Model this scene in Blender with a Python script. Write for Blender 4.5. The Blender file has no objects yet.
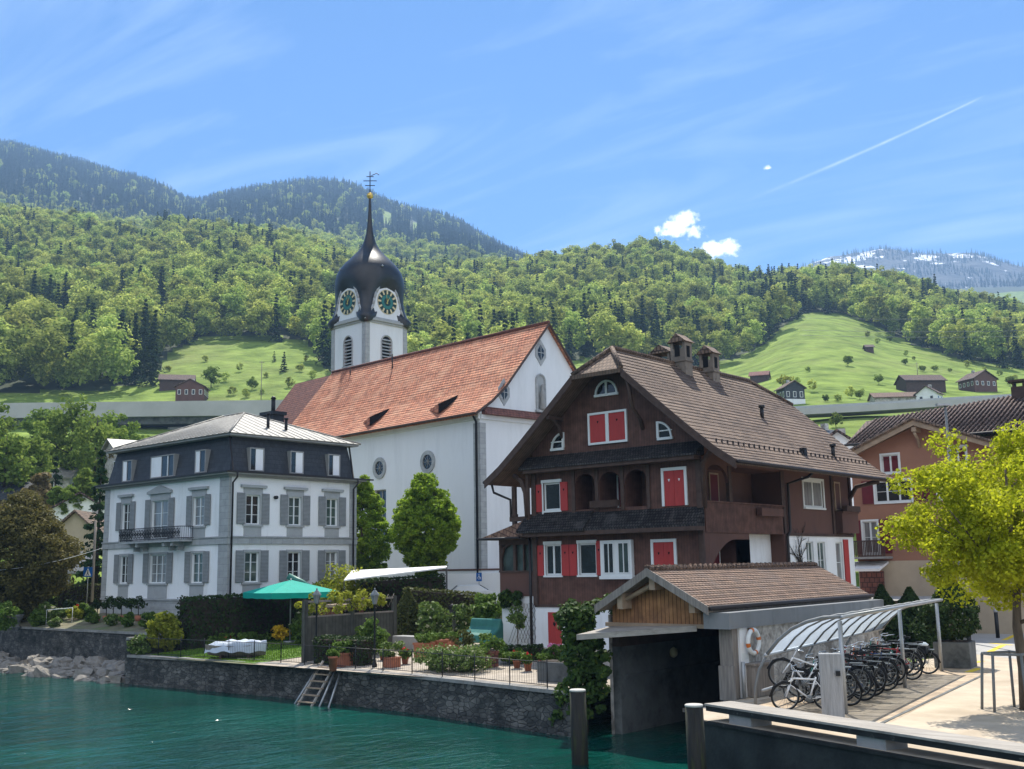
import bpy, math, random
import numpy as np
from mathutils import Vector, Matrix

SC = bpy.context.scene
COL = SC.collection
rnd = random.Random(7)
nrg = np.random.default_rng(11)
PI = math.pi

# ------------------------------------------------------------------ camera
F_PX, PITCH, ROLL, YAW, CAM_H = 1080.0, math.radians(9.54), math.radians(1.008), math.radians(40.5), 6.3
FW = np.array([-math.sin(YAW), math.cos(YAW), 0.0]); RT = np.array([math.cos(YAW), math.sin(YAW), 0.0]); UPV = np.array([0, 0, 1.0])
_fwd = math.cos(PITCH) * FW + math.sin(PITCH) * UPV
_dn = math.sin(PITCH) * FW - math.cos(PITCH) * UPV
_c, _s = math.cos(ROLL), math.sin(ROLL)
CM = np.array([_c * RT + _s * _dn, -_s * RT + _c * _dn, _fwd])
CP = np.array([0, 0, CAM_H])
cam = bpy.data.objects.new('camera', bpy.data.cameras.new('camera'))
COL.objects.link(cam)
cam.data.sensor_width = 36; cam.data.lens = 36 * F_PX / 1024
cam.data.clip_start = 0.3; cam.data.clip_end = 60000
m4 = Matrix.Identity(4)
for i in range(3):
    m4[i][0], m4[i][1], m4[i][2] = CM[0][i], -CM[1][i], -CM[2][i]
m4.translation = Vector(CP)
cam.matrix_world = m4
SC.camera = cam

# ------------------------------------------------------------------ light
SUN_H = Vector((-0.63, 0.777, 0)).normalized(); SUN_EL = math.radians(57)
SUN_DIR = Vector((SUN_H.x * math.cos(SUN_EL), SUN_H.y * math.cos(SUN_EL), math.sin(SUN_EL)))
world = bpy.data.worlds.new('World'); SC.world = world; world.use_nodes = True
sun = bpy.data.objects.new('sun', bpy.data.lights.new('sun', 'SUN')); COL.objects.link(sun)
sun.data.energy = 3.6; sun.data.angle = math.radians(0.53); sun.data.color = (1.0, 0.95, 0.86)
sun.rotation_euler = SUN_DIR.to_track_quat('Z', 'Y').to_euler()
SC.view_settings.view_transform = 'Standard'; SC.view_settings.look = 'None'
SC.view_settings.gamma = 1; SC.view_settings.use_curve_mapping = False
SC.view_settings.exposure = 1.27
SC.render.engine = 'CYCLES'
SC.cycles.max_bounces = 6; SC.cycles.diffuse_bounces = 3; SC.cycles.glossy_bounces = 3
SC.cycles.transmission_bounces = 4; SC.cycles.volume_bounces = 0; SC.cycles.transparent_max_bounces = 8
SC.cycles.sample_clamp_indirect = 6
SC.cycles.use_denoising = True

def build_world():
    nt = world.node_tree; N = nt.nodes; Lk = nt.links
    N.clear()
    out = N.new('ShaderNodeOutputWorld'); bg = N.new('ShaderNodeBackground')
    sky = N.new('ShaderNodeTexSky'); sky.sky_type = 'NISHITA'; sky.sun_disc = False
    sky.sun_elevation = SUN_EL; sky.sun_rotation = math.atan2(SUN_H.x, SUN_H.y)
    sky.air_density = 0.75; sky.dust_density = 0.0; sky.ozone_density = 7.0; sky.altitude = 450
    tc = N.new('ShaderNodeTexCoord')
    # thin cirrus : direction vector projected on a high flat layer
    sep = N.new('ShaderNodeSeparateXYZ'); Lk.new(tc.outputs['Generated'], sep.inputs[0])
    mz = N.new('ShaderNodeMath'); mz.operation = 'MAXIMUM'; mz.inputs[1].default_value = 0.06; Lk.new(sep.outputs[2], mz.inputs[0])
    dv = N.new('ShaderNodeVectorMath'); dv.operation = 'DIVIDE'; Lk.new(tc.outputs['Generated'], dv.inputs[0])
    cmb = N.new('ShaderNodeCombineXYZ')
    for i in range(3): Lk.new(mz.outputs[0], cmb.inputs[i])
    Lk.new(cmb.outputs[0], dv.inputs[1])
    mp = N.new('ShaderNodeMapping'); mp.inputs['Rotation'].default_value = (0, 0, math.radians(62)); mp.inputs['Scale'].default_value = (0.5, 1.9, 1)
    Lk.new(dv.outputs[0], mp.inputs[0])
    n1 = N.new('ShaderNodeTexNoise'); n1.inputs['Scale'].default_value = 1.3; n1.inputs['Detail'].default_value = 7; n1.inputs['Roughness'].default_value = 0.55; n1.inputs['Distortion'].default_value = 1.5
    Lk.new(mp.outputs[0], n1.inputs['Vector'])
    r = N.new('ShaderNodeMapRange'); r.inputs['From Min'].default_value = 0.46; r.inputs['From Max'].default_value = 0.86; r.inputs['To Max'].default_value = 0.30
    Lk.new(n1.outputs[0], r.inputs['Value'])
    tint = N.new('ShaderNodeVectorMath'); tint.operation = 'MULTIPLY'; tint.inputs[1].default_value = (0.50, 0.76, 0.86); Lk.new(sky.outputs[0], tint.inputs[0])
    # unseen white sky glow behind the camera, added to lift the shaded walls
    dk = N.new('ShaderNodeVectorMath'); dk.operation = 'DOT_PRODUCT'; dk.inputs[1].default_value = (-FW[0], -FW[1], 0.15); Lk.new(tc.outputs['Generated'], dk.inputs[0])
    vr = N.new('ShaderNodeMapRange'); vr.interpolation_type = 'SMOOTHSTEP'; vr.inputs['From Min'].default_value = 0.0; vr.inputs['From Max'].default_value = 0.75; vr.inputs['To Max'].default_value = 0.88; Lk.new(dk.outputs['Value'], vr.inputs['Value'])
    sky_fill = N.new('ShaderNodeMixRGB'); sky_fill.inputs[2].default_value = (7.9, 8.2, 8.8, 1); Lk.new(vr.outputs[0], sky_fill.inputs[0]); Lk.new(tint.outputs[0], sky_fill.inputs[1])
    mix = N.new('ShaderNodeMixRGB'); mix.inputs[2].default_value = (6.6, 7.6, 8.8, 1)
    Lk.new(r.outputs[0], mix.inputs[0]); Lk.new(sky_fill.outputs[0], mix.inputs[1])
    bg.inputs[1].default_value = 0.085
    def mth(op, a, b=None, c=None):
        n = N.new('ShaderNodeMath'); n.operation = op
        for i, v in enumerate((a, b, c)):
            if v is None: continue
            if isinstance(v, (int, float)): n.inputs[i].default_value = v
            else: Lk.new(v, n.inputs[i])
        return n.outputs[0]
    az = mth('ARCTAN2', sep.outputs[0], sep.outputs[1]); el = mth('ARCSINE', sep.outputs[2])
    def azel(x, y):
        d = np.array([x - 512, y - 384.5, F_PX]) @ CM; d /= np.linalg.norm(d); return math.atan2(d[0], d[1]), math.asin(d[2])
    nzs = []
    for sc_, de in ((70, 6), (230, 4)):
        n = N.new('ShaderNodeTexNoise'); n.inputs['Scale'].default_value = sc_; n.inputs['Detail'].default_value = de; n.inputs['Roughness'].default_value = 0.6; Lk.new(tc.outputs['Generated'], n.inputs['Vector']); nzs.append(n.outputs[0])
    dist = None    # two small cumulus puffs above the right hill
    for x, y, ra, re_ in ((676, 229, 15, 9), (686, 221, 13, 9), (694, 231, 10, 8), (668, 233, 8, 5), (720, 250, 14, 7), (729, 246, 8, 7), (711, 247, 8, 5), (768, 168, 7, 3)):
        a0, e0 = azel(x, y); u = mth('MULTIPLY', mth('SUBTRACT', az, a0), F_PX / ra * .93); v = mth('MULTIPLY', mth('SUBTRACT', el, e0), F_PX / re_); q = mth('SQRT', mth('ADD', mth('MULTIPLY', u, u), mth('MULTIPLY', v, v)))
        if y < 200: q = mth('ADD', q, .62)
        dist = q if dist is None else mth('MINIMUM', dist, q)
    dist = mth('ADD', dist, mth('MULTIPLY', mth('SUBTRACT', nzs[0], .5), 2.6)); dist = mth('ADD', dist, mth('MULTIPLY', mth('SUBTRACT', nzs[1], .5), 1.3))
    cm = N.new('ShaderNodeMapRange'); cm.inputs['From Min'].default_value = 1.15; cm.inputs['From Max'].default_value = 0.5; Lk.new(dist, cm.inputs['Value'])
    (a1, e1), (a2, e2) = azel(738, 204), azel(986, 95); L2 = (a2 - a1) ** 2 + (e2 - e1) ** 2; ua, ue = mth('SUBTRACT', az, a1), mth('SUBTRACT', el, e1)   # contrail
    tt = mth('DIVIDE', mth('ADD', mth('MULTIPLY', ua, a2 - a1), mth('MULTIPLY', ue, e2 - e1)), L2); pd = mth('DIVIDE', mth('ABSOLUTE', mth('SUBTRACT', mth('MULTIPLY', ua, e2 - e1), mth('MULTIPLY', ue, a2 - a1))), math.sqrt(L2))
    wd = mth('ADD', mth('MULTIPLY', tt, -.0008), .0015); g = mth('POWER', 2.718, mth('MULTIPLY', mth('POWER', mth('DIVIDE', pd, wd), 2), -1)); gate = mth('MULTIPLY', mth('MINIMUM', mth('MAXIMUM', mth('MULTIPLY', tt, 2.2), 0), 1), mth('MINIMUM', mth('MAXIMUM', mth('MULTIPLY', mth('SUBTRACT', 1, tt), 14), 0), 1))
    ct = mth('MULTIPLY', mth('MULTIPLY', g, gate), mth('MULTIPLY', nzs[0], .42)); mask = mth('MAXIMUM', cm.outputs[0], ct)
    mix2 = N.new('ShaderNodeMixRGB'); mix2.inputs[2].default_value = (10.0, 10.2, 10.4, 1); Lk.new(mask, mix2.inputs[0]); Lk.new(mix.outputs[0], mix2.inputs[1]); mix = mix2
    Lk.new(mix.outputs[0], bg.inputs[0]); Lk.new(bg.outputs[0], out.inputs[0])
build_world()

# ------------------------------------------------------------------ rays from measured points of the place
def ray(x, y): return np.array([x - 512, y - 384.5, F_PX]) @ CM
def on_z(x, y, z):
    d = ray(x, y); return CP + d * ((z - CAM_H) / d[2])
def on_y(x, y, Y):
    d = ray(x, y); return CP + d * (Y / d[1])
def terrace_z(Y): return 1.6 + 0.04 * max(0.0, min(Y, 58) - 34.5)
def on_terrace(x, y):
    d = ray(x, y); n = np.array([0, -0.04, 1.0]); p0 = np.array([0, 34.5, 1.6])
    return CP + d * (((p0 - CP) @ n) / (d @ n))
def at_depth(x, y, dep): return CP + ray(x, y) * dep / F_PX

# ------------------------------------------------------------------ object helpers
ORG = {}
def tag(o, label=None, cat=None, group=None, kind=None):
    if label: o['label'] = label
    if cat: o['category'] = cat
    if group: o['group'] = group
    if kind: o['kind'] = kind
    return o
def thing(name, label, cat, loc=(0, 0, 0), rz=0.0, group=None, org=None):
    o = bpy.data.objects.new(name, None); COL.objects.link(o)
    o.empty_display_size = 0.3
    o.location = [float(v) for v in loc]; o.rotation_euler = (0, 0, rz)
    ORG[o.name] = Vector(org) if org is not None else Vector(o.location)
    return tag(o, label, cat, group)

class MB:
    """collects polygons and builds ONE mesh object with uv in metres (u level, v up the slope)"""
    def __init__(s): s.v = []; s.f = []; s.sm = []
    def poly(s, pts, smooth=False):
        b = len(s.v); s.v += [tuple(float(c) for c in p) for p in pts]
        s.f.append(tuple(range(b, b + len(pts)))); s.sm.append(smooth); return s
    def mesh(s, vs, fs, smooth=False):
        b = len(s.v); s.v += [tuple(float(c) for c in p) for p in vs]
        for f in fs: s.f.append(tuple(b + i for i in f)); s.sm.append(smooth)
        return s
    def box(s, x0, x1, y0, y1, z0, z1):
        x0, x1 = min(x0, x1), max(x0, x1); y0, y1 = min(y0, y1), max(y0, y1); z0, z1 = min(z0, z1), max(z0, z1)
        v = [(x0, y0, z0), (x1, y0, z0), (x1, y1, z0), (x0, y1, z0), (x0, y0, z1), (x1, y0, z1), (x1, y1, z1), (x0, y1, z1)]
        return s.mesh(v, [(0, 3, 2, 1), (4, 5, 6, 7), (0, 1, 5, 4), (1, 2, 6, 5), (2, 3, 7, 6), (3, 0, 4, 7)])
    def obox(s, c, size, rz=0.0, mat=None):
        R = mat if mat else Matrix.Rotation(rz, 3, 'Z'); c = Vector(c); h = [x / 2 for x in size]
        v = [c + R @ Vector((sx * h[0], sy * h[1], sz * h[2])) for sz in (-1, 1) for sx, sy in ((-1, -1), (1, -1), (1, 1), (-1, 1))]
        return s.mesh(v, [(0, 3, 2, 1), (4, 5, 6, 7), (0, 1, 5, 4), (1, 2, 6, 5), (2, 3, 7, 6), (3, 0, 4, 7)])
    def prism(s, pts, d):
        """closed extrusion of a planar polygon by vector d"""
        a = [Vector(p) for p in pts]; d = Vector(d); b = [p + d for p in a]; n = len(a)
        nrm = Vector((0, 0, 0))
        for i in range(n): nrm += a[i].cross(a[(i + 1) % n])
        if nrm.dot(d) > 0: a.reverse(); b.reverse()
        fs = [tuple(range(n)), tuple(range(2 * n - 1, n - 1, -1))]
        for i in range(n):
            j = (i + 1) % n; fs.append((j, i, n + i, n + j))
        return s.mesh(a + b, fs)
    def tube(s, pts, r, n=6, smooth=True, caps=True):
        P = [Vector(p) for p in pts]; rs = r if isinstance(r, (list, tuple)) else [r] * len(P)
        vs = []; fs = []; up0 = None
        for i, p in enumerate(P):
            t = (P[min(i + 1, len(P) - 1)] - P[max(i - 1, 0)])
            if t.length < 1e-9: t = Vector((0, 0, 1))
            t.normalize()
            if up0 is None: up0 = Vector((0, 0, 1)) if abs(t.z) < 0.9 else Vector((1, 0, 0))
            a = t.cross(up0)
            if a.length < 1e-4: a = t.cross(Vector((0, 1, 0)))
            a.normalize(); b = a.cross(t); up0 = b
            for k in range(n):
                w = 2 * PI * k / n; vs.append(p + (a * math.cos(w) + b * math.sin(w)) * rs[i])
        for i in range(len(P) - 1):
            for k in range(n):
                k2 = (k + 1) % n; fs.append((i * n + k, i * n + k2, (i + 1) * n + k2, (i + 1) * n + k))
        if caps: fs.append(tuple(range(n - 1, -1, -1))); fs.append(tuple((len(P) - 1) * n + k for k in range(n)))
        return s.mesh(vs, fs, smooth)
    def lathe(s, prof, c=(0, 0, 0), n=16, R=None, smooth=True):
        c = Vector(c); vs = []; fs = []
        for r, z in prof:
            for k in range(n):
                w = 2 * PI * k / n; p = Vector((r * math.cos(w), r * math.sin(w), z))
                vs.append(c + (R @ p if R else p))
        for i in range(len(prof) - 1):
            for k in range(n):
                k2 = (k + 1) % n; fs.append((i * n + k, i * n + k2, (i + 1) * n + k2, (i + 1) * n + k))
        if prof[0][0] > 1e-6: fs.append(tuple(range(n - 1, -1, -1)))
        if prof[-1][0] > 1e-6: fs.append(tuple((len(prof) - 1) * n + k for k in range(n)))
        return s.mesh(vs, fs, smooth)
    def build(s, name, mat, parent=None, org=None, bevel=0.0):
        me = bpy.data.meshes.new(name)
        o = bpy.data.objects.new(name, me); COL.objects.link(o)
        off = Vector((0, 0, 0))
        if parent is not None:
            o.parent = parent; off = ORG.get(parent.name, Vector((0, 0, 0))); ORG[o.name] = off
        elif org is not None:
            off = Vector([float(c) for c in org]); o.location = off; ORG[o.name] = off
        vs = [tuple(Vector(p) - off) for p in s.v]
        me.from_pydata(vs, [], s.f)
        me.polygons.foreach_set('use_smooth', s.sm)
        if mat is not None: me.materials.append(mat)
        uv = me.uv_layers.new(name='UVMap')
        A = np.array(s.v) if s.v else np.zeros((0, 3))
        data = np.zeros((len(me.loops), 2)); k = 0
        for f in s.f:
            P = A[list(f)]; n = np.zeros(3)
            for i in range(len(f)): n += np.cross(P[i], P[(i + 1) % len(f)])
            L = np.linalg.norm(n); n = n / L if L > 1e-12 else np.array([0, 0, 1.0])
            if abs(n[2]) > 0.97: u = np.array([1.0, 0, 0]); v = np.array([0, 1.0, 0])
            else:
                u = np.array([-n[1], n[0], 0]); u /= np.linalg.norm(u); v = np.cross(n, u)
            data[k:k + len(f), 0] = P @ u; data[k:k + len(f), 1] = P @ v; k += len(f)
        uv.data.foreach_set('uv', data.ravel())
        me.update()
        if bevel:
            b = o.modifiers.new('bevel', 'BEVEL'); b.width = bevel; b.segments = 2; b.limit_method = 'ANGLE'
        return o

def solo(mb, name, mat, label, cat, org, group=None, bevel=0.0):
    return tag(mb.build(name, mat, None, org, bevel), label, cat, group)

def children(o): return [c for c in bpy.data.objects if c.parent == o]
def copy_tree(o, parent=None, kids=None):
    c = o.copy(); COL.objects.link(c)
    if parent is not None: c.parent = parent
    ORG[c.name] = ORG.get(o.name, Vector((0, 0, 0)))
    for ch in list(o.children): copy_tree(ch, c)
    return c

# ------------------------------------------------------------------ materials
MATS = {}
def _new(name):
    m = bpy.data.materials.new(name); m.use_nodes = True
    nt = m.node_tree; N = nt.nodes; N.clear()
    out = N.new('ShaderNodeOutputMaterial'); b = N.new('ShaderNodeBsdfPrincipled')
    nt.links.new(b.outputs[0], out.inputs[0]); MATS[name] = m
    return m, nt, N, nt.links, b
def sh(c, k): return tuple(max(0.0, min(1.0, x * k)) for x in c[:3]) + (1,)
def add_noise_col(nt, N, L, vec, col, var, scale, detail=5, col2=None):
    n = N.new('ShaderNodeTexNoise'); n.inputs['Scale'].default_value = scale; n.inputs['Detail'].default_value = detail; n.inputs['Roughness'].default_value = 0.6
    L.new(vec, n.inputs['Vector'])
    r = N.new('ShaderNodeValToRGB'); r.color_ramp.elements[0].position = 0.3; r.color_ramp.elements[1].position = 0.7
    r.color_ramp.elements[0].color = sh(col, 1 - var); r.color_ramp.elements[1].color = sh(col2 if col2 else col, 1 + var)
    L.new(n.outputs[0], r.inputs[0]); return r.outputs[0], n
def pmat(name, col, rough=0.8, var=0.15, scale=1.5, bump=0.1, bscale=20, spec=0.3, metal=0.0, stain=None, stain_scale=0.4, stain_lo=0.5, stain_hi=0.75, stretch=None):
    m, nt, N, L, b = _new(name)
    tc = N.new('ShaderNodeTexCoord'); vec = tc.outputs['Object']
    if stretch:
        mp = N.new('ShaderNodeMapping'); mp.inputs['Scale'].default_value = stretch; L.new(vec, mp.inputs[0]); vec = mp.outputs[0]
    c, _ = add_noise_col(nt, N, L, vec, col, var, scale)
    if stain:
        n2 = N.new('ShaderNodeTexNoise'); n2.inputs['Scale'].default_value = stain_scale; n2.inputs['Detail'].default_value = 8; n2.inputs['Roughness'].default_value = 0.68
        L.new(vec, n2.inputs['Vector'])
        mr = N.new('ShaderNodeMapRange'); mr.inputs['From Min'].default_value = stain_lo; mr.inputs['From Max'].default_value = stain_hi; L.new(n2.outputs[0], mr.inputs['Value'])
        mx = N.new('ShaderNodeMixRGB'); mx.inputs[2].default_value = tuple(stain) + (1,); L.new(mr.outputs[0], mx.inputs[0]); L.new(c, mx.inputs[1]); c = mx.outputs[0]
    L.new(c, b.inputs['Base Color'])
    b.inputs['Roughness'].default_value = rough; b.inputs['Specular IOR Level'].default_value = spec; b.inputs['Metallic'].default_value = metal
    if bump:
        n3 = N.new('ShaderNodeTexNoise'); n3.inputs['Scale'].default_value = bscale; n3.inputs['Detail'].default_value = 4; L.new(vec, n3.inputs['Vector'])
        bp = N.new('ShaderNodeBump'); bp.inputs['Strength'].default_value = bump; bp.inputs['Distance'].default_value = 0.03; L.new(n3.outputs[0], bp.inputs['Height']); L.new(bp.outputs[0], b.inputs['Normal'])
    return m
def brickmat(name, c1, c2, mortar, w, h, msize=0.02, rough=0.85, bump=0.6, dist=0.02, offset=0.5, rot=0.0, lap=0.0, stain=None, stain_scale=0.3, stain_lo=0.5, stain_hi=0.72, noise=0.25, bias=0.0):
    m, nt, N, L, b = _new(name)
    uv = N.new('ShaderNodeTexCoord').outputs['UV']; vec = uv
    if rot:
        mp = N.new('ShaderNodeMapping'); mp.inputs['Rotation'].default_value = (0, 0, rot); L.new(uv, mp.inputs[0]); vec = mp.outputs[0]
    br = N.new('ShaderNodeTexBrick'); br.inputs['Scale'].default_value = 1; br.offset = offset
    br.inputs['Color1'].default_value = c1 + (1,); br.inputs['Color2'].default_value = c2 + (1,); br.inputs['Mortar'].default_value = mortar + (1,)
    br.inputs['Brick Width'].default_value = w; br.inputs['Row Height'].default_value = h; br.inputs['Mortar Size'].default_value = msize; br.inputs['Bias'].default_value = bias
    br.inputs['Mortar Smooth'].default_value = 0.2
    L.new(vec, br.inputs['Vector']); c = br.outputs['Color']
    n = N.new('ShaderNodeTexNoise'); n.inputs['Scale'].default_value = 2.2; n.inputs['Detail'].default_value = 6; L.new(uv, n.inputs['Vector'])
    mr = N.new('ShaderNodeMapRange'); mr.inputs['To Min'].default_value = 1 - noise; mr.inputs['To Max'].default_value = 1 + noise; mr.inputs['From Min'].default_value = 0.3; mr.inputs['From Max'].default_value = 0.7; L.new(n.outputs[0], mr.inputs['Value'])
    mu = N.new('ShaderNodeVectorMath'); mu.operation = 'SCALE'; L.new(c, mu.inputs[0]); L.new(mr.outputs[0], mu.inputs['Scale']); c = mu.outputs[0]
    if stain:
        n2 = N.new('ShaderNodeTexNoise'); n2.inputs['Scale'].default_value = stain_scale; n2.inputs['Detail'].default_value = 8; n2.inputs['Roughness'].default_value = 0.65; L.new(uv, n2.inputs['Vector'])
        m2 = N.new('ShaderNodeMapRange'); m2.inputs['From Min'].default_value = stain_lo; m2.inputs['From Max'].default_value = stain_hi; L.new(n2.outputs[0], m2.inputs['Value'])
        mx = N.new('ShaderNodeMixRGB'); mx.inputs[2].default_value = tuple(stain) + (1,); L.new(m2.outputs[0], mx.inputs[0]); L.new(c, mx.inputs[1]); c = mx.outputs[0]
    L.new(c, b.inputs['Base Color']); b.inputs['Roughness'].default_value = rough; b.inputs['Specular IOR Level'].default_value = 0.25
    # height: joints sunk, each course rising to its lower lip
    h0 = N.new('ShaderNodeMath'); h0.operation = 'MULTIPLY'; h0.inputs[1].default_value = -0.6; L.new(br.outputs['Fac'], h0.inputs[0]); ht = h0.outputs[0]
    if lap:
        sp = N.new('ShaderNodeSeparateXYZ'); L.new(vec, sp.inputs[0])
        dv = N.new('ShaderNodeMath'); dv.operation = 'DIVIDE'; dv.inputs[1].default_value = h; L.new(sp.outputs[1], dv.inputs[0])
        fr = N.new('ShaderNodeMath'); fr.operation = 'FRACT'; L.new(dv.outputs[0], fr.inputs[0])
        ml = N.new('ShaderNodeMath'); ml.operation = 'MULTIPLY_ADD'; ml.inputs[1].default_value = -lap; L.new(fr.outputs[0], ml.inputs[0]); L.new(ht, ml.inputs[2]); ht = ml.outputs[0]
    ad = N.new('ShaderNodeMath'); ad.operation = 'MULTIPLY_ADD'; ad.inputs[1].default_value = 0.25; L.new(n.outputs[0], ad.inputs[0]); L.new(ht, ad.inputs[2])
    bp = N.new('ShaderNodeBump'); bp.inputs['Strength'].default_value = bump; bp.inputs['Distance'].default_value = dist; L.new(ad.outputs[0], bp.inputs['Height']); L.new(bp.outputs[0], b.inputs['Normal'])
    return m
def leafmat(name, c1, c2, trans=0.45, objvar=0.0, rough=0.6, c3=None, spec=0.12):
    """c1..c2 vary per leaf; translucency lets a high sun behind the crown light its rim"""
    m, nt, N, L, b = _new(name)
    ge = N.new('ShaderNodeNewGeometry'); r = N.new('ShaderNodeValToRGB')
    r.color_ramp.elements[0].color = c1 + (1,); r.color_ramp.elements[1].color = c2 + (1,)
    if c3: e = r.color_ramp.elements.new(0.93); e.color = c2 + (1,); r.color_ramp.elements[-1].color = c3 + (1,)
    L.new(ge.outputs['Random Per Island'], r.inputs[0]); c = r.outputs[0]
    if objvar:
        oi = N.new('ShaderNodeObjectInfo'); hs = N.new('ShaderNodeHueSaturation')
        mr = N.new('ShaderNodeMapRange'); mr.inputs['To Min'].default_value = 1 - objvar; mr.inputs['To Max'].default_value = 1 + objvar; L.new(oi.outputs['Random'], mr.inputs['Value']); L.new(mr.outputs[0], hs.inputs['Value'])
        m2 = N.new('ShaderNodeMapRange'); m2.inputs['To Min'].default_value = 0.5 - 0.06 * objvar; m2.inputs['To Max'].default_value = 0.5 + 0.035 * objvar
        m3 = N.new('ShaderNodeMath'); m3.operation = 'MULTIPLY'; m3.inputs[1].default_value = 7.31; L.new(oi.outputs['Random'], m3.inputs[0]); m5 = N.new('ShaderNodeMath'); m5.operation = 'FRACT'; L.new(m3.outputs[0], m5.inputs[0])
        L.new(m5.outputs[0], m2.inputs['Value']); L.new(m2.outputs[0], hs.inputs['Hue']); L.new(c, hs.inputs['Color']); c = hs.outputs[0]
    b.inputs['Roughness'].default_value = rough; b.inputs['Specular IOR Level'].default_value = spec
    L.new(c, b.inputs['Base Color'])
    tr = N.new('ShaderNodeBsdfTranslucent'); L.new(c, tr.inputs[0])
    mx = N.new('ShaderNodeMixShader'); mx.inputs[0].default_value = trans
    out = [n for n in N if n.type == 'OUTPUT_MATERIAL'][0]
    L.new(b.outputs[0], mx.inputs[1]); L.new(tr.outputs[0], mx.inputs[2]); L.new(mx.outputs[0], out.inputs[0])
    return m
def stonemat(name):
    m, nt, N, L, b = _new(name); uv = N.new('ShaderNodeTexCoord').outputs['UV']; mp = N.new('ShaderNodeMapping'); mp.inputs['Scale'].default_value = (3.0, 6.5, 1); L.new(uv, mp.inputs[0])
    nz_ = N.new('ShaderNodeTexNoise'); nz_.inputs['Scale'].default_value = 1.5; nz_.inputs['Detail'].default_value = 3; L.new(uv, nz_.inputs['Vector']); mxv = N.new('ShaderNodeMixRGB'); mxv.inputs[0].default_value = 0.12; L.new(mp.outputs[0], mxv.inputs[1]); L.new(nz_.outputs[1], mxv.inputs[2])
    vs = []
    for ft in ('F1', 'DISTANCE_TO_EDGE'): v = N.new('ShaderNodeTexVoronoi'); v.feature = ft; v.inputs['Scale'].default_value = 1.0; v.inputs['Randomness'].default_value = 0.9; L.new(mxv.outputs[0], v.inputs['Vector']); vs.append(v)
    sp = N.new('ShaderNodeSeparateXYZ'); L.new(vs[0].outputs['Color'], sp.inputs[0]); r = N.new('ShaderNodeValToRGB'); r.color_ramp.elements[0].color = (0.042, 0.044, 0.042, 1); r.color_ramp.elements[1].color = (0.12, 0.116, 0.108, 1); L.new(sp.outputs[0], r.inputs[0])
    n2 = N.new('ShaderNodeTexNoise'); n2.inputs['Scale'].default_value = 0.9; n2.inputs['Detail'].default_value = 9; n2.inputs['Roughness'].default_value = 0.7; L.new(uv, n2.inputs['Vector']); r2 = N.new('ShaderNodeValToRGB'); r2.color_ramp.elements[0].position = 0.36; r2.color_ramp.elements[1].position = 0.66; r2.color_ramp.elements[0].color = (0.22, 0.25, 0.23, 1); r2.color_ramp.elements[1].color = (1.6, 1.55, 1.45, 1); L.new(n2.outputs[0], r2.inputs[0])
    mu = N.new('ShaderNodeMixRGB'); mu.blend_type = 'MULTIPLY'; mu.inputs[0].default_value = 1; L.new(r.outputs[0], mu.inputs[1]); L.new(r2.outputs[0], mu.inputs[2])
    mr = N.new('ShaderNodeMapRange'); mr.inputs['From Max'].default_value = 0.06; L.new(vs[1].outputs['Distance'], mr.inputs['Value']); mj = N.new('ShaderNodeMixRGB'); mj.inputs[1].default_value = (0.040, 0.041, 0.039, 1); L.new(mr.outputs[0], mj.inputs[0]); L.new(mu.outputs[0], mj.inputs[2]); L.new(mj.outputs[0], b.inputs['Base Color'])
    ad = N.new('ShaderNodeMath'); ad.operation = 'MULTIPLY_ADD'; ad.inputs[1].default_value = 0.6; L.new(n2.outputs[0], ad.inputs[0]); L.new(mr.outputs[0], ad.inputs[2]); bp = N.new('ShaderNodeBump'); bp.inputs['Strength'].default_value = 0.9; bp.inputs['Distance'].default_value = 0.08; L.new(ad.outputs[0], bp.inputs['Height']); L.new(bp.outputs[0], b.inputs['Normal']); b.inputs['Roughness'].default_value = 0.9
    return m
M = {}
M['plaster'] = pmat('white_plaster', (0.82, 0.82, 0.81), 0.9, 0.04, 0.6, 0.1, 40, stain=(0.56, 0.55, 0.52), stain_scale=0.7, stain_lo=0.52, stain_hi=0.85, stretch=(1, 1, .22))
M['plaster_old'] = pmat('rough_plaster', (0.50, 0.47, 0.42), 0.95, 0.3, 3.5, 1.0, 7, stain=(0.20, 0.18, 0.155), stain_scale=1.3, stain_lo=0.48, stain_hi=0.62)
M['chimstone'] = pmat('sooty_chimney_stone', (0.21, 0.175, 0.14), 0.95, 0.4, 3, 0.8, 6, stain=(0.08, 0.07, 0.06), stain_scale=1.5)
M['greystone'] = brickmat('grey_stone_trim', (0.34, 0.35, 0.345), (0.38, 0.39, 0.385), (0.24, 0.25, 0.25), 0.9, 0.42, 0.012, noise=0.12)
M['greytrim'] = pmat('grey_trim_paint', (0.36, 0.37, 0.365), 0.85, 0.08, 2)
M['slate'] = brickmat('dark_slate_cladding', (0.042, 0.046, 0.052), (0.055, 0.06, 0.066), (0.02, 0.022, 0.026), 0.3, 0.3, 0.008, rough=0.6, noise=0.15, lap=0.4)
M['zincroof'] = brickmat('pale_sheet_metal_roof', (0.25, 0.235, 0.20), (0.30, 0.28, 0.24), (0.20, 0.19, 0.17), 0.6, 60.0, 0.02, rough=0.5, bump=0.5, dist=0.03, stain=(0.17, 0.155, 0.13), stain_scale=0.7, stain_lo=0.45, stain_hi=0.8)
M['redtile'] = brickmat('red_church_tile', (0.54, 0.20, 0.10), (0.38, 0.145, 0.08), (0.15, 0.06, 0.04), 0.36, 0.34, 0.03, lap=1.0, bump=0.8, dist=0.05, stain=(0.60, 0.33, 0.20), stain_scale=0.5, stain_lo=0.45, stain_hi=0.8, noise=0.4)
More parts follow.
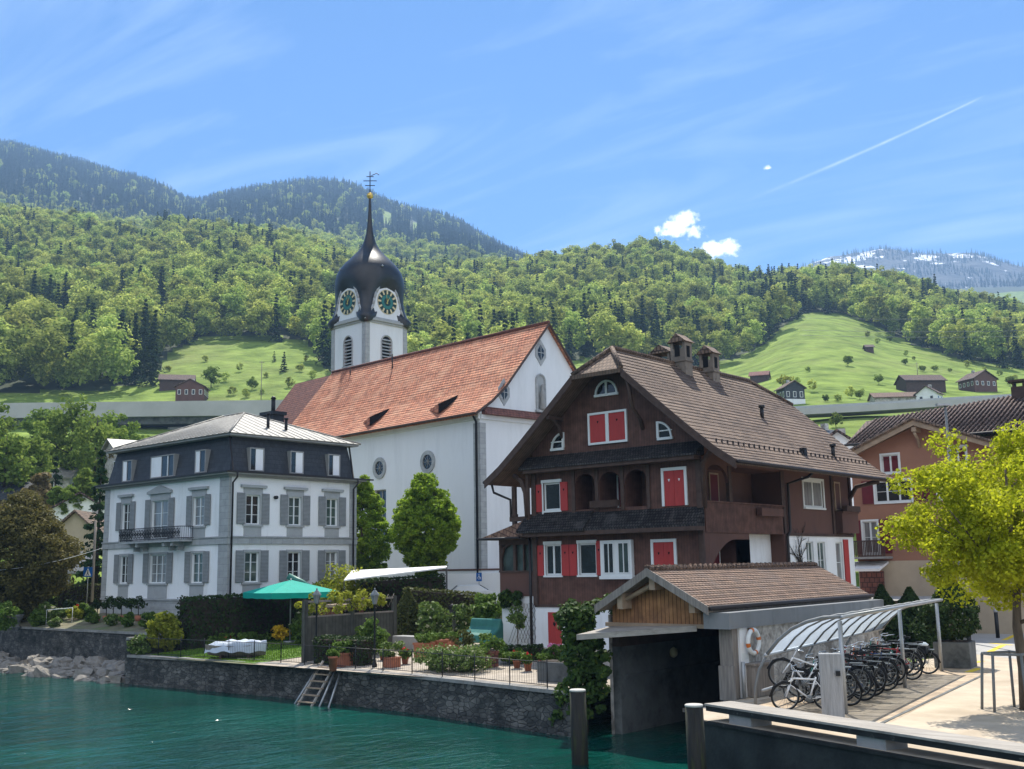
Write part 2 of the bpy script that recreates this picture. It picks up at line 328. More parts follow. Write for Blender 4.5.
M['oldtile'] = brickmat('dark_red_old_tile', (0.22, 0.085, 0.06), (0.16, 0.07, 0.055), (0.08, 0.04, 0.035), 0.34, 0.32, 0.03, lap=1.0, bump=0.8, dist=0.05)
M['browntile'] = brickmat('brown_roof_tile', (0.215, 0.145, 0.10), (0.125, 0.085, 0.063), (0.035, 0.026, 0.022), 0.24, 0.30, 0.035, lap=1.2, bump=0.9, dist=0.05, stain=(0.23, 0.165, 0.12), stain_scale=0.35, stain_lo=0.45, stain_hi=0.75, noise=0.35)
M['boattile'] = brickmat('boathouse_roof_tile', (0.25, 0.16, 0.108), (0.185, 0.122, 0.09), (0.06, 0.04, 0.03), 0.24, 0.28, 0.03, lap=1.2, bump=0.9, dist=0.05, noise=0.3, stain=(0.16, 0.12, 0.10), stain_scale=0.8)
M['pantile'] = brickmat('dark_brown_pantile', (0.19, 0.125, 0.10), (0.13, 0.09, 0.08), (0.035, 0.025, 0.02), 0.32, 0.42, 0.06, lap=1.2, bump=1.0, dist=0.09, noise=0.3)
M['shingle'] = brickmat('black_weathered_shingle', (0.062, 0.055, 0.050), (0.030, 0.027, 0.026), (0.008, 0.008, 0.008), 0.16, 0.2, 0.025, lap=1.3, bump=1.0, dist=0.10, noise=0.6, stain=(0.10, 0.092, 0.085), stain_scale=1.2, stain_lo=0.55, stain_hi=0.8)
M['copper_shingle'] = brickmat('tan_wood_shingle', (0.24, 0.14, 0.09), (0.17, 0.10, 0.07), (0.07, 0.04, 0.03), 0.25, 0.22, 0.02, lap=1.0, noise=0.35)
M['brownwood'] = brickmat('dark_brown_boards', (0.122, 0.060, 0.043), (0.102, 0.051, 0.037), (0.048, 0.026, 0.02), 0.16, 30.0, 0.008, rough=0.7, bump=0.5, dist=0.01, noise=0.3)
M['brownwall'] = pmat('brown_painted_wall', (0.125, 0.064, 0.048), 0.75, 0.14, 1.2, 0.15, 12, stain=(0.07, 0.04, 0.033), stain_scale=0.6, stretch=(1, 1, 0.4))
M['beam'] = pmat('dark_brown_timber', (0.075, 0.047, 0.036), 0.75, 0.25, 3, 0.2, 12)
M['soffit'] = brickmat('eaves_boards', (0.15, 0.10, 0.07), (0.12, 0.085, 0.06), (0.03, 0.022, 0.018), 0.18, 40.0, 0.012, noise=0.25)
M['red'] = pmat('red_shutter_paint', (0.40, 0.045, 0.040), 0.55, 0.10, 2.5, 0.1, 10, stretch=(3, 3, 0.6))
M['darkred'] = pmat('dark_red_shutter_paint', (0.13, 0.018, 0.024), 0.55, 0.12, 2.5)
M['white'] = pmat('white_frame_paint', (0.72, 0.74, 0.72), 0.5, 0.04, 3, 0.03)
M['hole'] = pmat('cut_out_black', (0.006, 0.006, 0.006), 0.9, 0, 1, 0)
M['greyshutter'] = brickmat('grey_louvre_shutter', (0.27, 0.28, 0.28), (0.27, 0.28, 0.28), (0.14, 0.15, 0.15), 30.0, 0.09, 0.018, lap=0.6, bump=0.6, noise=0.1)
M['glass'] = pmat('dark_window_glass', (0.016, 0.020, 0.020), 0.06, 0.5, 0.9, 0.02, 1.2, spec=0.6)
M['glass_curtain'] = pmat('window_glass_with_curtain', (0.20, 0.205, 0.20), 0.12, 0.45, 1.8, 0.0, 1.5, spec=0.6, stretch=(3, 3, 0.3))
M['glass_green'] = pmat('window_glass_greenish', (0.06, 0.085, 0.075), 0.07, 0.5, 1.0, 0.02, 1.2, spec=0.6)
M['onion'] = pmat('black_copper_dome', (0.014, 0.013, 0.012), 0.36, 0.4, 1.5, 0.25, 2.5, spec=0.5)
M['gold'] = pmat('gilded_metal', (0.75, 0.50, 0.13), 0.35, 0.1, 3, 0, metal=0.85)
M['clock'] = pmat('dark_green_clock_face', (0.015, 0.04, 0.035), 0.5, 0.1, 3, 0)
M['numeral'] = pmat('pale_gold_numeral', (0.62, 0.52, 0.30), 0.5, 0.05, 3, 0)
M['clockhand'] = pmat('turquoise_clock_centre', (0.03, 0.16, 0.14), 0.5, 0.1, 3, 0)
M['conc'] = pmat('weathered_concrete', (0.30, 0.295, 0.28), 0.9, 0.15, 1.2, 0.3, 14, stain=(0.14, 0.135, 0.13), stain_scale=0.6, stain_lo=0.5, stain_hi=0.8)
M['concbeam'] = pmat('grey_fascia_concrete', (0.21, 0.215, 0.215), 0.85, 0.10, 1.0, 0.2, 14, stain=(0.13, 0.13, 0.13), stain_scale=0.9, stretch=(1, 1, 0.3))
M['concdark'] = pmat('dark_concrete', (0.12, 0.125, 0.12), 0.85, 0.3, 1.0, 0.4, 8, stain=(0.045, 0.048, 0.045), stain_scale=0.7, stain_lo=0.48, stain_hi=0.66)
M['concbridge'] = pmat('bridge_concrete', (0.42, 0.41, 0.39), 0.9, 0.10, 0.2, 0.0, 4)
M['seawall'] = stonemat('dark_harbour_stone')
M['coping'] = pmat('coping_stone', (0.26, 0.25, 0.23), 0.9, 0.2, 2, 0.3, 12, stain=(0.12, 0.115, 0.11), stain_scale=0.9)
M['rock'] = pmat('shore_rock', (0.23, 0.21, 0.18), 0.95, 0.3, 1.6, 0.7, 5, stain=(0.09, 0.085, 0.08), stain_scale=1.0)
M['driftwood'] = pmat('weathered_grey_timber', (0.33, 0.30, 0.26), 0.9, 0.25, 2.0, 0.35, 16, stretch=(0.35, 3, 3), stain=(0.17, 0.15, 0.13), stain_scale=0.8)
M['plankgrey'] = pmat('bleached_timber_slab', (0.30, 0.30, 0.295), 0.85, 0.25, 2.0, 0.4, 10, stretch=(6, 6, 0.5))
M['pile'] = pmat('wet_timber_pile', (0.022, 0.020, 0.016), 0.75, 0.45, 2.0, 0.5, 8, stretch=(5, 5, 0.5), stain=(0.06, 0.07, 0.018), stain_scale=1.5)
M['piletop'] = pmat('pile_end_grain', (0.50, 0.48, 0.43), 0.9, 0.15, 3)
M['boatwood'] = brickmat('orange_brown_boards', (0.38, 0.19, 0.08), (0.28, 0.135, 0.06), (0.09, 0.04, 0.02), 0.17, 30.0, 0.014, bump=0.6, noise=0.3, stain=(0.16, 0.08, 0.045), stain_scale=1.0)
M['greypost'] = pmat('grey_weathered_post', (0.24, 0.21, 0.18), 0.9, 0.3, 2.0, 0.3, 12, stretch=(6, 6, 0.5))
M['lightwood'] = pmat('pale_timber', (0.34, 0.25, 0.17), 0.8, 0.2, 2.0, 0.1, 12)
M['iron'] = pmat('black_iron', (0.014, 0.015, 0.017), 0.5, 0.1, 5, 0.05)
M['darkmetal'] = pmat('dark_gutter_metal', (0.030, 0.026, 0.026), 0.5, 0.1, 3, 0)
M['galv'] = pmat('galvanised_steel', (0.36, 0.37, 0.37), 0.45, 0.12, 3, 0.05, metal=0.5)
M['steelpost'] = pmat('grey_steel_post', (0.17, 0.18, 0.18), 0.5, 0.12, 3, 0.05)
def sheetmat():
    m, nt, N, L, b = _new('bluish_translucent_sheet'); out = [n for n in N if n.type == 'OUTPUT_MATERIAL'][0]; t = N.new('ShaderNodeBsdfTranslucent'); t.inputs[0].default_value = (0.72, 0.82, 0.92, 1); p = N.new('ShaderNodeBsdfTransparent'); p.inputs[0].default_value = (0.8, 0.88, 0.95, 1); x = N.new('ShaderNodeMixShader'); x.inputs[0].default_value = 0.60; L.new(t.outputs[0], x.inputs[1]); L.new(p.outputs[0], x.inputs[2]); y = N.new('ShaderNodeMixShader'); y.inputs[0].default_value = 0.22; b.inputs['Base Color'].default_value = (0.5, 0.58, 0.65, 1); b.inputs['Roughness'].default_value = 0.2; L.new(x.outputs[0], y.inputs[1]); L.new(b.outputs[0], y.inputs[2]); L.new(y.outputs[0], out.inputs[0]); return m
M['poly'] = sheetmat()
M['terracotta'] = pmat('terracotta', (0.33, 0.125, 0.07), 0.85, 0.2, 3, 0.1)
M['soil'] = pmat('dark_soil', (0.04, 0.03, 0.022), 0.95, 0.3, 5, 0.4)
M['lawn'] = pmat('lawn_ground', (0.11, 0.20, 0.028), 0.95, 0.25, 0.9, 0.5, 30, stain=(0.16, 0.22, 0.05), stain_scale=0.5)
M['paving'] = brickmat('beige_terrace_paving', (0.42, 0.36, 0.29), (0.36, 0.31, 0.25), (0.20, 0.17, 0.13), 0.6, 0.4, 0.015, noise=0.2, stain=(0.27, 0.23, 0.18))
M['quay'] = pmat('sandy_quay_paving', (0.47, 0.39, 0.29), 0.9, 0.14, 1.1, 0.2, 20, stain=(0.34, 0.27, 0.19), stain_scale=0.35, stain_lo=0.45, stain_hi=0.75)
M['quayslab'] = brickmat('bike_rack_slabs', (0.45, 0.345, 0.235), (0.37, 0.285, 0.20), (0.24, 0.19, 0.14), 1.6, 0.9, 0.012, noise=0.25, stain=(0.25, 0.19, 0.13), stain_scale=0.5)
M['asphalt'] = pmat('grey_asphalt', (0.19, 0.185, 0.18), 0.9, 0.15, 1.5, 0.2, 30)
M['roadpale'] = pmat('pale_asphalt', (0.36, 0.35, 0.33), 0.9, 0.1, 1.5, 0.2, 30)
M['yellow'] = pmat('yellow_road_paint', (0.70, 0.50, 0.03), 0.7, 0.1, 5, 0.1)
M['earth'] = pmat('garden_earth', (0.16, 0.145, 0.09), 0.95, 0.3, 1.5, 0.4, 10, stain=(0.09, 0.15, 0.035), stain_scale=0.6)
M['pinkwall'] = pmat('reddish_brown_render', (0.31, 0.155, 0.10), 0.9, 0.08, 0.8, 0.1, 20)
M['beige'] = pmat('beige_render', (0.44, 0.36, 0.26), 0.9, 0.08, 0.8)
M['teal'] = pmat('turquoise_parasol_cloth', (0.0, 0.31, 0.235), 0.8, 0.08, 2.0)
M['green_tarp'] = pmat('green_tarpaulin', (0.035, 0.15, 0.12), 0.5, 0.2, 2.0, 0.3, 4)
M['white_cloth'] = pmat('white_awning_cloth', (0.80, 0.79, 0.76), 0.8, 0.04, 1.0)
M['tarp'] = pmat('pale_blue_boat_cover', (0.42, 0.47, 0.53), 0.6, 0.12, 2.0, 0.6, 3)
M['shed'] = pmat('red_brown_shed_wall', (0.15, 0.052, 0.032), 0.7, 0.2, 1.5)
M['screenwood'] = brickmat('grey_green_fence_boards', (0.085, 0.085, 0.07), (0.065, 0.066, 0.056), (0.03, 0.03, 0.026), 0.25, 30.0, 0.012, noise=0.3)
M['rubber'] = pmat('black_rubber', (0.012, 0.012, 0.012), 0.7, 0.1, 5, 0)
M['chrome'] = pmat('bright_metal', (0.55, 0.56, 0.57), 0.25, 0.1, 4, 0, metal=0.9)
M['blue'] = pmat('sign_blue', (0.01, 0.11, 0.38), 0.5, 0.02, 3, 0)
M['bark'] = pmat('bark', (0.12, 0.095, 0.07), 0.95, 0.35, 3, 0.6, 9, stretch=(3, 3, 0.6))
M['bark_dark'] = pmat('dark_bark', (0.05, 0.04, 0.032), 0.95, 0.35, 3, 0.4, 9)
for k, c in dict(bk_white=(0.72, 0.72, 0.72), bk_black=(0.015, 0.015, 0.016), bk_grey=(0.30, 0.31, 0.33), bk_green=(0.04, 0.22, 0.17), bk_red=(0.35, 0.02, 0.02), bk_blue=(0.03, 0.07, 0.20), bk_orange=(0.6, 0.15, 0.02), car_red=(0.50, 0.02, 0.025), car_white=(0.75, 0.76, 0.76)).items():
    M[k] = pmat(k + '_paint', c, 0.35, 0.05, 2, 0, spec=0.5)
M['pinkflower'] = pmat('pink_petal', (0.62, 0.22, 0.36), 0.8, 0.2, 4, 0)
M['redflower'] = pmat('red_petal', (0.65, 0.02, 0.02), 0.7, 0.2, 4, 0)
M['yellowflower'] = pmat('yellow_petal', (0.75, 0.48, 0.02), 0.7, 0.2, 4, 0)
M['whiteflower'] = pmat('white_petal', (0.75, 0.74, 0.68), 0.8, 0.1, 4, 0)
M['lf_beech'] = leafmat('spring_broadleaf', (0.225, 0.30, 0.05), (0.47, 0.535, 0.145), 0.48, objvar=0.36, spec=0.0)
M['lf_near'] = leafmat('slope_tree_leaf', (0.11, 0.175, 0.032), (0.24, 0.31, 0.065), 0.45, objvar=0.2, spec=0.0)
M['blackwood'] = pmat('black_timber', (0.018, 0.018, 0.016), 0.7, 0.5, 2.0, 0.4, 9, stain=(0.10, 0.10, 0.09), stain_scale=5.0, stain_lo=0.6, stain_hi=0.7)
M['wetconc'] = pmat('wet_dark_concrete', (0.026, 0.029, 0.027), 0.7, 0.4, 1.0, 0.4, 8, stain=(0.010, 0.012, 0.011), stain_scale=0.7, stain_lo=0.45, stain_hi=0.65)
M['limewash'] = pmat('church_limewash', (0.72, 0.73, 0.73), 0.9, 0.05, 0.5, 0.1, 30, stain=(0.52, 0.53, 0.53), stain_scale=0.5, stain_lo=0.5, stain_hi=0.85, stretch=(1, 1, .2))
M['lf_dark'] = leafmat('dark_conifer_needles', (0.026, 0.055, 0.026), (0.055, 0.09, 0.036), 0.25, objvar=0.25, spec=0.0)
M['lf_maple'] = leafmat('yellow_green_maple_leaf', (0.29, 0.335, 0.012), (0.54, 0.56, 0.03), 0.58, spec=0.1)
M['lf_horn'] = leafmat('fresh_hornbeam_leaf', (0.14, 0.25, 0.02), (0.34, 0.45, 0.045), 0.58)
M['lf_yew'] = leafmat('brownish_yew_leaf', (0.085, 0.08, 0.024), (0.19, 0.165, 0.045), 0.35)
M['lf_hedge'] = leafmat('dark_hedge_leaf', (0.020, 0.042, 0.012), (0.045, 0.075, 0.018), 0.25)
M['lf_hedgebrown'] = leafmat('bronze_green_hedge_leaf', (0.050, 0.062, 0.016), (0.10, 0.11, 0.028), 0.3)
M['lf_bush'] = leafmat('garden_bush_leaf', (0.06, 0.12, 0.018), (0.15, 0.23, 0.04), 0.4)
M['lf_yellow'] = leafmat('yellow_green_bush_leaf', (0.20, 0.24, 0.02), (0.40, 0.40, 0.05), 0.45)
M['lf_flower'] = leafmat('flowering_bush_leaf', (0.09, 0.15, 0.03), (0.17, 0.24, 0.06), 0.35, c3=(0.7, 0.65, 0.45))
M['lf_ivy'] = leafmat('ivy_leaf', (0.025, 0.055, 0.012), (0.07, 0.12, 0.022), 0.3, c3=(0.16, 0.20, 0.03))
M['lf_cypress'] = leafmat('cypress_spray', (0.022, 0.048, 0.014), (0.05, 0.08, 0.02), 0.25)
M['lf_bronze'] = leafmat('bronze_new_leaf', (0.16, 0.13, 0.05), (0.26, 0.19, 0.08), 0.4)
M['grassblade'] = leafmat('grass_blade', (0.10, 0.20, 0.022), (0.18, 0.29, 0.035), 0.4)
# ------------------------------------------------------------------ vegetation helpers
def leaves_mesh(name, P, Nn, size, mat, parent=None, org=None, jitter=0.8, aspect=1.5, extra=None):
    """one mesh of many small folded leaf faces at points P, turned roughly to directions Nn"""
    P = np.asarray(P, float); n = len(P)
    off = np.zeros(3)
    if parent is not None: off = np.array(ORG.get(parent.name, Vector((0, 0, 0))))
    elif org is not None: off = np.array(org, float)
    nn = np.asarray(Nn, float) + nrg.normal(0, jitter, (n, 3)); nn /= np.linalg.norm(nn, axis=1)[:, None] + 1e-9
    a = np.cross(nn, nrg.normal(0, 1, (n, 3))); a /= np.linalg.norm(a, axis=1)[:, None] + 1e-9
    b = np.cross(nn, a)
    s = (np.asarray(size) * (0.7 + 0.6 * nrg.random(n)))[:, None]
    V = np.empty((n, 4, 3)); fold = nn * s * 0.15
    V[:, 0] = P - a * s * 0.5 * aspect; V[:, 1] = P - b * s * 0.5 + fold; V[:, 2] = P + a * s * 0.5 * aspect; V[:, 3] = P + b * s * 0.5 + fold
    V = V.reshape(-1, 3) - off
    me = bpy.data.meshes.new(name); me.vertices.add(n * 4); me.vertices.foreach_set('co', V.ravel())
    me.loops.add(n * 4); me.loops.foreach_set('vertex_index', np.arange(n * 4, dtype=np.int32))
    me.polygons.add(n); me.polygons.foreach_set('loop_start', np.arange(0, n * 4, 4, dtype=np.int32)); me.polygons.foreach_set('loop_total', np.full(n, 4, np.int32))
    me.update(calc_edges=True); me.materials.append(mat)
    o = bpy.data.objects.new(name, me); COL.objects.link(o)
    if parent is not None: o.parent = parent; ORG[o.name] = Vector(off)
    elif org is not None: o.location = off.tolist(); ORG[o.name] = Vector(off)
    return o
def unit(n):
    v = nrg.normal(0, 1, (n, 3)); return v / np.linalg.norm(v, axis=1)[:, None]
def clump_points(c, rad, nclump, per, cr, shell=(0.55, 1.0), up=0.25, shape=None, dense_core=0):
    """leaf points on the skins of many clumps spread through an ellipsoid (or custom) crown"""
    c = np.array(c, float); rad = np.array(rad, float); PP = []; NN = []
    d = unit(nclump); rr = (shell[0] ** 3 + (shell[1] ** 3 - shell[0] ** 3) * nrg.random(nclump)) ** (1 / 3)
    for i in range(nclump):
        q = d[i] * rr[i]
        if shape: q = shape(q)
        cc = c + q * rad; k = cr * (0.6 + 0.7 * nrg.random())
        u = unit(per); u[:, 2] += up * 0.6; r2 = k * (0.55 + 0.45 * nrg.random(per))[:, None]
        PP.append(cc + u * r2 * np.array([1, 1, 0.75])); NN.append(u + np.array([0, 0, up]))
    return np.concatenate(PP), np.concatenate(NN)
def branchwork(mb, base, top_z, r0, crown_c, crown_r, nlimb, seed, lean=(0, 0)):
    R = random.Random(seed); b = Vector(base); c = Vector(crown_c)
    tip = Vector((c.x + lean[0], c.y + lean[1], top_z))
    pts = []; rs = []
    for i in range(7):
        t = i / 6; p = b.lerp(tip, t) + Vector((R.uniform(-1, 1), R.uniform(-1, 1), 0)) * 0.03 * crown_r * math.sin(PI * t)
        pts.append(p); rs.append(r0 * (1.25 - 0.25 * min(1, t * 6)) * (1 - 0.85 * t))
    mb.tube(pts, rs, 8)
    for k in range(nlimb):
        t = 0.35 + 0.55 * k / max(1, nlimb - 1); i = min(5, int(t * 6)); s = pts[i].lerp(pts[i + 1], t * 6 - i)
        w = k * 2.4 + R.uniform(-0.4, 0.4); L = crown_r * R.uniform(0.6, 0.95) * (1 - 0.45 * max(0, t - 0.5))
        e = s + Vector((math.cos(w) * L, math.sin(w) * L, L * R.uniform(0.35, 0.7)))
        m1 = s.lerp(e, 0.5) + Vector((0, 0, -0.08 * L)); rr = r0 * 0.45 * (1 - 0.7 * t) + 0.01
        mb.tube([s, m1, e], [rr, rr * 0.65, rr * 0.2], 6)
        for j in range(2):
            e2 = m1 + Vector((math.cos(w + (0.7 if j else -0.7)) * L * 0.5, math.sin(w + (0.7 if j else -0.7)) * L * 0.5, L * R.uniform(0.2, 0.5)))
            mb.tube([m1, e2], [rr * 0.55, rr * 0.15], 5)
def tree(name, label, cat, base, h, rad, mat, kind='round', group=None, leaf=0.35, nclump=40, per=60, trunk_h=0.25, tr=None, bark='bark', seed=0, cr=0.30):
    base = np.array(base, float); t = thing(name, label, cat, base, group=group)
    mb = MB(); tr = tr or h * 0.022
    if kind == 'round':
        cz = base[2] + h * (trunk_h + (1 - trunk_h) / 2); rz = h * (1 - trunk_h) / 2
        branchwork(mb, base, base[2] + h * 0.85, tr, (base[0], base[1], cz), rad, 7, seed)
        ph = seed * 1.7
        def lobe(q): w = math.atan2(q[1], q[0]); return q * (0.84 + 0.13 * math.sin(3 * w + ph + 2 * q[2]) + 0.11 * math.sin(5 * w - 3 * q[2] + 2 * ph) + 0.08 * math.sin(7 * q[2] + ph))
        P, Nn = clump_points((base[0], base[1], cz), (rad, rad, rz), nclump, per, rad * cr, (0.35, 1.0), shape=lobe)
    elif kind == 'egg':      # dense upright egg that narrows to the top
        cz = base[2] + h * (trunk_h + (1 - trunk_h) * 0.46); rz = h * (1 - trunk_h) * 0.5
        branchwork(mb, base, base[2] + h * 0.9, tr, (base[0], base[1], cz), rad * 0.6, 7, seed)
        def shp(q):
            w = 1 - 0.66 * max(0, q[2]) ** 1.2 - 0.6 * max(0, -q[2]) ** 1.6; return np.array([q[0] * w, q[1] * w, q[2] * 1.05])
        P, Nn = clump_points((base[0], base[1], cz), (rad * 0.92, rad * 0.92, rz), nclump, per, rad * 0.15, (0.55, 1.0), shape=shp)
    elif kind == 'conifer':
        mb.tube([base, base + np.array([0, 0, h])], [tr, 0.02], 7); PP = []; NN = []
        tiers = max(8, int(h / 0.75))
        for i in range(tiers):
            f = i / (tiers - 1); z = base[2] + h * (0.08 + 0.9 * f); R = rad * (1 - f) ** 0.85 * (0.85 + 0.3 * nrg.random()) + 0.08
            nb = max(5, int(nclump * (1 - f) / 4) + 4)
            for w in nrg.random(nb) * 2 * PI:
                k = max(4, int(per / 8)); s = nrg.random(k) ** 0.6
                PP.append(np.stack([base[0] + np.cos(w) * R * s, base[1] + np.sin(w) * R * s, z - 0.32 * R * s ** 1.5 + nrg.normal(0, 0.05, k) * h * 0.1], 1) + nrg.normal(0, 0.05 * rad, (k, 3)))
                NN.append(np.tile([np.cos(w) * 0.4, np.sin(w) * 0.4, 0.9], (k, 1)))
        P = np.concatenate(PP); Nn = np.concatenate(NN)
    elif kind == 'column':   # tight cypress column
        mb.tube([base, base + np.array([0, 0, h * 0.9])], [tr, 0.02], 7)
        n = nclump * per; f = nrg.random(n) ** 0.8; w = nrg.random(n) * 2 * PI
        prof = rad * np.minimum(1, np.minimum((0.35 + f * 4), (1.0 - f) * 1.9 + 0.05)) * (0.82 + 0.25 * nrg.random(n)) * (1 + 0.10 * np.sin(w * 5 + f * 9))
        P = np.stack([base[0] + np.cos(w) * prof, base[1] + np.sin(w) * prof, base[2] + 0.1 + h * f], 1); Nn = np.stack([np.cos(w), np.sin(w), 0.5 + 0 * w], 1)
    mb.build('trunk', M[bark], t)
    leaves_mesh('crown', P, Nn, leaf, M[mat], t)
    return t
def bush(name, label, cat, c, rad, mat, n=900, leaf=0.12, group=None, ncl=14):
    """a low shrub as ONE mesh of leaves on clumps over hidden stems"""
    c = np.array(c, float); rad = np.array(rad, float)
    P, Nn = clump_points(c + np.array([0, 0, rad[2] * 0.9]), rad * 0.8, int(ncl * 1.5), max(8, int(n * 1.2) // ncl), (rad[0] * rad[1] * rad[2]) ** (1 / 3) * 0.36, (0.2, 1.0))
    P[:, 2] = np.maximum(P[:, 2], c[2] + 0.02)
    o = leaves_mesh(name, P, Nn, leaf, M[mat], None, c)
    return tag(o, label, cat, group)
def hedge(name, label, a, b, z0, h0, h1, th, mat, leaf=0.13, dens=70, group=None):
    """clipped hedge from a to b : leaf faces over a rounded block, a dark twig core inside"""
    a = np.array(a, float); b = np.array(b, float); d = b - a; L = np.hypot(*d[:2]); u = d[:2] / L; nrm = np.array([-u[1], u[0]])
    t = thing(name, label, 'hedge', (a[0], a[1], z0), group=group)
    core = MB(); q = 0.12
    c0 = a[:2] + u * q; c1 = b[:2] - u * q; hw = nrm * (th / 2 - q)
    lo = [(*(c0 - hw), z0), (*(c1 - hw), z0), (*(c1 + hw), z0), (*(c0 + hw), z0)]
    hi = [(*(c0 - hw), z0 + h0 - q), (*(c1 - hw), z0 + h1 - q), (*(c1 + hw), z0 + h1 - q), (*(c0 + hw), z0 + h0 - q)]
    core.mesh(lo + hi, [(3, 2, 1, 0), (4, 5, 6, 7), (0, 1, 5, 4), (1, 2, 6, 5), (2, 3, 7, 6), (3, 0, 4, 7)])
    core.build('twig_core', M['soil'], t)
    hm = (h0 + h1) / 2; areas = [L * hm, L * hm, L * th, th * hm, th * hm]; PP = []; NN = []
    for i, A in enumerate(areas):
        n = int(A * dens); s = nrg.random(n); r = nrg.random(n)
        if i < 2:
            sg = -1 if i == 0 else 1; p = a[:2] + s[:, None] * d[:2] + nrm * sg * th / 2; z = z0 + r * (h0 + (h1 - h0) * s); nn = np.tile([*(nrm * sg), 0.3], (n, 1))
        elif i == 2:
            p = a[:2] + s[:, None] * d[:2] + nrm * (r - 0.5)[:, None] * th; z = z0 + h0 + (h1 - h0) * s - 0.04 * np.abs(r - 0.5); nn = np.tile([0, 0, 1.0], (n, 1))
        else:
            e = a if i == 3 else b; sg = -1 if i == 3 else 1; p = e[:2] + nrm * (s - 0.5)[:, None] * th; z = z0 + r * (h0 if i == 3 else h1); nn = np.tile([*(u * sg), 0.3], (n, 1))
        pp = np.column_stack([p, z]); pp += nrg.normal(0, 0.045, pp.shape); PP.append(pp); NN.append(nn)
    leaves_mesh('foliage', np.concatenate(PP), np.concatenate(NN), leaf, M[mat], t)
    return t

# ------------------------------------------------------------------ terrain : profiles per direction, read as heights at real distances
PROF = {
 -260: [(95, 570), (160, 510), (260, 430), (330, 395), (600, 280), (850, 215), (1000, 220)],
 0: [(95, 570), (160, 508), (260, 430), (330, 392), (600, 282), (850, 226), (1000, 232)],
 100: [(98, 569), (160, 508), (260, 430), (330, 395), (600, 296), (850, 236), (1000, 242)],
 150: [(100, 568), (160, 506), (260, 432), (310, 402), (400, 362), (600, 288), (850, 238), (1000, 246)],
 200: [(105, 566), (180, 500), (260, 432), (300, 408), (400, 356), (450, 338), (600, 286), (850, 240), (1000, 250)],
 300: [(110, 564), (180, 500), (260, 432), (300, 406), (400, 354), (440, 340), (600, 290), (850, 252), (1000, 258)],
 400: [(115, 562), (260, 440), (330, 400), (420, 362), (600, 318), (850, 282), (1000, 290)],
 500: [(120, 562), (260, 440), (330, 400), (420, 366), (600, 320), (850, 280), (1000, 290)],
 600: [(125, 560), (250, 440), (330, 388), (430, 358), (600, 312), (850, 266), (950, 280)],
 660: [(125, 560), (250, 430), (330, 396), (440, 370), (600, 322), (850, 256), (950, 272)],
 700: [(125, 560), (250, 425), (330, 396), (450, 374), (600, 322), (850, 268), (950, 285)],
 750: [(130, 545), (230, 425), (300, 402), (400, 380), (480, 358), (600, 330), (850, 292), (950, 300)],
 800: [(130, 535), (230, 425), (300, 396), (420, 352), (520, 324), (700, 302), (850, 290), (950, 300)],
 850: [(130, 535), (230, 418), (300, 396), (420, 352), (520, 328), (600, 313), (750, 287), (900, 298)],
 900: [(130, 535), (230, 418), (300, 396), (420, 362), (520, 344), (600, 324), (720, 295), (900, 308)],
 960: [(130, 535), (230, 418), (300, 396), (400, 374), (450, 362), (600, 338), (720, 313), (900, 322)],
 1024: [(130, 535), (230, 418), (300, 396), (400, 380), (440, 373), (600, 345), (720, 328), (900, 335)],
 1300: [(130, 535), (230, 418), (300, 396), (400, 380), (440, 373), (600, 345), (720, 330), (900, 335)],
}
FAR = {  # the ridges behind
 -260: [(1350, 228), (2400, 128), (3200, 130), (4200, 150), (4900, 160)],
 0: [(1350, 238), (2400, 150), (3200, 152), (4200, 165), (4900, 175)],
 80: [(1350, 240), (2400, 172), (3200, 176), (4200, 190), (4900, 200)],
 150: [(1350, 246), (2400, 190), (3200, 194), (4200, 205), (4900, 215)],
 188: [(1350, 250), (2400, 209), (3200, 213), (4200, 225), (4900, 235)],
 210: [(1350, 250), (2400, 200), (3200, 205), (4200, 220), (4900, 230)],
 250: [(1350, 252), (2400, 194), (3200, 198), (4200, 210), (4900, 225)],
 310: [(1350, 252), (2400, 189), (3200, 193), (4200, 210), (4900, 225)],
 345: [(1350, 260), (2400, 190), (3200, 195), (4200, 210), (4900, 225)],
 400: [(1350, 262), (2400, 213), (3200, 217), (4200, 230), (4900, 240)],
 450: [(1350, 268), (2400, 222), (3200, 228), (4200, 240), (4900, 250)],
 490: [(1350, 276), (2400, 246), (3200, 250), (4200, 262), (4900, 270)],
 540: [(1350, 290), (2400, 268), (3200, 275), (4200, 285), (4900, 290)],
 650: [(1350, 300), (2400, 290), (3200, 292), (4200, 296), (4900, 298)],
760: [(1350, 315), (1900, 303), (2500, 288), (3000, 282), (3600, 285), (4100, 293), (4900, 299)],
 800: [(1350, 320), (1900, 308), (2500, 294), (3000, 288), (3600, 271), (4100, 279), (4900, 285)],
 830: [(1350, 323), (1900, 311), (2500, 297), (3000, 291), (3600, 259), (4100, 267), (4900, 273)],
 870: [(1350, 327), (1900, 315), (2500, 298), (3000, 292), (3600, 255), (4100, 259), (4900, 265)],
 905: [(1350, 330), (1900, 318), (2500, 298), (3000, 292), (3600, 253), (4100, 257), (4900, 263)],
 960: [(1350, 334), (1900, 322), (2500, 294), (3000, 288), (3600, 253), (4100, 257), (4900, 263)],
 990: [(1350, 337), (1900, 325), (2500, 293), (3000, 287), (3600, 253), (4100, 261), (4900, 267)],
 1024: [(1350, 340), (1900, 328), (2500, 292), (3000, 286), (3600, 263), (4100, 271), (4900, 277)],
 1100: [(1350, 338), (1900, 326), (2500, 293), (3000, 287), (3600, 270), (4100, 278), (4900, 284)],
 1300: [(1350, 335), (1900, 323), (2500, 303), (3000, 297), (3600, 262), (4100, 270), (4900, 276)],
}
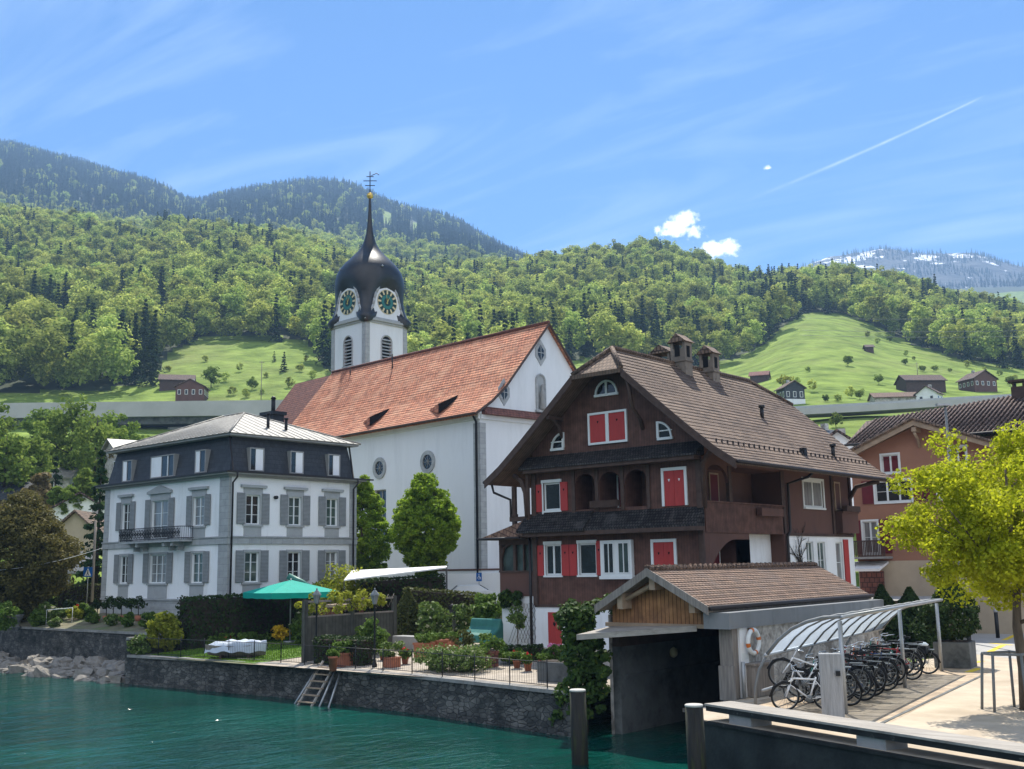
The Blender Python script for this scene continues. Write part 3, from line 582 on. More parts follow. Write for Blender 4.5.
def _ts(x, y):
    r = ray(x, y); f = r @ FW; return (r @ RT) / f, r[2] / f
DM = np.concatenate([[52, 68, 84], np.geomspace(95, 4900, 180)])
def _profiles(tab, first):
    xs = sorted(tab); T = []; Z = []
    for x in xs:
        kn = list(first(x)) if first else []
        for d, y in tab[x]:
            t, s = _ts(x, y); kn.append((d, CAM_H + d * s))
        T.append(_ts(x, 400)[0]); Z.append(kn)
    return T, Z
def _near(x):  # hidden below the terraces and quay, then the ground behind the houses
    a = max(0, min(1, (520 - x) / 300)); return [(50, 0.6), (84, 1.0 + 1.0 * a)]
ALL = {}
TF, ZF = _profiles(FAR, None)
T1, Z1 = _profiles(PROF, _near)
NT = 330
TG = np.linspace(-0.78, 0.78, NT)
def _sm(a, w):
    k = np.ones(w) / w; p = np.pad(a, (w // 2, w // 2), 'edge'); return np.convolve(p, k, 'valid')
_near_z = np.array([np.interp(DM, [k[0] for k in z], [k[1] for k in z]) for z in Z1])
_far_z = np.array([np.interp(DM, [k[0] for k in z], [k[1] for k in z]) for z in ZF])
nz = np.array([np.interp(TG, T1, _near_z[:, j]) for j in range(len(DM))])
fz = np.array([np.interp(TG, TF, _far_z[:, j]) for j in range(len(DM))])
w_ = np.clip((DM - 1000) / 350, 0, 1)[:, None]; w_ = w_ * w_ * (3 - 2 * w_)
HZ = nz * (1 - w_) + fz * w_
for j in range(len(DM)):
    HZ[j] = _sm(HZ[j], 9 if DM[j] < 1200 else 5)
_ln = np.log(DM)
def value_noise(x, y, seed=3):
    xi = np.floor(x).astype(int); yi = np.floor(y).astype(int); fx = x - xi; fy = y - yi
    fx = fx * fx * (3 - 2 * fx); fy = fy * fy * (3 - 2 * fy)
    def h(a, b): return np.modf(np.abs(np.sin(a * 127.1 + b * 311.7 + seed * 17.3) * 43758.5453))[0]
    return (h(xi, yi) * (1 - fx) + h(xi + 1, yi) * fx) * (1 - fy) + (h(xi, yi + 1) * (1 - fx) + h(xi + 1, yi + 1) * fx) * fy
def fbm(x, y, o=4):
    v = 0; a = 0.5
    for i in range(o): v = v + a * value_noise(x * 2 ** i, y * 2 ** i, i + 3); a *= 0.5
    return v
_DD, _TT = np.meshgrid(DM, TG, indexing='ij')
_X = _DD * (FW[0] + _TT * RT[0]); _Y = _DD * (FW[1] + _TT * RT[1])
amp = np.interp(_DD, [90, 250, 500, 900, 1400, 2600, 3600], [0, 0.8, 3, 7, 18, 26, 14])
HZ = HZ + amp * (fbm(_X / 160, _Y / 160) - 0.47) * 1.0
fine = np.where(_DD > 2900, (fbm(_X / 170 + 9, _Y / 170, 5) - 0.47) * 60, 0); HZ = HZ + fine * np.clip((_DD - 2900) / 500, 0, 1)
HZ = np.where(_Y < 47, -4.0, HZ)   # lake floor before the shore
def terrain_h(X, Y):
    X = np.asarray(X, float); Y = np.asarray(Y, float)
    d = X * FW[0] + Y * FW[1]; t = (X * RT[0] + Y * RT[1]) / np.maximum(d, 1)
    fj = np.interp(np.log(np.maximum(d, 1)), _ln, np.arange(len(DM))); j = np.minimum(fj.astype(int), len(DM) - 2); a = fj - j
    fk = np.interp(t, TG, np.arange(NT)); k = np.minimum(fk.astype(int), NT - 2); b = fk - k
    return (HZ[j, k] * (1 - a) + HZ[j + 1, k] * a) * (1 - b) + (HZ[j, k + 1] * (1 - a) + HZ[j + 1, k + 1] * a) * b
def on_terrain(x, y, d0=100, d1=2000):
    """where the ray of a measured point meets the hillside"""
    r = ray(x, y); f = r @ FW
    for d in np.geomspace(d0, d1, 900):
        p = CP + r * (d / f)
        if terrain_h(p[0], p[1]) >= p[2]: return np.array([p[0], p[1], float(terrain_h(p[0], p[1]))])
    return p
def col_of(t): return np.interp(t, *(lambda xs: ([_ts(x, 400)[0] for x in xs], xs))([-300, 0, 200, 400, 512, 600, 800, 1024, 1350]))

def build_land():
    # grass slopes
    def mat_ground():
        m, nt, N, L, b = _new('meadow_grass')
        tc = N.new('ShaderNodeTexCoord'); v = tc.outputs['Object']
        c, _ = add_noise_col(nt, N, L, v, (0.125, 0.205, 0.024), 0.42, 0.11, 10, (0.17, 0.23, 0.042))
        n2 = N.new('ShaderNodeTexNoise'); n2.inputs['Scale'].default_value = 0.02; n2.inputs['Detail'].default_value = 10; n2.inputs['Roughness'].default_value = 0.65; L.new(v, n2.inputs['Vector'])
        mr = N.new('ShaderNodeMapRange'); mr.inputs['From Min'].default_value = 0.5; mr.inputs['From Max'].default_value = 0.72; mr.inputs['To Max'].default_value = 0.7; L.new(n2.outputs[0], mr.inputs['Value'])
        mx = N.new('ShaderNodeMixRGB'); mx.inputs[2].default_value = (0.20, 0.215, 0.07, 1); L.new(mr.outputs[0], mx.inputs[0]); L.new(c, mx.inputs[1])
        L.new(mx.outputs[0], b.inputs['Base Color']); b.inputs['Roughness'].default_value = 0.95; b.inputs['Specular IOR Level'].default_value = 0.1
        n3 = N.new('ShaderNodeTexNoise'); n3.inputs['Scale'].default_value = 0.25; n3.inputs['Detail'].default_value = 8; L.new(v, n3.inputs['Vector'])
        bp = N.new('ShaderNodeBump'); bp.inputs['Strength'].default_value = 0.5; bp.inputs['Distance'].default_value = 2.2; L.new(n3.outputs[0], bp.inputs['Height']); L.new(bp.outputs[0], b.inputs['Normal'])
        return m
    def mat_rock():
        m, nt, N, L, b = _new('alpine_rock_and_snow')
        tc = N.new('ShaderNodeTexCoord'); v = tc.outputs['Object']
        n1 = N.new('ShaderNodeTexNoise'); n1.inputs['Scale'].default_value = 0.014; n1.inputs['Detail'].default_value = 9; n1.inputs['Roughness'].default_value = 0.7; L.new(v, n1.inputs['Vector'])
        r = N.new('ShaderNodeValToRGB'); r.color_ramp.elements[0].position = 0.4; r.color_ramp.elements[1].position = 0.62; r.color_ramp.elements[0].color = (0.012, 0.020, 0.020, 1); r.color_ramp.elements[1].color = (0.05, 0.053, 0.05, 1); L.new(n1.outputs[0], r.inputs[0])
        n2 = N.new('ShaderNodeTexNoise'); n2.inputs['Scale'].default_value = 0.009; n2.inputs['Detail'].default_value = 7; n2.inputs['Roughness'].default_value = 0.62; mps = N.new('ShaderNodeMapping'); mps.inputs['Scale'].default_value = (1.4, 1.4, 0.45); L.new(v, mps.inputs[0]); L.new(mps.outputs[0], n2.inputs['Vector'])
        sp = N.new('ShaderNodeSeparateXYZ'); L.new(v, sp.inputs[0])
        mh = N.new('ShaderNodeMapRange'); mh.inputs['From Min'].default_value = 820; mh.inputs['From Max'].default_value = 1030; mh.inputs['To Min'].default_value = -0.10; mh.inputs['To Max'].default_value = 0.045; L.new(sp.outputs[2], mh.inputs['Value'])
        ad = N.new('ShaderNodeMath'); ad.operation = 'ADD'; L.new(n2.outputs[0], ad.inputs[0]); L.new(mh.outputs[0], ad.inputs[1])
        ms = N.new('ShaderNodeMapRange'); ms.inputs['From Min'].default_value = 0.572; ms.inputs['From Max'].default_value = 0.588; L.new(ad.outputs[0], ms.inputs['Value'])
        mx = N.new('ShaderNodeMixRGB'); mx.inputs[2].default_value = (0.82, 0.84, 0.86, 1); L.new(ms.outputs[0], mx.inputs[0]); L.new(r.outputs[0], mx.inputs[1])
        L.new(mx.outputs[0], b.inputs['Base Color']); b.inputs['Roughness'].default_value = 0.95
        n3 = N.new('ShaderNodeTexNoise'); n3.inputs['Scale'].default_value = 0.02; n3.inputs['Detail'].default_value = 9; L.new(v, n3.inputs['Vector'])
        bp = N.new('ShaderNodeBump'); bp.inputs['Strength'].default_value = 1.0; bp.inputs['Distance'].default_value = 22; L.new(n3.outputs[0], bp.inputs['Height']); L.new(bp.outputs[0], b.inputs['Normal'])
        return m
    M['meadow'] = mat_ground(); M['alp'] = mat_rock()
    M['forest_floor'] = pmat('forest_floor', (0.035, 0.05, 0.018), 0.95, 0.3, 0.05, 0)
    nd = len(DM); V = np.stack([_X, _Y, HZ], 2).reshape(-1, 3)
    F = [(j * NT + k, j * NT + k + 1, (j + 1) * NT + k + 1, (j + 1) * NT + k) for j in range(nd - 1) for k in range(NT - 1)]
    me = bpy.data.meshes.new('hillside'); me.from_pydata(V.tolist(), [], F)
    for n in ('meadow', 'forest_floor', 'alp'): me.materials.append(M[n])
    mi = np.zeros(len(F), np.int32)
    dj = np.repeat(DM[:-1], NT - 1); tk = np.tile(TG[:-1], nd - 1); xk = col_of(tk)
    f0 = forest_start(xk)
    mi[dj > f0 + 12] = 1; mi[(dj > 1900) & (dj < 2500) & (xk > 935 + 25 * np.sin(dj / 130))] = 0; mi[(dj >= 2850) & (xk > 700)] = 2
    patch = (((dj > 1900) & (dj < 2250) & (xk > 383) & (xk < 392)) | ((dj > 1850) & (dj < 2150) & (xk > 410) & (xk < 418)))
    mi[patch] = 0
    mi[(dj > 790) & (dj < 960) & (xk > 88) & (xk < 150)] = 0
    me.polygons.foreach_set('material_index', mi); me.polygons.foreach_set('use_smooth', np.ones(len(F), bool)); me.update()
    o = bpy.data.objects.new('hillside', me); COL.objects.link(o); o['kind'] = 'structure'
    # lake
    m, nt, N, L, b = _new('lake_water')
    tc = N.new('ShaderNodeTexCoord'); v = tc.outputs['Object']
    n0 = N.new('ShaderNodeTexNoise'); n0.inputs['Scale'].default_value = 0.11; n0.inputs['Detail'].default_value = 4; L.new(v, n0.inputs['Vector'])
    r = N.new('ShaderNodeValToRGB'); r.color_ramp.elements[0].position = 0.35; r.color_ramp.elements[1].position = 0.7
    r.color_ramp.elements[0].color = (0.001, 0.032, 0.025, 1); r.color_ramp.elements[1].color = (0.003, 0.074, 0.056, 1); L.new(n0.outputs[0], r.inputs[0]); L.new(r.outputs[0], b.inputs['Base Color'])
    b.inputs['Roughness'].default_value = 0.11; b.inputs['IOR'].default_value = 1.333; b.inputs['Specular IOR Level'].default_value = 0.5
    mp = N.new('ShaderNodeMapping'); mp.inputs['Rotation'].default_value = (0, 0, math.radians(28)); mp.inputs['Scale'].default_value = (1.0, 0.5, 1); L.new(v, mp.inputs[0])
    na = N.new('ShaderNodeTexNoise'); na.inputs['Scale'].default_value = 0.95; na.inputs['Detail'].default_value = 3; na.inputs['Distortion'].default_value = 0.6; L.new(mp.outputs[0], na.inputs['Vector'])
    nb = N.new('ShaderNodeTexNoise'); nb.inputs['Scale'].default_value = 4.0; nb.inputs['Detail'].default_value = 3; L.new(mp.outputs[0], nb.inputs['Vector'])
    ml = N.new('ShaderNodeMath'); ml.operation = 'MULTIPLY_ADD'; ml.inputs[1].default_value = 0.36; L.new(nb.outputs[0], ml.inputs[0]); L.new(na.outputs[0], ml.inputs[2])
    bp = N.new('ShaderNodeBump'); bp.inputs['Strength'].default_value = 1.0; bp.inputs['Distance'].default_value = 0.18; L.new(ml.outputs[0], bp.inputs['Height']); L.new(bp.outputs[0], b.inputs['Normal'])
    w = MB(); w.poly([(-2500, -2600, 0), (2500, -2600, 0), (2500, 60, 0), (-2500, 60, 0)])
    o = w.build('lake', m); o['kind'] = 'structure'

def forest_start(x):
    return np.interp(x, [-300, 0, 100, 150, 165, 200, 300, 322, 340, 400, 500, 545, 560, 600, 660, 700, 755, 790, 806, 840, 870, 900, 960, 1024, 1300],
                     [300, 312, 318, 335, 400, 440, 430, 360, 335, 335, 345, 385, 410, 415, 428, 445, 470, 520, 580, 590, 560, 525, 450, 440, 440])
build_land()

# ------------------------------------------------------------------ woods
PROTO = bpy.data.collections.new('tree_kinds')
def proto_tree(name, kind, h, rad, ncl, per, leaf, mat):
    PP = None
    if kind == 'round':
        cz = h * 0.58; rz = h * 0.42
        P, Nn = clump_points((0, 0, cz), (rad * 0.82, rad * 0.82, rz * 0.88), ncl, per, rad * 0.34, (0.5, 1.0), up=0.55)
    else:
        PPs = []; NNs = []; tiers = 16
        for i in range(tiers):
            f = i / (tiers - 1); z = h * (0.06 + 0.92 * f); R = rad * (1 - f) ** 0.9 * (0.8 + 0.4 * nrg.random()) + 0.1
            for w in nrg.random(max(4, int(10 * (1 - f)) + 3)) * 2 * PI:
                k = max(3, per // 10); s = nrg.random(k) ** 0.6
                PPs.append(np.stack([np.cos(w) * R * s, np.sin(w) * R * s, z - 0.35 * R * s ** 1.5], 1) + nrg.normal(0, 0.06 * rad, (k, 3))); NNs.append(np.tile([np.cos(w) * .5, np.sin(w) * .5, .85], (k, 1)))
        P = np.concatenate(PPs); Nn = np.concatenate(NNs)
    o = leaves_mesh(name, P, Nn, leaf, M[mat], jitter=0.38); COL.objects.unlink(o); PROTO.objects.link(o)
    return o
PT = []
for i in range(5): PT.append(proto_tree('broadleaf_tree', 'round', 15.5 + 2 * (i % 3), 5.6 + 0.6 * (i % 2), 38, 32, 0.78, 'lf_beech'))
for i in range(2): PT.append(proto_tree('conifer_tree', 'conifer', 19 + 3 * i, 3.3, 10, 80, 0.62, 'lf_dark'))
def scatter_object(name, P, idx, sc, rot):
    me = bpy.data.meshes.new(name); me.vertices.add(len(P)); me.vertices.foreach_set('co', np.asarray(P, float).ravel())
    for an, ty, va in (('idx', 'INT', idx), ('sc', 'FLOAT', sc), ('rz', 'FLOAT', rot)):
        a = me.attributes.new(an, ty, 'POINT'); a.data.foreach_set('value', np.asarray(va, np.int32 if ty == 'INT' else np.float32))
    o = bpy.data.objects.new(name, me); COL.objects.link(o)
    ng = bpy.data.node_groups.get('tree_scatter')
    if not ng:
        ng = bpy.data.node_groups.new('tree_scatter', 'GeometryNodeTree')
        ng.interface.new_socket('Geometry', in_out='INPUT', socket_type='NodeSocketGeometry'); ng.interface.new_socket('Geometry', in_out='OUTPUT', socket_type='NodeSocketGeometry')
        N = ng.nodes; L = ng.links; gi = N.new('NodeGroupInput'); go = N.new('NodeGroupOutput')
        ci = N.new('GeometryNodeCollectionInfo'); ci.inputs['Collection'].default_value = PROTO; ci.inputs['Separate Children'].default_value = True; ci.inputs['Reset Children'].default_value = True
        ip = N.new('GeometryNodeInstanceOnPoints'); ip.inputs['Pick Instance'].default_value = True
        def na(n, ty):
            k = N.new('GeometryNodeInputNamedAttribute'); k.data_type = ty; k.inputs['Name'].default_value = n; return k.outputs['Attribute']
        L.new(gi.outputs[0], ip.inputs['Points']); L.new(ci.outputs[0], ip.inputs['Instance']); L.new(na('idx', 'INT'), ip.inputs['Instance Index'])
        cx = N.new('ShaderNodeCombineXYZ'); L.new(na('rz', 'FLOAT'), cx.inputs[2]); L.new(cx.outputs[0], ip.inputs['Rotation']); L.new(na('sc', 'FLOAT'), ip.inputs['Scale'])
        L.new(ip.outputs[0], go.inputs[0])
    md = o.modifiers.new('scatter', 'NODES'); md.node_group = ng
    o['kind'] = 'stuff'
    return o
def jitter_grid(d0, d1, step):
    ext = d1 * 1.25; xs = np.arange(-ext, ext, step); X, Y = np.meshgrid(xs, np.arange(30, ext * 1.05, step)); X = X.ravel() + nrg.uniform(-.48, .48, X.size) * step; Y = Y.ravel() + nrg.uniform(-.48, .48, Y.size) * step
    d = X * FW[0] + Y * FW[1]; t = (X * RT[0] + Y * RT[1]) / np.maximum(d, 1); x = col_of(t); k = (d > d0) & (d < d1) & (np.abs(t) < 0.62); return X[k], Y[k], d[k], x[k]
def woods():
    X, Y, d, x = jitter_grid(290, 1010, 8.3)
    edge = forest_start(x) + 38 * (fbm(X / 26, Y / 26) - 0.42)
    k = (d > edge) & ~((d > 790) & (d < 960) & (x > 88) & (x < 150)) & (nrg.random(len(X)) > 0.04)
    k &= ~((d > 690) & (d < 760) & (x > 170) & (x < 200) )
    X, Y, d, x = X[k], Y[k], d[k], x[k]; Z = terrain_h(X, Y) - 0.4
    con = fbm(X / 70 + 5, Y / 70) + 0.12 * nrg.random(len(X))
    dark = ((x > 742) & (x < 812) & (d > 560) & (d < 840)) | ((x > 118) & (x < 165) & (d < 400)) | ((x > 540) & (x < 640) & (d < 480) & (d > 430)) | ((x > 330) & (x < 560) & (d < 430))
    pc = np.where(dark, 0.62, np.where(con > 0.63, 0.5, 0.11)); isc = nrg.random(len(X)) < pc
    idx = np.where(isc, 5 + nrg.integers(0, 2, len(X)), nrg.integers(0, 5, len(X))); sc = np.where(isc, 0.75 + 0.4 * nrg.random(len(X)), np.minimum(1.2, (0.55 + 0.78 * nrg.random(len(X)) ** 1.3) * (0.8 + .45 * fbm(X / 45, Y / 45))))
    front = np.argsort(d)[:200]; rest = np.ones(len(X), bool); rest[front] = False
    for i in front:   # the nearest, largest trees of the wood stand as trees of their own
        c = PT[idx[i]].copy(); COL.objects.link(c); c.name = 'conifer_tree' if isc[i] else 'broadleaf_tree'
        c.location = (X[i], Y[i], Z[i]); c.rotation_euler = (0, 0, rnd.random() * 6.28); c.scale = (sc[i],) * 3
        side = 'left' if x[i] < 540 else 'right'
        if isc[i]: tag(c, 'dark pointed conifer at the lower wood edge %s of the church' % side, 'tree', 'conifers along the lower wood edge')
        else: tag(c, 'spring green broadleaf tree at the lower wood edge %s of the church' % side, 'tree', 'broadleaf trees along the lower wood edge')
    X, Y, Z, idx, sc = X[rest], Y[rest], Z[rest], idx[rest], sc[rest]
    o = scatter_object('hillside_wood', np.stack([X, Y, Z], 1), idx, sc, nrg.random(len(X)) * 6.28)
    tag(o, 'dense spring green mixed wood covering the hills behind the village', 'wood')
    # far ridges
    X, Y, d, x = jitter_grid(1010, 2950, 13.5)
    k = (x < 560) & (nrg.random(len(X)) > 0.06) & ~((d > 1850) & (d < 2250) & (((x > 383) & (x < 392)) | ((x > 410) & (x < 418)))); X, Y, d, x = X[k], Y[k], d[k], x[k]; Z = terrain_h(X, Y) - 0.5
    isc = (nrg.random(len(X)) < np.clip((d - 1200) / 500, 0.1, 0.93)); idx = np.where(isc, 5 + nrg.integers(0, 2, len(X)), nrg.integers(0, 5, len(X)))
    o = scatter_object('ridge_wood', np.stack([X, Y, Z], 1), idx, 0.9 + 0.5 * nrg.random(len(X)), nrg.random(len(X)) * 6.28)
    X, Y, d, x = jitter_grid(2850, 3650, 17); k = (x > 770) & (fbm(X / 130, Y / 130) > 0.42 + .1 * (d > 3300)); X, Y, x = X[k], Y[k], x[k]
    q = scatter_object('alpine_wood', np.stack([X, Y, terrain_h(X, Y) - 1], 1), 5 + nrg.integers(0, 2, len(X)), 0.55 + 0.5 * nrg.random(len(X)), nrg.random(len(X)) * 6.28); tag(q, 'sparse dark conifers on the snow streaked mountain at the right', 'wood')
    tag(o, 'dark conifer wood on the high bluish ridge behind the spring green hills', 'wood')
woods()
def far_shore():   # the other side of the lake, seen only in windows and water
    m = MB(); n = 40; P = [(-2600 + 5200 * i / n, -1900 - 500 * math.sin(PI * i / n)) for i in range(n + 1)]; H = [330 + 260 * float(fbm(np.array(i * .31), np.array(2.2))) for i in range(n + 1)]
    for i in range(n): a, b = P[i], P[i + 1]; m.poly([(*a, -1), (*b, -1), (b[0], b[1] - 420, H[i + 1]), (a[0], a[1] - 420, H[i])]); m.poly([(a[0], a[1] - 420, H[i]), (b[0], b[1] - 420, H[i + 1]), (b[0], b[1] - 700, -1), (a[0], a[1] - 700, -1)])
    o = m.build('far_shore_hill', M['forest_floor']); o['kind'] = 'structure'
far_shore()
# ------------------------------------------------------------------ facades
class Fac:
    """a wall plane: o a point of it, U to the right along it, N outwards; z absolute"""
    def __init__(s, o, U, N): s.o = Vector(o); s.U = Vector(U).normalized(); s.N = Vector(N).normalized()
    def P(s, u, z, d=0.0): return s.o + s.U * u + s.N * d + Vector((0, 0, z - s.o.z))
    def box(s, mb, u0, u1, z0, z1, d0, d1):
        if u0 > u1: u0, u1 = u1, u0
        if d0 > d1: d0, d1 = d1, d0
        return mb.prism([s.P(u0, z0, d0), s.P(u1, z0, d0), s.P(u1, z1, d0), s.P(u0, z1, d0)], s.N * (d1 - d0))
    def plate(s, mb, uz, d0, d1): return mb.prism([s.P(u, z, d0) for u, z in uz], s.N * (d1 - d0))
    def face(s, mb, uz, d=0.0):
        """single face looking outwards"""
        a = sum(uz[i][0] * uz[(i + 1) % len(uz)][1] - uz[(i + 1) % len(uz)][0] * uz[i][1] for i in range(len(uz)))
        out = s.U.cross(Vector((0, 0, 1))).dot(s.N)
        if a * out < 0: uz = uz[::-1]
        return mb.poly([s.P(u, z, d) for u, z in uz])
    def wall(s, mb, u0, u1, z0, z1, holes=(), depth=0.2, clip=None):
        us = sorted({u0, u1} | {h[0] for h in holes} | {h[1] for h in holes}); zs = sorted({z0, z1} | {h[2] for h in holes} | {h[3] for h in holes})
        for i in range(len(us) - 1):
            for j in range(len(zs) - 1):
                cu = (us[i] + us[i + 1]) / 2; cz = (zs[j] + zs[j + 1]) / 2
                if any(h[0] < cu < h[1] and h[2] < cz < h[3] for h in holes): continue
                s.face(mb, [(us[i], zs[j]), (us[i + 1], zs[j]), (us[i + 1], zs[j + 1]), (us[i], zs[j + 1])])
        for h in holes:
            a, b, c, d = h[:4]; dp = h[4] if len(h) > 4 else depth
            for (p, q) in (((a, c), (b, c)), ((b, c), (b, d)), ((b, d), (a, d)), ((a, d), (a, c))):
                mb.poly([s.P(*p), s.P(*q), s.P(*q, -dp), s.P(*p, -dp)])
        return mb
    def ring(s, mb, u, z, ri, ro, d0, d1, n=24, su=1.0):
        for k in range(n):
            a = 2 * PI * k / n; b = 2 * PI * (k + 1) / n
            q = [(u + r * su * math.cos(w), z + r * math.sin(w)) for r, w in ((ri, a), (ro, a), (ro, b), (ri, b))]
            s.plate(mb, q, d0, d1)
    def disc(s, mb, u, z, r, d0, d1, n=24): return s.plate(mb, [(u + r * math.cos(2 * PI * k / n), z + r * math.sin(2 * PI * k / n)) for k in range(n)], d0, d1)

def window(fac, parent, u0, u1, z0, z1, d=-0.15, fw=0.07, cols=2, rows=2, mat='white', pane='glass', sill=None, sillmat='white', name='window'):
    """frame mesh with glazing bars > pane, sill"""
    mb = MB(); t = 0.06
    fac.box(mb, u0, u0 + fw, z0, z1, d, d + t); fac.box(mb, u1 - fw, u1, z0, z1, d, d + t)
    fac.box(mb, u0 + fw, u1 - fw, z0, z0 + fw, d, d + t); fac.box(mb, u0 + fw, u1 - fw, z1 - fw, z1, d, d + t)
    for i in range(1, cols):
        u = u0 + (u1 - u0) * i / cols; w = fw * 0.6; fac.box(mb, u - w, u + w, z0 + fw, z1 - fw, d + 0.004, d + t + 0.006)
    for j in range(1, rows):
        z = z0 + (z1 - z0) * j / rows; fac.box(mb, u0 + fw, u1 - fw, z - 0.015, z + 0.015, d + 0.008, d + t - 0.012)
    o = mb.build(name, M[mat], parent)
    p = MB(); fac.face(p, [(u0 + fw * .5, z0 + fw * .5), (u1 - fw * .5, z0 + fw * .5), (u1 - fw * .5, z1 - fw * .5), (u0 + fw * .5, z1 - fw * .5)], d + 0.02); p.build('pane', M[pane], o)
    if sill:
        q = MB(); fac.box(q, u0 - 0.08, u1 + 0.08, z0 - 0.10, z0 - 0.003, d + 0.001, sill); q.build('sill', M[sillmat], o)
    return o
def shutter(fac, parent, u0, u1, z0, z1, mat, d=0.012, hole=None, name='shutter'):
    mb = MB(); fac.box(mb, u0, u1, z0, z1, d, d + 0.045); o = mb.build(name, M[mat], parent)
    if hole:
        h = MB(); cu = (u0 + u1) / 2; cz = z0 + (z1 - z0) * 0.74; k = 0.055
        fac.plate(h, [(cu, cz - k * 1.7), (cu + k, cz + 0.3 * k), (cu + k * .6, cz + k * 1.1), (cu, cz + 0.6 * k), (cu - k * .6, cz + k * 1.1), (cu - k, cz + 0.3 * k)], d + 0.046, d + 0.05); h.build('cut_out', M[hole], o)
    return o
def frame(fac, mb, u0, u1, z0, z1, w, d0, d1):
    fac.box(mb, u0, u0 + w, z0, z1, d0, d1); fac.box(mb, u1 - w, u1, z0, z1, d0, d1); fac.box(mb, u0 + w, u1 - w, z1 - w, z1, d0, d1); fac.box(mb, u0 + w, u1 - w, z0, z0 + w, d0, d1)

# ------------------------------------------------------------------ the white and grey lakeside house
def manor():
    X0, X1, Y0, Y1 = -75.55, -59.97, 41.62, 52.5; ZB, ZS, ZC, ZT = 3.3, 4.45, 12.55, 15.15
    t = thing('villa', 'white three storey villa with grey stone trim, dark slate mansard and pale metal roof', 'house', ((X0 + X1) / 2, (Y0 + Y1) / 2, ZB))
    FR = Fac((0, Y0, 0), (1, 0, 0), (0, -1, 0)); RS = Fac((X1, 0, 0), (0, 1, 0), (1, 0, 0)); LS = Fac((X0, 0, 0), (0, -1, 0), (-1, 0, 0)); BK = Fac((0, Y1, 0), (-1, 0, 0), (0, 1, 0))
    wf = [(-73.10, -72.05), (-64.0, -62.7)]       # single windows, front
    wide = (-69.15, -67.05); wr = [(42.95, 44.05), (46.45, 47.5), (49.75, 50.75)]
    zu, zg = (9.32, 11.25), (5.55, 7.5)
    wins = [(FR, a, b) for a, b in wf] + [(RS, a, b) for a, b in wr]
    holes_f = [(a, b, *z) for a, b in wf for z in (zu, zg)] + [(wide[0], wide[1], 8.62, 11.25), (wide[0], wide[1], *zg)]
    holes_r = [(a, b, *z) for a, b in wr for z in (zu, zg)]
    w = MB(); FR.wall(w, X0, X1, ZS, ZC, holes_f, 0.22); RS.wall(w, Y0, Y1, ZS, ZC, holes_r, 0.22)
    LS.wall(w, -Y1, -Y0, ZS, ZC); BK.wall(w, -X1, -X0, ZS, ZC); w.build('wall', M['plaster'], t)
    pl = MB(); FR.box(pl, X0 - 0.05, X1 + 0.05, ZB, ZS - 0.45, 0, 0.06); RS.box(pl, Y0, Y1, ZB, ZS - 0.45, 0.0, 0.06); pl.box(X0 + .02, X1 - .02, Y0 + .02, Y1, ZB, ZS)
    FR.box(pl, X0 - 0.08, X1 + 0.08, ZS - 0.06, ZS + 0.06, 0.003, 0.08); RS.box(pl, Y0 + .004, Y1, ZS - 0.06, ZS + 0.06, 0.003, 0.08)
    pl.build('plinth', M['greystone'], t)
    tr = MB()   # quoins, string course, cornice
    for f, a, b in ((FR, X0, X1), (RS, Y0, Y1)):
        qs = ((a - .03, a + .62), (b - 1.0, b + .03)) if f is FR else ((a - .03, a + .14), (b - .62, b + .03))
        for q in qs: f.box(tr, q[0], q[1], ZS + .06, ZC - .02, 0.0, 0.05 if f is FR else 0.047)
        f.box(tr, a - .06, b + .06, 8.04, 8.46, 0.051, 0.11 if f is FR else 0.107)
        f.box(tr, a - .09, b + .09, 8.46, 8.54, 0.051, 0.16 if f is FR else 0.157)
    tr.build('stone_trim', M['greystone'], t)
    co = MB(); e = 0.55
    co.box(X0 - .25, X1 + .25, Y0 - .25, Y1 + .25, ZC - .14, ZC); co.box(X0 - e, X1 + e, Y0 - e, Y1 + e, ZC + .002, ZC + .13); co.build('cornice', M['conc'], t)
    # windows with moulded surrounds, aprons, hoods and louvred shutters
    def dress(f, a, b, z, hood, pane, apron_to, shut=0.62, cols=2):
        window(f, t, a, b, z[0], z[1], -0.17, 0.075, cols, 3, pane=pane)
        s = MB(); q = 0.16
        f.box(s, a - q, a, z[0], z[1] + q, 0.0, 0.05); f.box(s, b, b + q, z[0], z[1] + q, 0.0, 0.05); f.box(s, a, b, z[1], z[1] + q, 0.0, 0.05)
        f.box(s, a - q - .08, b + q + .08, z[0] - .14, z[0], 0.0, 0.12)
        f.box(s, a - q + .02, b + q - .02, apron_to, z[0] - .14, 0.0, 0.04)
        if hood:
            f.box(s, a - q - .05, b + q + .05, z[1] + q, z[1] + q + .32, 0.0, 0.045); f.box(s, a - q - .30, b + q + .30, z[1] + q + .32, z[1] + q + .50, 0.0, 0.2)
            if hood == 2: f.plate(s, [(a - q - .30, z[1] + q + .503), (b + q + .30, z[1] + q + .503), ((a + b) / 2, z[1] + q + .90)], 0.0, 0.17)
        s.build('window_surround', M['greytrim'], t)
        for u in ((a - q - shut, a - q + .03), (b + q - .03, b + q + shut)): shutter(f, t, u[0], u[1], z[0] + .02, z[1] + .12, 'greyshutter', 0.055)
    panes = ['glass', 'glass_curtain', 'glass', 'glass_green', 'glass_green']
    for i, (f, a, b) in enumerate(wins):
        sm = 0.58
        dress(f, a, b, zu, 1, panes[i], 8.55, sm); dress(f, a, b, zg, 0, panes[(i + 2) % 5] if i else 'glass', 4.52, sm)
    dress(FR, *wide, (8.62, 11.25), 2, 'glass_curtain', 8.55, 0.62, 2); dress(FR, *wide, zg, 0, 'glass_curtain', 4.52, 0.62, 3)
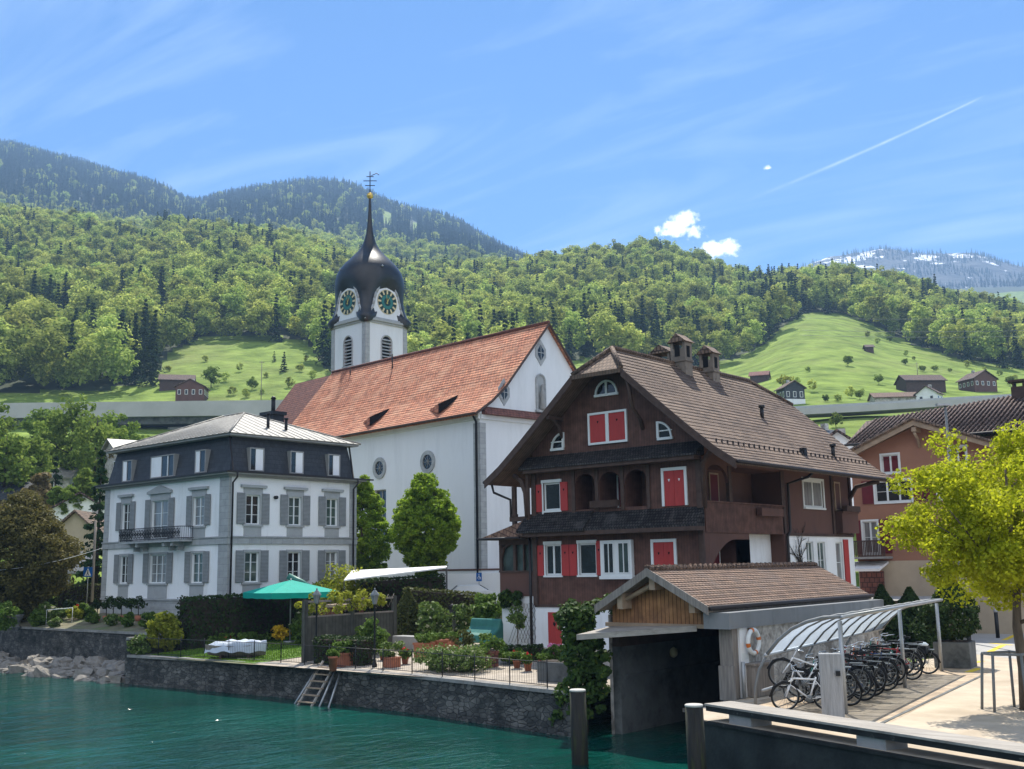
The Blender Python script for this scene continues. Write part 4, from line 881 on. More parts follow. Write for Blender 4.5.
    # balcony on brackets with wrought iron rail
    b0, b1 = -71.5, -63.8; bx = MB(); FR.box(bx, b0, b1, 8.30, 8.44, 0.16, 1.15); bal = bx.build('balcony_slab', M['greystone'], t)
    br = MB()
    for u in (-70.6, -69.6, -66.2, -65.2): FR.plate(br, [(u, 8.04), (u + .3, 8.04), (u + .3, 8.3), (u, 8.3)], 0.11, 0.95); FR.plate(br, [(u + .04, 7.75), (u + .26, 7.75), (u + .26, 8.04), (u + .04, 8.04)], 0.11, 0.5)
    br.build('bracket', M['greystone'], bal)
    ra = MB()
    for z in (8.52, 9.28): FR.box(ra, b0, b1, z, z + .05, 1.08, 1.12)
    n = 46
    for i in range(n + 1):
        u = b0 + (b1 - b0) * i / n; FR.box(ra, u - .012, u + .012, 8.44, 9.28, 1.09, 1.114)
    for i in range(23):
        u = b0 + (b1 - b0) * (i + .5) / 23; ra.tube([FR.P(u - .12, 8.62, 1.10), FR.P(u, 8.92, 1.12), FR.P(u + .12, 9.2, 1.10)], .018, 4); ra.tube([FR.P(u + .12, 8.62, 1.10), FR.P(u, 8.92, 1.13), FR.P(u - .12, 9.2, 1.10)], .018, 4); FR.ring(ra, u, 8.91, .09, .125, 1.085, 1.115, 8)
    for u in (b0, b1):
        for z in (8.52, 9.28): FR.box(ra, u - .02, u + .02, z, z + .05, .05, 1.08)
        for k in range(6): FR.box(ra, u - .012, u + .012, 8.44, 9.28, .15 + k * .16, .174 + k * .16)
    ra.build('balcony_rail', M['iron'], bal)
    # mansard : battered slate walls
    i2 = 0.50; a = [(X0 + .05, Y0 + .05), (X1 - .05, Y0 + .05), (X1 - .05, Y1 - .05), (X0 + .05, Y1 - .05)]; bq = [(X0 + i2, Y0 + i2), (X1 - i2, Y0 + i2), (X1 - i2, Y1 - i2), (X0 + i2, Y1 - i2)]
    ms = MB(); ZA = ZC + .13
    for k in range(4): j = (k + 1) % 4; ms.poly([(*a[k], ZA), (*a[j], ZA), (*bq[j], ZT), (*bq[k], ZT)])
    ms.build('mansard', M['slate'], t)
    dz0, dz1 = 12.86, 14.42
    for f, u0, u1, two in [(FR, -73.3, -72.0, 0), (FR, -69.5, -66.5, 1), (FR, -63.95, -62.7, 0), (RS, 43.15, 44.3, 0), (RS, 46.5, 47.65, 0), (RS, 49.85, 50.95, 0)]:
        dm = MB(); fr = 0.07   # boxed opening set in the slope : reveals light, lining proud of the slates
        o_ = 0.06
        for (p, q) in (((u0, dz0), (u0 + fr, dz1)), ((u1 - fr, dz0), (u1, dz1))): f.box(dm, p[0], q[0], p[1], q[1], -0.5, o_)
        f.box(dm, u0 + fr, u1 - fr, dz1 - fr, dz1, -0.5, o_); f.box(dm, u0 + fr, u1 - fr, dz0, dz0 + fr, -0.5, o_)
        d = dm.build('dormer_window', M['greytrim'] if False else M['conc'], t)
        um = u0 + (u1 - u0) * (0.45 if two else 0.42)
        p1 = MB(); f.face(p1, [(u0 + fr, dz0 + fr), (u1 - fr, dz0 + fr), (u1 - fr, dz1 - fr), (u0 + fr, dz1 - fr)], -0.02); p1.build('pane', M['glass'], d)
        rb = MB()
        if f is FR: f.box(rb, u0 + fr + .01, um, dz0 + fr + .01, dz1 - fr - .01, -0.015, 0.03)
        else: f.box(rb, um, u1 - fr - .01, dz0 + fr + .01, dz1 - fr - .01, -0.015, 0.03)
        rb.build('reveal_panel', M['plaster'], d)  # pale plate added over the pane in place of the side reveal
        if two: mu = MB(); f.box(mu, (um + u1) / 2 - .04, (um + u1) / 2 + .04, dz0 + fr, dz1 - fr, -.015, .04); mu.build('mullion', M['white'], d)
    # flat hipped metal roof with a short ridge
    ev = MB(); e2 = 0.12; c = [(X0 - e2 + .1, Y0 - e2), (X1 + e2, Y0 - e2), (X1 + e2, Y1 + e2), (X0 - e2 + .1, Y1 + e2)]
    ev.prism([(x, y, ZT - .02) for x, y in c], (0, 0, .14)); ev.build('eaves_board', M['conc'], t)
    c = [(x + (-.12 if x < -67 else .12), y + (-.12 if y < 47 else .12)) for x, y in c]; rz = ZT + .14
    R0 = (-68.7, 47.06, 17.75); R1 = (-66.2, 47.06, 17.75); rf = MB(); P = [(*p, rz) for p in c]
    rf.poly([P[0], P[1], R1, R0]); rf.poly([P[1], P[2], R1]); rf.poly([P[2], P[3], R0, R1]); rf.poly([P[3], P[0], R0]); rf.poly(P[::-1])
    r = rf.build('roof', M['zincroof'], t)
    se = MB()   # standing seams and hip caps
    def seam(p, q): se.tube([Vector(p) + Vector((0, 0, .02)), Vector(q) + Vector((0, 0, .01))], .02, 4)
    for k in range(1, 24):
        x = P[0][0] + (P[1][0] - P[0][0]) * k / 24
        tt = (x - P[0][0]) / (R0[0] - P[0][0]) if x < R0[0] else ((P[1][0] - x) / (P[1][0] - R1[0]) if x > R1[0] else 1)
        seam((x, P[0][1], rz), (x, P[0][1] + (R0[1] - P[0][1]) * tt, rz + (17.75 - rz) * tt))
    for k in range(1, 17):
        y = P[1][1] + (P[2][1] - P[1][1]) * k / 17; tt = 1 - abs(y - R1[1]) / (R1[1] - P[1][1])
        seam((P[1][0], y, rz), (P[1][0] + (R1[0] - P[1][0]) * tt, y, rz + (17.75 - rz) * tt))
    for p, q in ((P[0], R0), (P[1], R1), (P[2], R1), (P[3], R0), (R0, R1)): se.tube([Vector(p) + Vector((0, 0, .03)), Vector(q) + Vector((0, 0, .03))], .07, 5)
    se.build('roof_seam', M['zincroof'], r)
    for (px_, py_, h) in ((268, 428, .95), (286, 430, .75)):
        p = ray(px_, py_); 
        # foot of each vent pipe on the right roof slope
        n_ = (Vector(P[2]) - Vector(P[1])).cross(Vector(R1) - Vector(P[1])); p0 = Vector(P[1]); dd = Vector(p); tt = (p0 - Vector(CP)).dot(n_) / dd.dot(n_); q = Vector(CP) + dd * tt
        v = MB(); v.tube([q - Vector((0, 0, .2)), q + Vector((0, 0, h))], .11, 8); v.tube([q + Vector((0, 0, h)), q + Vector((0, 0, h + .12))], .16, 8); v.build('vent_pipe', M['iron'], r)
    ch = MB(); ch.box(-68.0, -66.6, 50.0, 51.0, 15.6, 18.0); ch.box(-68.15, -66.45, 49.85, 51.15, 18.0, 18.25)
    ch.tube([(-67.3, 50.5, 18.2), (-67.3, 50.5, 19.3)], .16, 8); ch.tube([(-67.3, 50.5, 19.3), (-67.3, 50.5, 19.5)], [.24, .1], 8); ch.build('chimney', M['iron'], r)
    for u, z1 in ((Y0 + .18, 15.0), (Y1 - .35, 15.0)):
        g = MB(); g.tube([RS.P(u, 15.1, -.38), RS.P(u, 12.75, .12), RS.P(u, 12.66, .62), RS.P(u, 12.35, .60), RS.P(u - .02, 12.0, .17), RS.P(u - .02, 3.6, .17)], .065, 7); g.build('drainpipe', M['darkmetal'], t)
    gm = MB(); gm.box(X0 - e - .1, X1 + e + .1, Y0 - e - .1, Y0 - e, ZC + .10, ZC + .2); gm.box(X1 + e, X1 + e + .1, Y0 - e, Y1 + e + .6, ZC + .10, ZC + .2); gm.build('gutter', M['darkmetal'], t)
    sp = MB(); sp.tube([RS.P(45.25, 11.15, .05), RS.P(45.25, 11.15, .28)], .12, 8); sp.build('loudspeaker', M['iron'], t)
manor()

# ------------------------------------------------------------------ the parish church
def church():
    t = thing('church', 'white baroque parish church with a red tiled roof and black onion dome clock tower', 'church', (-57.34, 63.1, 4.0), math.radians(-6.5), org=(0, 0, 4.0))
    LW = Fac((0, 0, 0), (1, 0, 0), (0, -1, 0)); GW = Fac((0, 0, 0), (0, 1, 0), (1, 0, 0)); LEN = 32.4; W = 15.4; ZE = 18.35; ZR = 26.75; ZR2 = 27.15
    w = MB(); holes = [(-x - .9, -x + .9, 8.4, 13.1) for x in (13.4, 21, 28)]
    LW.wall(w, -LEN, 0, 4, ZE, holes, .35); GW.wall(w, 0, W, 4, ZE)
    GW.face(w, [(0, ZE), (W, ZE), (W - 1, 19.3), (W - 2.6, 20.7), (7.7, ZR - .15), (2.6, 20.7), (1, 19.3)]); Fac((0, W, 0), (-1, 0, 0), (0, 1, 0)).wall(w, 0, LEN, 4, ZE)
    BW = Fac((-LEN, 0, 0), (0, -1, 0), (-1, 0, 0)); BW.wall(w, -W, 0, 4, ZE); BW.face(w, [(0, ZE), (-W, ZE), (-W + 1, 19.3), (-W + 2.6, 20.7), (-7.7, ZR2 - .2), (-2.6, 20.7), (-1, 19.3)])
    w.build('wall', M['limewash'], t)
    for x in (13.4, 21, 28): window(LW, t, -x - .9, -x + .9, 8.4, 13.1, -.33, .1, 2, 5, mat='conc', pane='glass')
    pl = MB(); LW.box(pl, -LEN, .14, 4, 6.0, 0.004, .14); GW.box(pl, .004, W, 4, 6.0, 0.004, .14); pl.build('plinth', M['limewash'], t)
    pc = MB(); LW.box(pc, -LEN, .18, 6.0, 6.14, 0.004, .18); GW.box(pc, .004, W, 6.0, 6.14, .004, .18); pc.build('plinth_cap', M['brownwall'], t)
    q = MB(); LW.box(q, -.75, .05, 6.14, 17.6, 0.003, .05); GW.box(q, -.05, .6, 6.14, 17.6, .003, .047); q.build('corner_stone', M['greystone'], t)
    fz = MB(); LW.box(fz, -LEN, .1, 17.9, 18.3, .004, .22); LW.box(fz, -LEN, .25, 18.3, 18.45, .004, .45); GW.box(fz, .005, W, 17.9, 18.25, .004, .2); fz.build('cornice', M['limewash'], t)
    # skirt roof across the gable foot
    sk = MB(); sk.prism([GW.P(.2, 18.25, 0.004), GW.P(.2, 18.25, .75), GW.P(.2, 18.95, 0.004)], Vector((0, W - .4, 0))); sk.build('skirt_roof', M['oldtile'], t)
    dp = MB(); dp.tube([(-.3, -.55, 18.3), (-.3, -.14, 17.7), (-.3, -.14, 4.2)], .09, 8); dp.build('drainpipe', M['iron'], t)
    # nave roof, bell-cast at the eaves, a little thickness
    prof = [(-.75, 18.30), (1.0, 19.45), (2.6, 20.85), (7.7, ZR)]
    rf = MB(); x0, x1 = .35, -LEN - .3
    def zz(z, x): return z + (ZR2 - ZR) * (min(0, x) / -LEN) * (z - 18.3) / (ZR - 18.3)
    for i in range(3):
        (a, za), (b, zb) = prof[i], prof[i + 1]
        rf.poly([(x1, a, zz(za, x1)), (x0, a, za), (x0, b, zb), (x1, b, zz(zb, x1))]); rf.poly([(x0, W - a, za), (x1, W - a, zz(za, x1)), (x1, W - b, zz(zb, x1)), (x0, W - b, zb)])
        rf.poly([(x1, a, zz(za, x1) - .22), (x1, b, zz(zb, x1) - .22), (x0, b, zb - .22), (x0, a, za - .22)]); rf.poly([(x0, W - a, za - .22), (x0, W - b, zb - .22), (x1, W - b, zz(zb, x1) - .22), (x1, W - a, zz(za, x1) - .22)])
        for x in (x0, x1):
            rf.poly([(x, a, zz(za, x) - .22), (x, b, zz(zb, x) - .22), (x, b, zz(zb, x)), (x, a, zz(za, x))]); rf.poly([(x, W - a, zz(za, x) - .22), (x, W - b, zz(zb, x) - .22), (x, W - b, zz(zb, x)), (x, W - a, zz(za, x))])
    rf.poly([(x0, -.75, 18.08), (x0, -.75, 18.3), (x1, -.75, 18.3), (x1, -.75, 18.08)]); r = rf.build('roof', M['redtile'], t)
    cs = MB()   # proud tile courses on the near slope
    for i in range(3):
        (a, za), (b, zb) = prof[i], prof[i + 1]; k = max(1, int(math.hypot(b - a, zb - za) / .36))
        for j in range(k):
            ya, yb = a + (b - a) * j / k, a + (b - a) * (j + 1) / k; sa, sb = za + (zb - za) * j / k, za + (zb - za) * (j + 1) / k
            cs.poly([(x0, ya, sa + .05), (x0, yb, sb + .012), (x1, yb, zz(sb, x1) + .012), (x1, ya, zz(sa, x1) + .05)]); cs.poly([(x0, ya, sa + .05), (x1, ya, zz(sa, x1) + .05), (x1, ya, zz(sa, x1) + .004), (x0, ya, sa + .004)])
    cs.build('tile_course', M['redtile'], r)
    rg = MB(); rg.tube([(x0, 7.7, ZR + .05), (x1, 7.7, ZR2 + .05)], .17, 7); rg.build('ridge_tile', M['oldtile'], r)
    vg = MB()
    for sgn in (0, 1):
        pts = [(x0 + .03, (W - y) if sgn else y, z - .1) for y, z in prof]; vg.tube(pts, .10, 5, smooth=False)
    vg.build('verge_board', M['beam'], r)
    gt = MB(); gt.tube([(x1, -.86, 18.26), (x0, -.86, 18.26)], .11, 7); gt.build('gutter', M['beam'], r)
    # slim wedge dormers, the opening to the right
    for L_ in (5.2, 15.0):
        d = MB(); a = Vector((-L_ - 2.2, .6, 19.18)); x = -L_
        d.mesh([(x, 0.0, 18.95), (x, 1.9, 20.25), (x - 2.6, 1.1, 19.6), (x + .0, 0.0, 19.75), (x - .1, 2.3, 20.75)], [(0, 3, 2), (3, 4, 2), (1, 2, 4)])
        dd = d.build('roof_dormer', M['redtile'], r)
        o = MB(); o.poly([(x + .01, 0.0, 18.95), (x + .01, 1.9, 20.25), (x - .09, 2.3, 20.75), (x + .01, 0.0, 19.75)]); o.build('dormer_opening', M['hole'], dd)
    for L_, y, h in ((20.5, 6.6, 1.7), (28.2, 6.9, 1.0)):   # snow-guard posts / rods on the slope
        v = MB(); z = 20.85 + (y - 2.6) * 1.157; v.tube([(-L_, y, z), (-L_, y, z + h)], .07, 6); v.build('roof_rod', M['iron'], r)
    # far choir with older, darker tiles
    cw = MB(); cw.box(-41.5, -LEN - .01, 2.4, 13.0, 4, 18.2); c = cw.build('choir', M['limewash'], t)
    cr = MB(); A0 = (-LEN - .31, 1.9, 18.4); A1 = (-41.9, 1.9, 18.4); B1 = (-41.9, 13.5, 18.4); B0 = (-LEN - .31, 13.5, 18.4); R0 = (-LEN - .31, 7.7, 26.95); R1 = (-40.2, 7.7, 26.95); K0 = (-LEN - .31, 3.4, 20.6); K1 = (-41.5, 3.4, 20.6)
    cr.poly([A0, K0, K1, A1]); cr.poly([K0, R0, R1, K1]); cr.poly([A1, K1, R1]); cr.poly([A1, R1, B1]); cr.poly([B0, B1, R1, R0]); cr.poly([A0, A1, B1, B0]); cr.build('choir_roof', M['oldtile'], c)
    # gable ornaments : niche with statue, two framed lozenges
    ni = MB(); n0, n1, zb, zt = 6.35, 7.35, 19.15, 21.7; pts = [(n0, zb)] + [(n0, zt)] + [((n0 + n1) / 2 - .5 * math.cos(a), zt + .5 * math.sin(a)) for a in [PI * k / 8 for k in range(1, 8)]] + [(n1, zt), (n1, zb)]
    GW.plate(ni, pts, 0.003, .03); nn = ni.build('niche', M['greytrim'], t)
    nf = MB()
    for i in range(len(pts) - 1): nf.tube([GW.P(*pts[i], .05), GW.P(*pts[i + 1], .05)], .10, 5, smooth=False)
    GW.box(nf, n0 - .2, n1 + .2, zb - .2, zb, .003, .3); nf.build('niche_frame', M['greystone'], nn)
    st = MB(); st.lathe([(.26, 0), (.30, .15), (.2, .9), (.26, 1.3), (.16, 1.65), (.1, 1.75), (.15, 1.95), (.1, 2.15), (0, 2.2)], GW.P(6.85, zb + .02, .26), 10); st.build('statue', M['conc'], nn)
    for u, z in ((6.95, 24.1), (2.65, 20.3)):
        lz = MB(); k = .62; GW.plate(lz, [(u, z - 1.15), (u + k, z - .35), (u + k, z + .35), (u, z + 1.15), (u - k, z + .35), (u - k, z - .35)], .003, .05); l = lz.build('lozenge_window', M['greystone'], t)
        lp = MB(); k = .36; GW.plate(lp, [(u, z - .72), (u + k, z - .22), (u + k, z + .22), (u, z + .72), (u - k, z + .22), (u - k, z - .22)], .051, .056); lp.build('pane', M['glass'], l)
        lb = MB(); GW.box(lb, u - .03, u + .03, z - .7, z + .7, .057, .08); GW.box(lb, u - .34, u + .34, z - .03, z + .03, .057, .078); lb.build('glazing_bar', M['greytrim'], l)
    for L_ in (6.6, 13.4, 20.4):   # round windows
        rw = MB(); LW.ring(rw, -L_, 15.0, .62, .95, .003, .12, 28); ro = rw.build('round_window', M['greystone'], t)
        pn = MB(); LW.disc(pn, -L_, 15.0, .62, .004, .02, 28); pn.build('pane', M['glass'], ro)
        ba = MB()
        for a in range(4): ba.tube([LW.P(-L_ + .6 * math.cos(a * PI / 4), 15 + .6 * math.sin(a * PI / 4), .05), LW.P(-L_ - .6 * math.cos(a * PI / 4), 15 - .6 * math.sin(a * PI / 4), .05)], .025, 4)
        ba.build('glazing_bar', M['conc'], ro)
    # --------- tower
    cx, cy, h = -30.0, 10.9, 2.88; ang = math.radians(4); Rm = Matrix.Rotation(ang, 3, 'Z')
    def TP(x, y, z): v = Rm @ Vector((x, y, 0)); return Vector((cx + v.x, cy + v.y, z))
    tf = []
    for k in range(4):
        Rk = Matrix.Rotation(ang + k * PI / 2, 3, 'Z'); N = Rk @ Vector((0, -1, 0)); U = Rk @ Vector((1, 0, 0)); tf.append(Fac(Vector((cx, cy, 0)) + N * h, U, N))
    ZC0, ZC1 = 32.1, 32.55
    tw = MB()
    lz0, lz1 = 27.7, 30.2
    for f in tf: f.wall(tw, -h, h, 6, ZC0, [(-.62, .62, lz0, lz1)], .4)
    to = tw.build('tower', M['limewash'], t)
    tc = MB()
    for f in tf: f.box(tc, -h - .02, -h + .55, 20, ZC0, .003, .05); f.box(tc, h - .55, h + .02, 20, ZC0, .003, .047)
    tc.build('tower_quoin', M['greystone'], to)
    cn = MB()
    for k, (e, z0, z1) in enumerate(((.14, ZC0, ZC0 + .22), (.3, ZC0 + .22, ZC1))): cn.prism([TP(sx * (h + e), sy * (h + e), z0) for sx, sy in ((-1, -1), (1, -1), (1, 1), (-1, 1))], (0, 0, z1 - z0))
    cn.build('tower_cornice', M['greytrim'], to)
    for f in tf[:2] + tf[3:]:
        fr = MB(); pts = [(-.72, lz0 - .05), (-.72, lz1)] + [(-.72 * math.cos(a), lz1 + .72 * math.sin(a)) for a in [PI * k / 8 for k in range(1, 8)]] + [(.72, lz1), (.72, lz0 - .05)]
        for i in range(len(pts) - 1): fr.tube([f.P(*pts[i], .03), f.P(*pts[i + 1], .03)], .09, 5, smooth=False)
        f.box(fr, -.9, .9, lz0 - .25, lz0 - .05, .003, .15); fo = fr.build('louvre_window', M['greytrim'], to)
        bk = MB(); f.plate(bk, [(-.62, lz1)] + [(-.62 * math.cos(a), lz1 + .62 * math.sin(a)) for a in [PI * k / 8 for k in range(1, 8)]] + [(.62, lz1)], .004, .012); f.face(bk, [(-.62, lz0), (.62, lz0), (.62, lz1), (-.62, lz1)], -.3); bk.build('louvre_opening', M['hole'], fo)
        sl = MB()
        for k in range(8):
            z = lz0 + .12 + k * .36; wd = .6 if z < lz1 else .6 * math.sqrt(max(.05, 1 - ((z - lz1) / .66) ** 2))
            sl.prism([f.P(-wd, z, .07), f.P(-wd, z + .17, -.02 if z > lz1 else -.12), f.P(-wd, z + .20, -.01 if z > lz1 else -.12), f.P(-wd, z + .04, .09)], f.U * (2 * wd))
        sl.build('louvre_slat', M['greytrim'], fo)
        # clock gable : ogee outlined wall panel with dial
        og = [(2.62, ZC1), (2.55, ZC1 + .35), (2.25, ZC1 + .8), (1.9, ZC1 + 1.5), (1.72, ZC1 + 2.2), (1.5, ZC1 + 2.9), (1.1, ZC1 + 3.6), (.62, ZC1 + 4.15), (.3, ZC1 + 4.6), (0, ZC1 + 4.9)]
        out = [(-u, z) for u, z in og] + [(u, z) for u, z in og[-2::-1]]
        pn = MB(); f.plate(pn, out, -.35, .10); po = pn.build('clock_gable', M['limewash'], to)
        ed = MB()
        for i in range(len(out) - 1): ed.tube([f.P(*out[i], .06), f.P(*out[i + 1], .06)], .16, 6)
        f.box(ed, -2.7, 2.7, ZC1 + .003, ZC1 + .18, .101, .2); ed.build('gable_moulding', M['greystone'], po)
        zc = ZC1 + 2.05; dl = MB(); f.disc(dl, 0, zc, 1.36, .101, .13, 36); do = dl.build('clock_dial', M['clock'], po)
        nu = MB(); f.ring(nu, 0, zc, 1.30, 1.36, .131, .145, 36)
        for k in range(12):
            a = k * PI / 6; f.plate(nu, [(math.sin(a + s * w) * r, zc + math.cos(a + s * w) * r) for s, w, r in ((-1, .11, .86), (1, .11, .86), (1, .085, 1.28), (-1, .085, 1.28))], .131, .15)
        nu.build('numeral', M['numeral'], do)
        ce = MB(); f.ring(ce, 0, zc, .45, .80, .131, .142, 24); ce.build('dial_ring', M['clockhand'], do)
        hd = MB()
        for a, L_, wd in ((math.radians(-10), 1.1, .05), (math.radians(28), .75, .07)):
            s, c_ = math.sin(a), math.cos(a); f.plate(hd, [(-c_ * wd - s * .2, zc + s * wd - c_ * .2), (c_ * wd - s * .2, zc - s * wd - c_ * .2), (s * L_, zc + c_ * L_)], .151, .165)
        hd.build('clock_hand', M['gold'], do)
    # onion dome : square-ish skirt that rounds off upwards, a hanging lappet at each corner
    dm = MB(); n = 64
    rows = [(32.0, 2.45, 4.20), (32.6, 2.5, 4.62), (32.85, 2.5, 4.50), (33.3, 2.5, 4.12), (34.0, 2.55, 3.86), (34.8, 2.65, 3.72), (35.6, 2.8, 3.74), (36.4, 3.05, 3.82), (37.0, 3.32, 3.82), (37.6, 3.48, 3.74), (38.2, 3.42, 3.55), (38.8, 3.15, 3.20), (39.4, 2.68, 2.70), (39.9, 2.2, 2.2), (40.4, 1.72, 1.72), (40.9, 1.27, 1.27), (41.4, .92, .92), (42.0, .66, .66), (42.8, .45, .45), (43.8, .30, .30), (45.2, .2, .2), (47.2, .13, .13)]
    vs = []; fs = []
    for i, (z, rfc, rdg) in enumerate(rows):
        for k in range(n):
            a = 2 * PI * k / n; s = abs(math.sin(2 * a)); pw = 3.6 if z < 35.2 else 2.8 if z < 36 else 1.8; r_ = rfc + (rdg - rfc) * s ** pw
            zl = z
            if i < 3: zl = z + (1 - s ** 2.5) * (1.6 - .25 * i)     # lappets hang lowest at the corners
            vs.append(TP(r_ * math.cos(a), r_ * math.sin(a), zl))
    for i in range(len(rows) - 1):
        for k in range(n): k2 = (k + 1) % n; fs.append((i * n + k, i * n + k2, (i + 1) * n + k2, (i + 1) * n + k))
    dm.mesh(vs, fs, True); dmo = dm.build('onion_dome', M['onion'], to)
    fi = MB(); fi.lathe([(0, 46.95), (.3, 47.1), (.38, 47.35), (.3, 47.6), (0, 47.75)], TP(0, 0, 0), 14); fi.build('gilded_ball', M['gold'], dmo)
    cr = MB(); b = TP(0, 0, 47.7); cr.tube([b, b + Vector((0, 0, 2.5))], .06, 6)
    for z, l in ((.85, .55), (1.4, .75), (1.9, .4)): d = Rm @ Vector((.7, .7, 0)); cr.tube([b + d * l + Vector((0, 0, z)), b - d * l + Vector((0, 0, z))], .05, 5)
    cr.tube([b + Vector((.1, .1, 2.0)), b + Vector((.55, .5, 2.25)), b + Vector((.75, .7, 2.05))], .045, 5); cr.build('spire_cross', M['iron'], dmo)
    for k in range(4):
        a = ang + PI / 4 + k * PI / 2 + .5; s = MB(); s.lathe([(0, 0), (.1, .04), (.12, .12), (0, .24)], Vector((cx + 3.5 * math.cos(a), cy + 3.5 * math.sin(a), 38.3)), 8); s.build('dome_knob', M['galv'], dmo)
    # the tower stands clear beyond the nave, beside the choir, and is a little larger for it
    def descend(o):
        yield o
        for c in o.children: yield from descend(c)
    K = 1.113
    for o in descend(to):
        me = o.data; n_ = len(me.vertices); co = np.empty(n_ * 3); me.vertices.foreach_get('co', co); co = co.reshape(-1, 3)
        co[:, 0] = -41.6 + (co[:, 0] - cx) * K; co[:, 1] = 18.8 + (co[:, 1] - cy) * K; co[:, 2] = 2.3 + (co[:, 2] - 2.3) * K; me.vertices.foreach_set('co', co.ravel()); me.update()
church()
# ------------------------------------------------------------------ big brown timber house with red shutters
def arch_fill(f, mb, u0, u1, zs, zt, d0, d1):
    """two spandrels that turn the square head (zs..zt) of an opening into an arch"""
    n = 8; c = (u0 + u1) / 2; r = (u1 - u0) / 2; k = (zt - zs) / r
    for sg in (-1, 1):
        for i in range(n):
            a = PI / 2 * i / n; b = PI / 2 * (i + 1) / n
            q = [(c + sg * r * math.cos(a), zs + k * r * math.sin(a)), (c + sg * r * math.cos(b), zs + k * r * math.sin(b)), (c + sg * r * math.cos(b), zt), (c + sg * r * math.cos(a), zt)]
            f.plate(mb, q, d0, d1)
def brown_house():
    X0, X1, Y0, Y1 = -37.5, -26.94, 45.5, 62.6; XR = -32.05; zg = 1.95
    t = thing('timber_house', 'large dark brown timber house with red shutters, shingled skirt roofs and three chimneys', 'house', ((X0 + X1) / 2, (Y0 + Y1) / 2, zg))
    F = Fac((0, Y0, 0), (1, 0, 0), (0, -1, 0)); S = Fac((X1, 0, 0), (0, 1, 0), (1, 0, 0)); Lf = Fac((X0, 0, 0), (0, -1, 0), (-1, 0, 0)); B = Fac((0, Y1, 0), (-1, 0, 0), (0, 1, 0))
    prof = [(0, 17.42), (1.55, 16.0), (3.2, 14.55), (5.3, 12.75), (6.7, 11.62), (7.75, 10.92)]
    def zroof(dx): return np.interp(abs(dx), [p[0] for p in prof], [p[1] for p in prof])
    # white basement
    b = MB(); F.wall(b, X0, X1, 1.4, 4.15); S.wall(b, Y0, 54, 1.4, 4.15); S.wall(b, 54.0, Y1, 1.4, 7.75, [(56.3, 57.2, 5.3, 7.35, .2), (57.7, 58.7, 5.3, 7.35, .2), (60.1, 61.0, 5.0, 7.35, .2)]); Lf.wall(b, -Y1, -Y0, 1.4, 4.15)
    b.build('basement_wall', M['plaster'], t)
    window(S, t, 56.3, 57.2, 5.3, 7.35, -.16, .07, 2, 2, pane='glass_green'); window(S, t, 57.7, 58.7, 5.3, 7.35, -.16, .07, 2, 2, pane='glass_green'); window(S, t, 60.1, 61.0, 5.0, 7.35, -.16, .08, 1, 2, pane='glass_curtain')
    shutter(S, t, 61.1, 61.75, 4.2, 7.5, 'red', .02)
    # front wall, two storeys and gable
    l1, l2, l3 = (-36.74, -35.64), (-34.5, -33.36), (-32.95, -31.03); u1 = (-36.74, -35.62)
    A1, A2, A3 = (-34.6, -33.33), (-33.03, -31.72), (-31.42, -30.1)
    w = MB(); F.wall(w, X0, X1, 4.15, 12.1, [(*l1, 5.78, 7.40), (*l2, 5.78, 7.40), (*u1, 9.2, 10.68)] + [(*a, 9.15, 11.02, 1.5) for a in (A1, A2, A3)], .16)
    g = [(X0, 12.1), (X1, 12.1), (X1, zroof(X1 - XR) - .25)]
    for dx in (3.2, 1.55): g.append((XR + dx, zroof(dx) - .25))
    g += [(XR, zroof(0.0) - .9)]
    for dx in (-1.55, -3.2): g.append((XR + dx, zroof(dx) - .25))
    g += [(X0, zroof(X0 - XR) - .25)]
    F.face(w, g); Lf.wall(w, -Y1, -Y0, 4.15, 11.6); B.wall(w, -X1, -X0, 1.4, 12.1); B.face(w, [(-X1, 12.1), (-X0, 12.1), (-XR, 17)])
    for a in (A1, A2, A3): F.face(w, [(a[0], 9.15), (a[1], 9.15), (a[1], 11.02), (a[0], 11.02)], -1.5)
    for a in (A1, A2, A3): arch_fill(F, w, a[0], a[1], 10.45, 11.02, -.16, 0.002)
    w.build('front_wall', M['brownwood'], t)
    # little posts between the arches
    po = MB()
    for u in (A1[0] - .1, (A1[1] + A2[0]) / 2, (A2[1] + A3[0]) / 2, A3[1] + .1): F.box(po, u - .1, u + .1, 9.0, 11.2, .004, .07)
    for u in (X0 + .12, X1 - .12): F.box(po, u - .14, u + .14, 4.2, 7.85, .004, .12); F.box(po, u - .14, u + .14, 8.9, 11.3, .004, .13)
    F.box(po, X0 - .1, X1 + .1, 7.82, 8.02, .125, .8); F.box(po, X0 - .1, X1 + .05, 11.22, 11.4, .135, .72)
    F.box(po, X0, X1, 4.12, 4.26, .004, .05)
    po.build('timber_post', M['beam'], t)
    # recessed doors inside the arches
    rec = Fac((0, Y0 + 1.5, 0), (1, 0, 0), (0, -1, 0))
    for a, b2 in ((-32.95, -31.95), (-31.05, -30.25)):
        fr = MB(); frame(rec, fr, a, b2, 9.16, 10.95, .09, .01, .06); o = fr.build('shutter_frame', M['white'], t); shutter(rec, o, a + .1, b2 - .1, 9.26, 10.85, 'darkred', .012, 'white')
    fb = MB(); F.box(fb, -33.5, -31.75, 9.22, 9.52, .01, .24)
    for k in range(24): u = -33.5 + 1.75 * k / 23; F.box(fb, u - .012, u + .012, 9.15, 9.56, .241, .262)
    fb.build('flower_box', M['beam'], t)
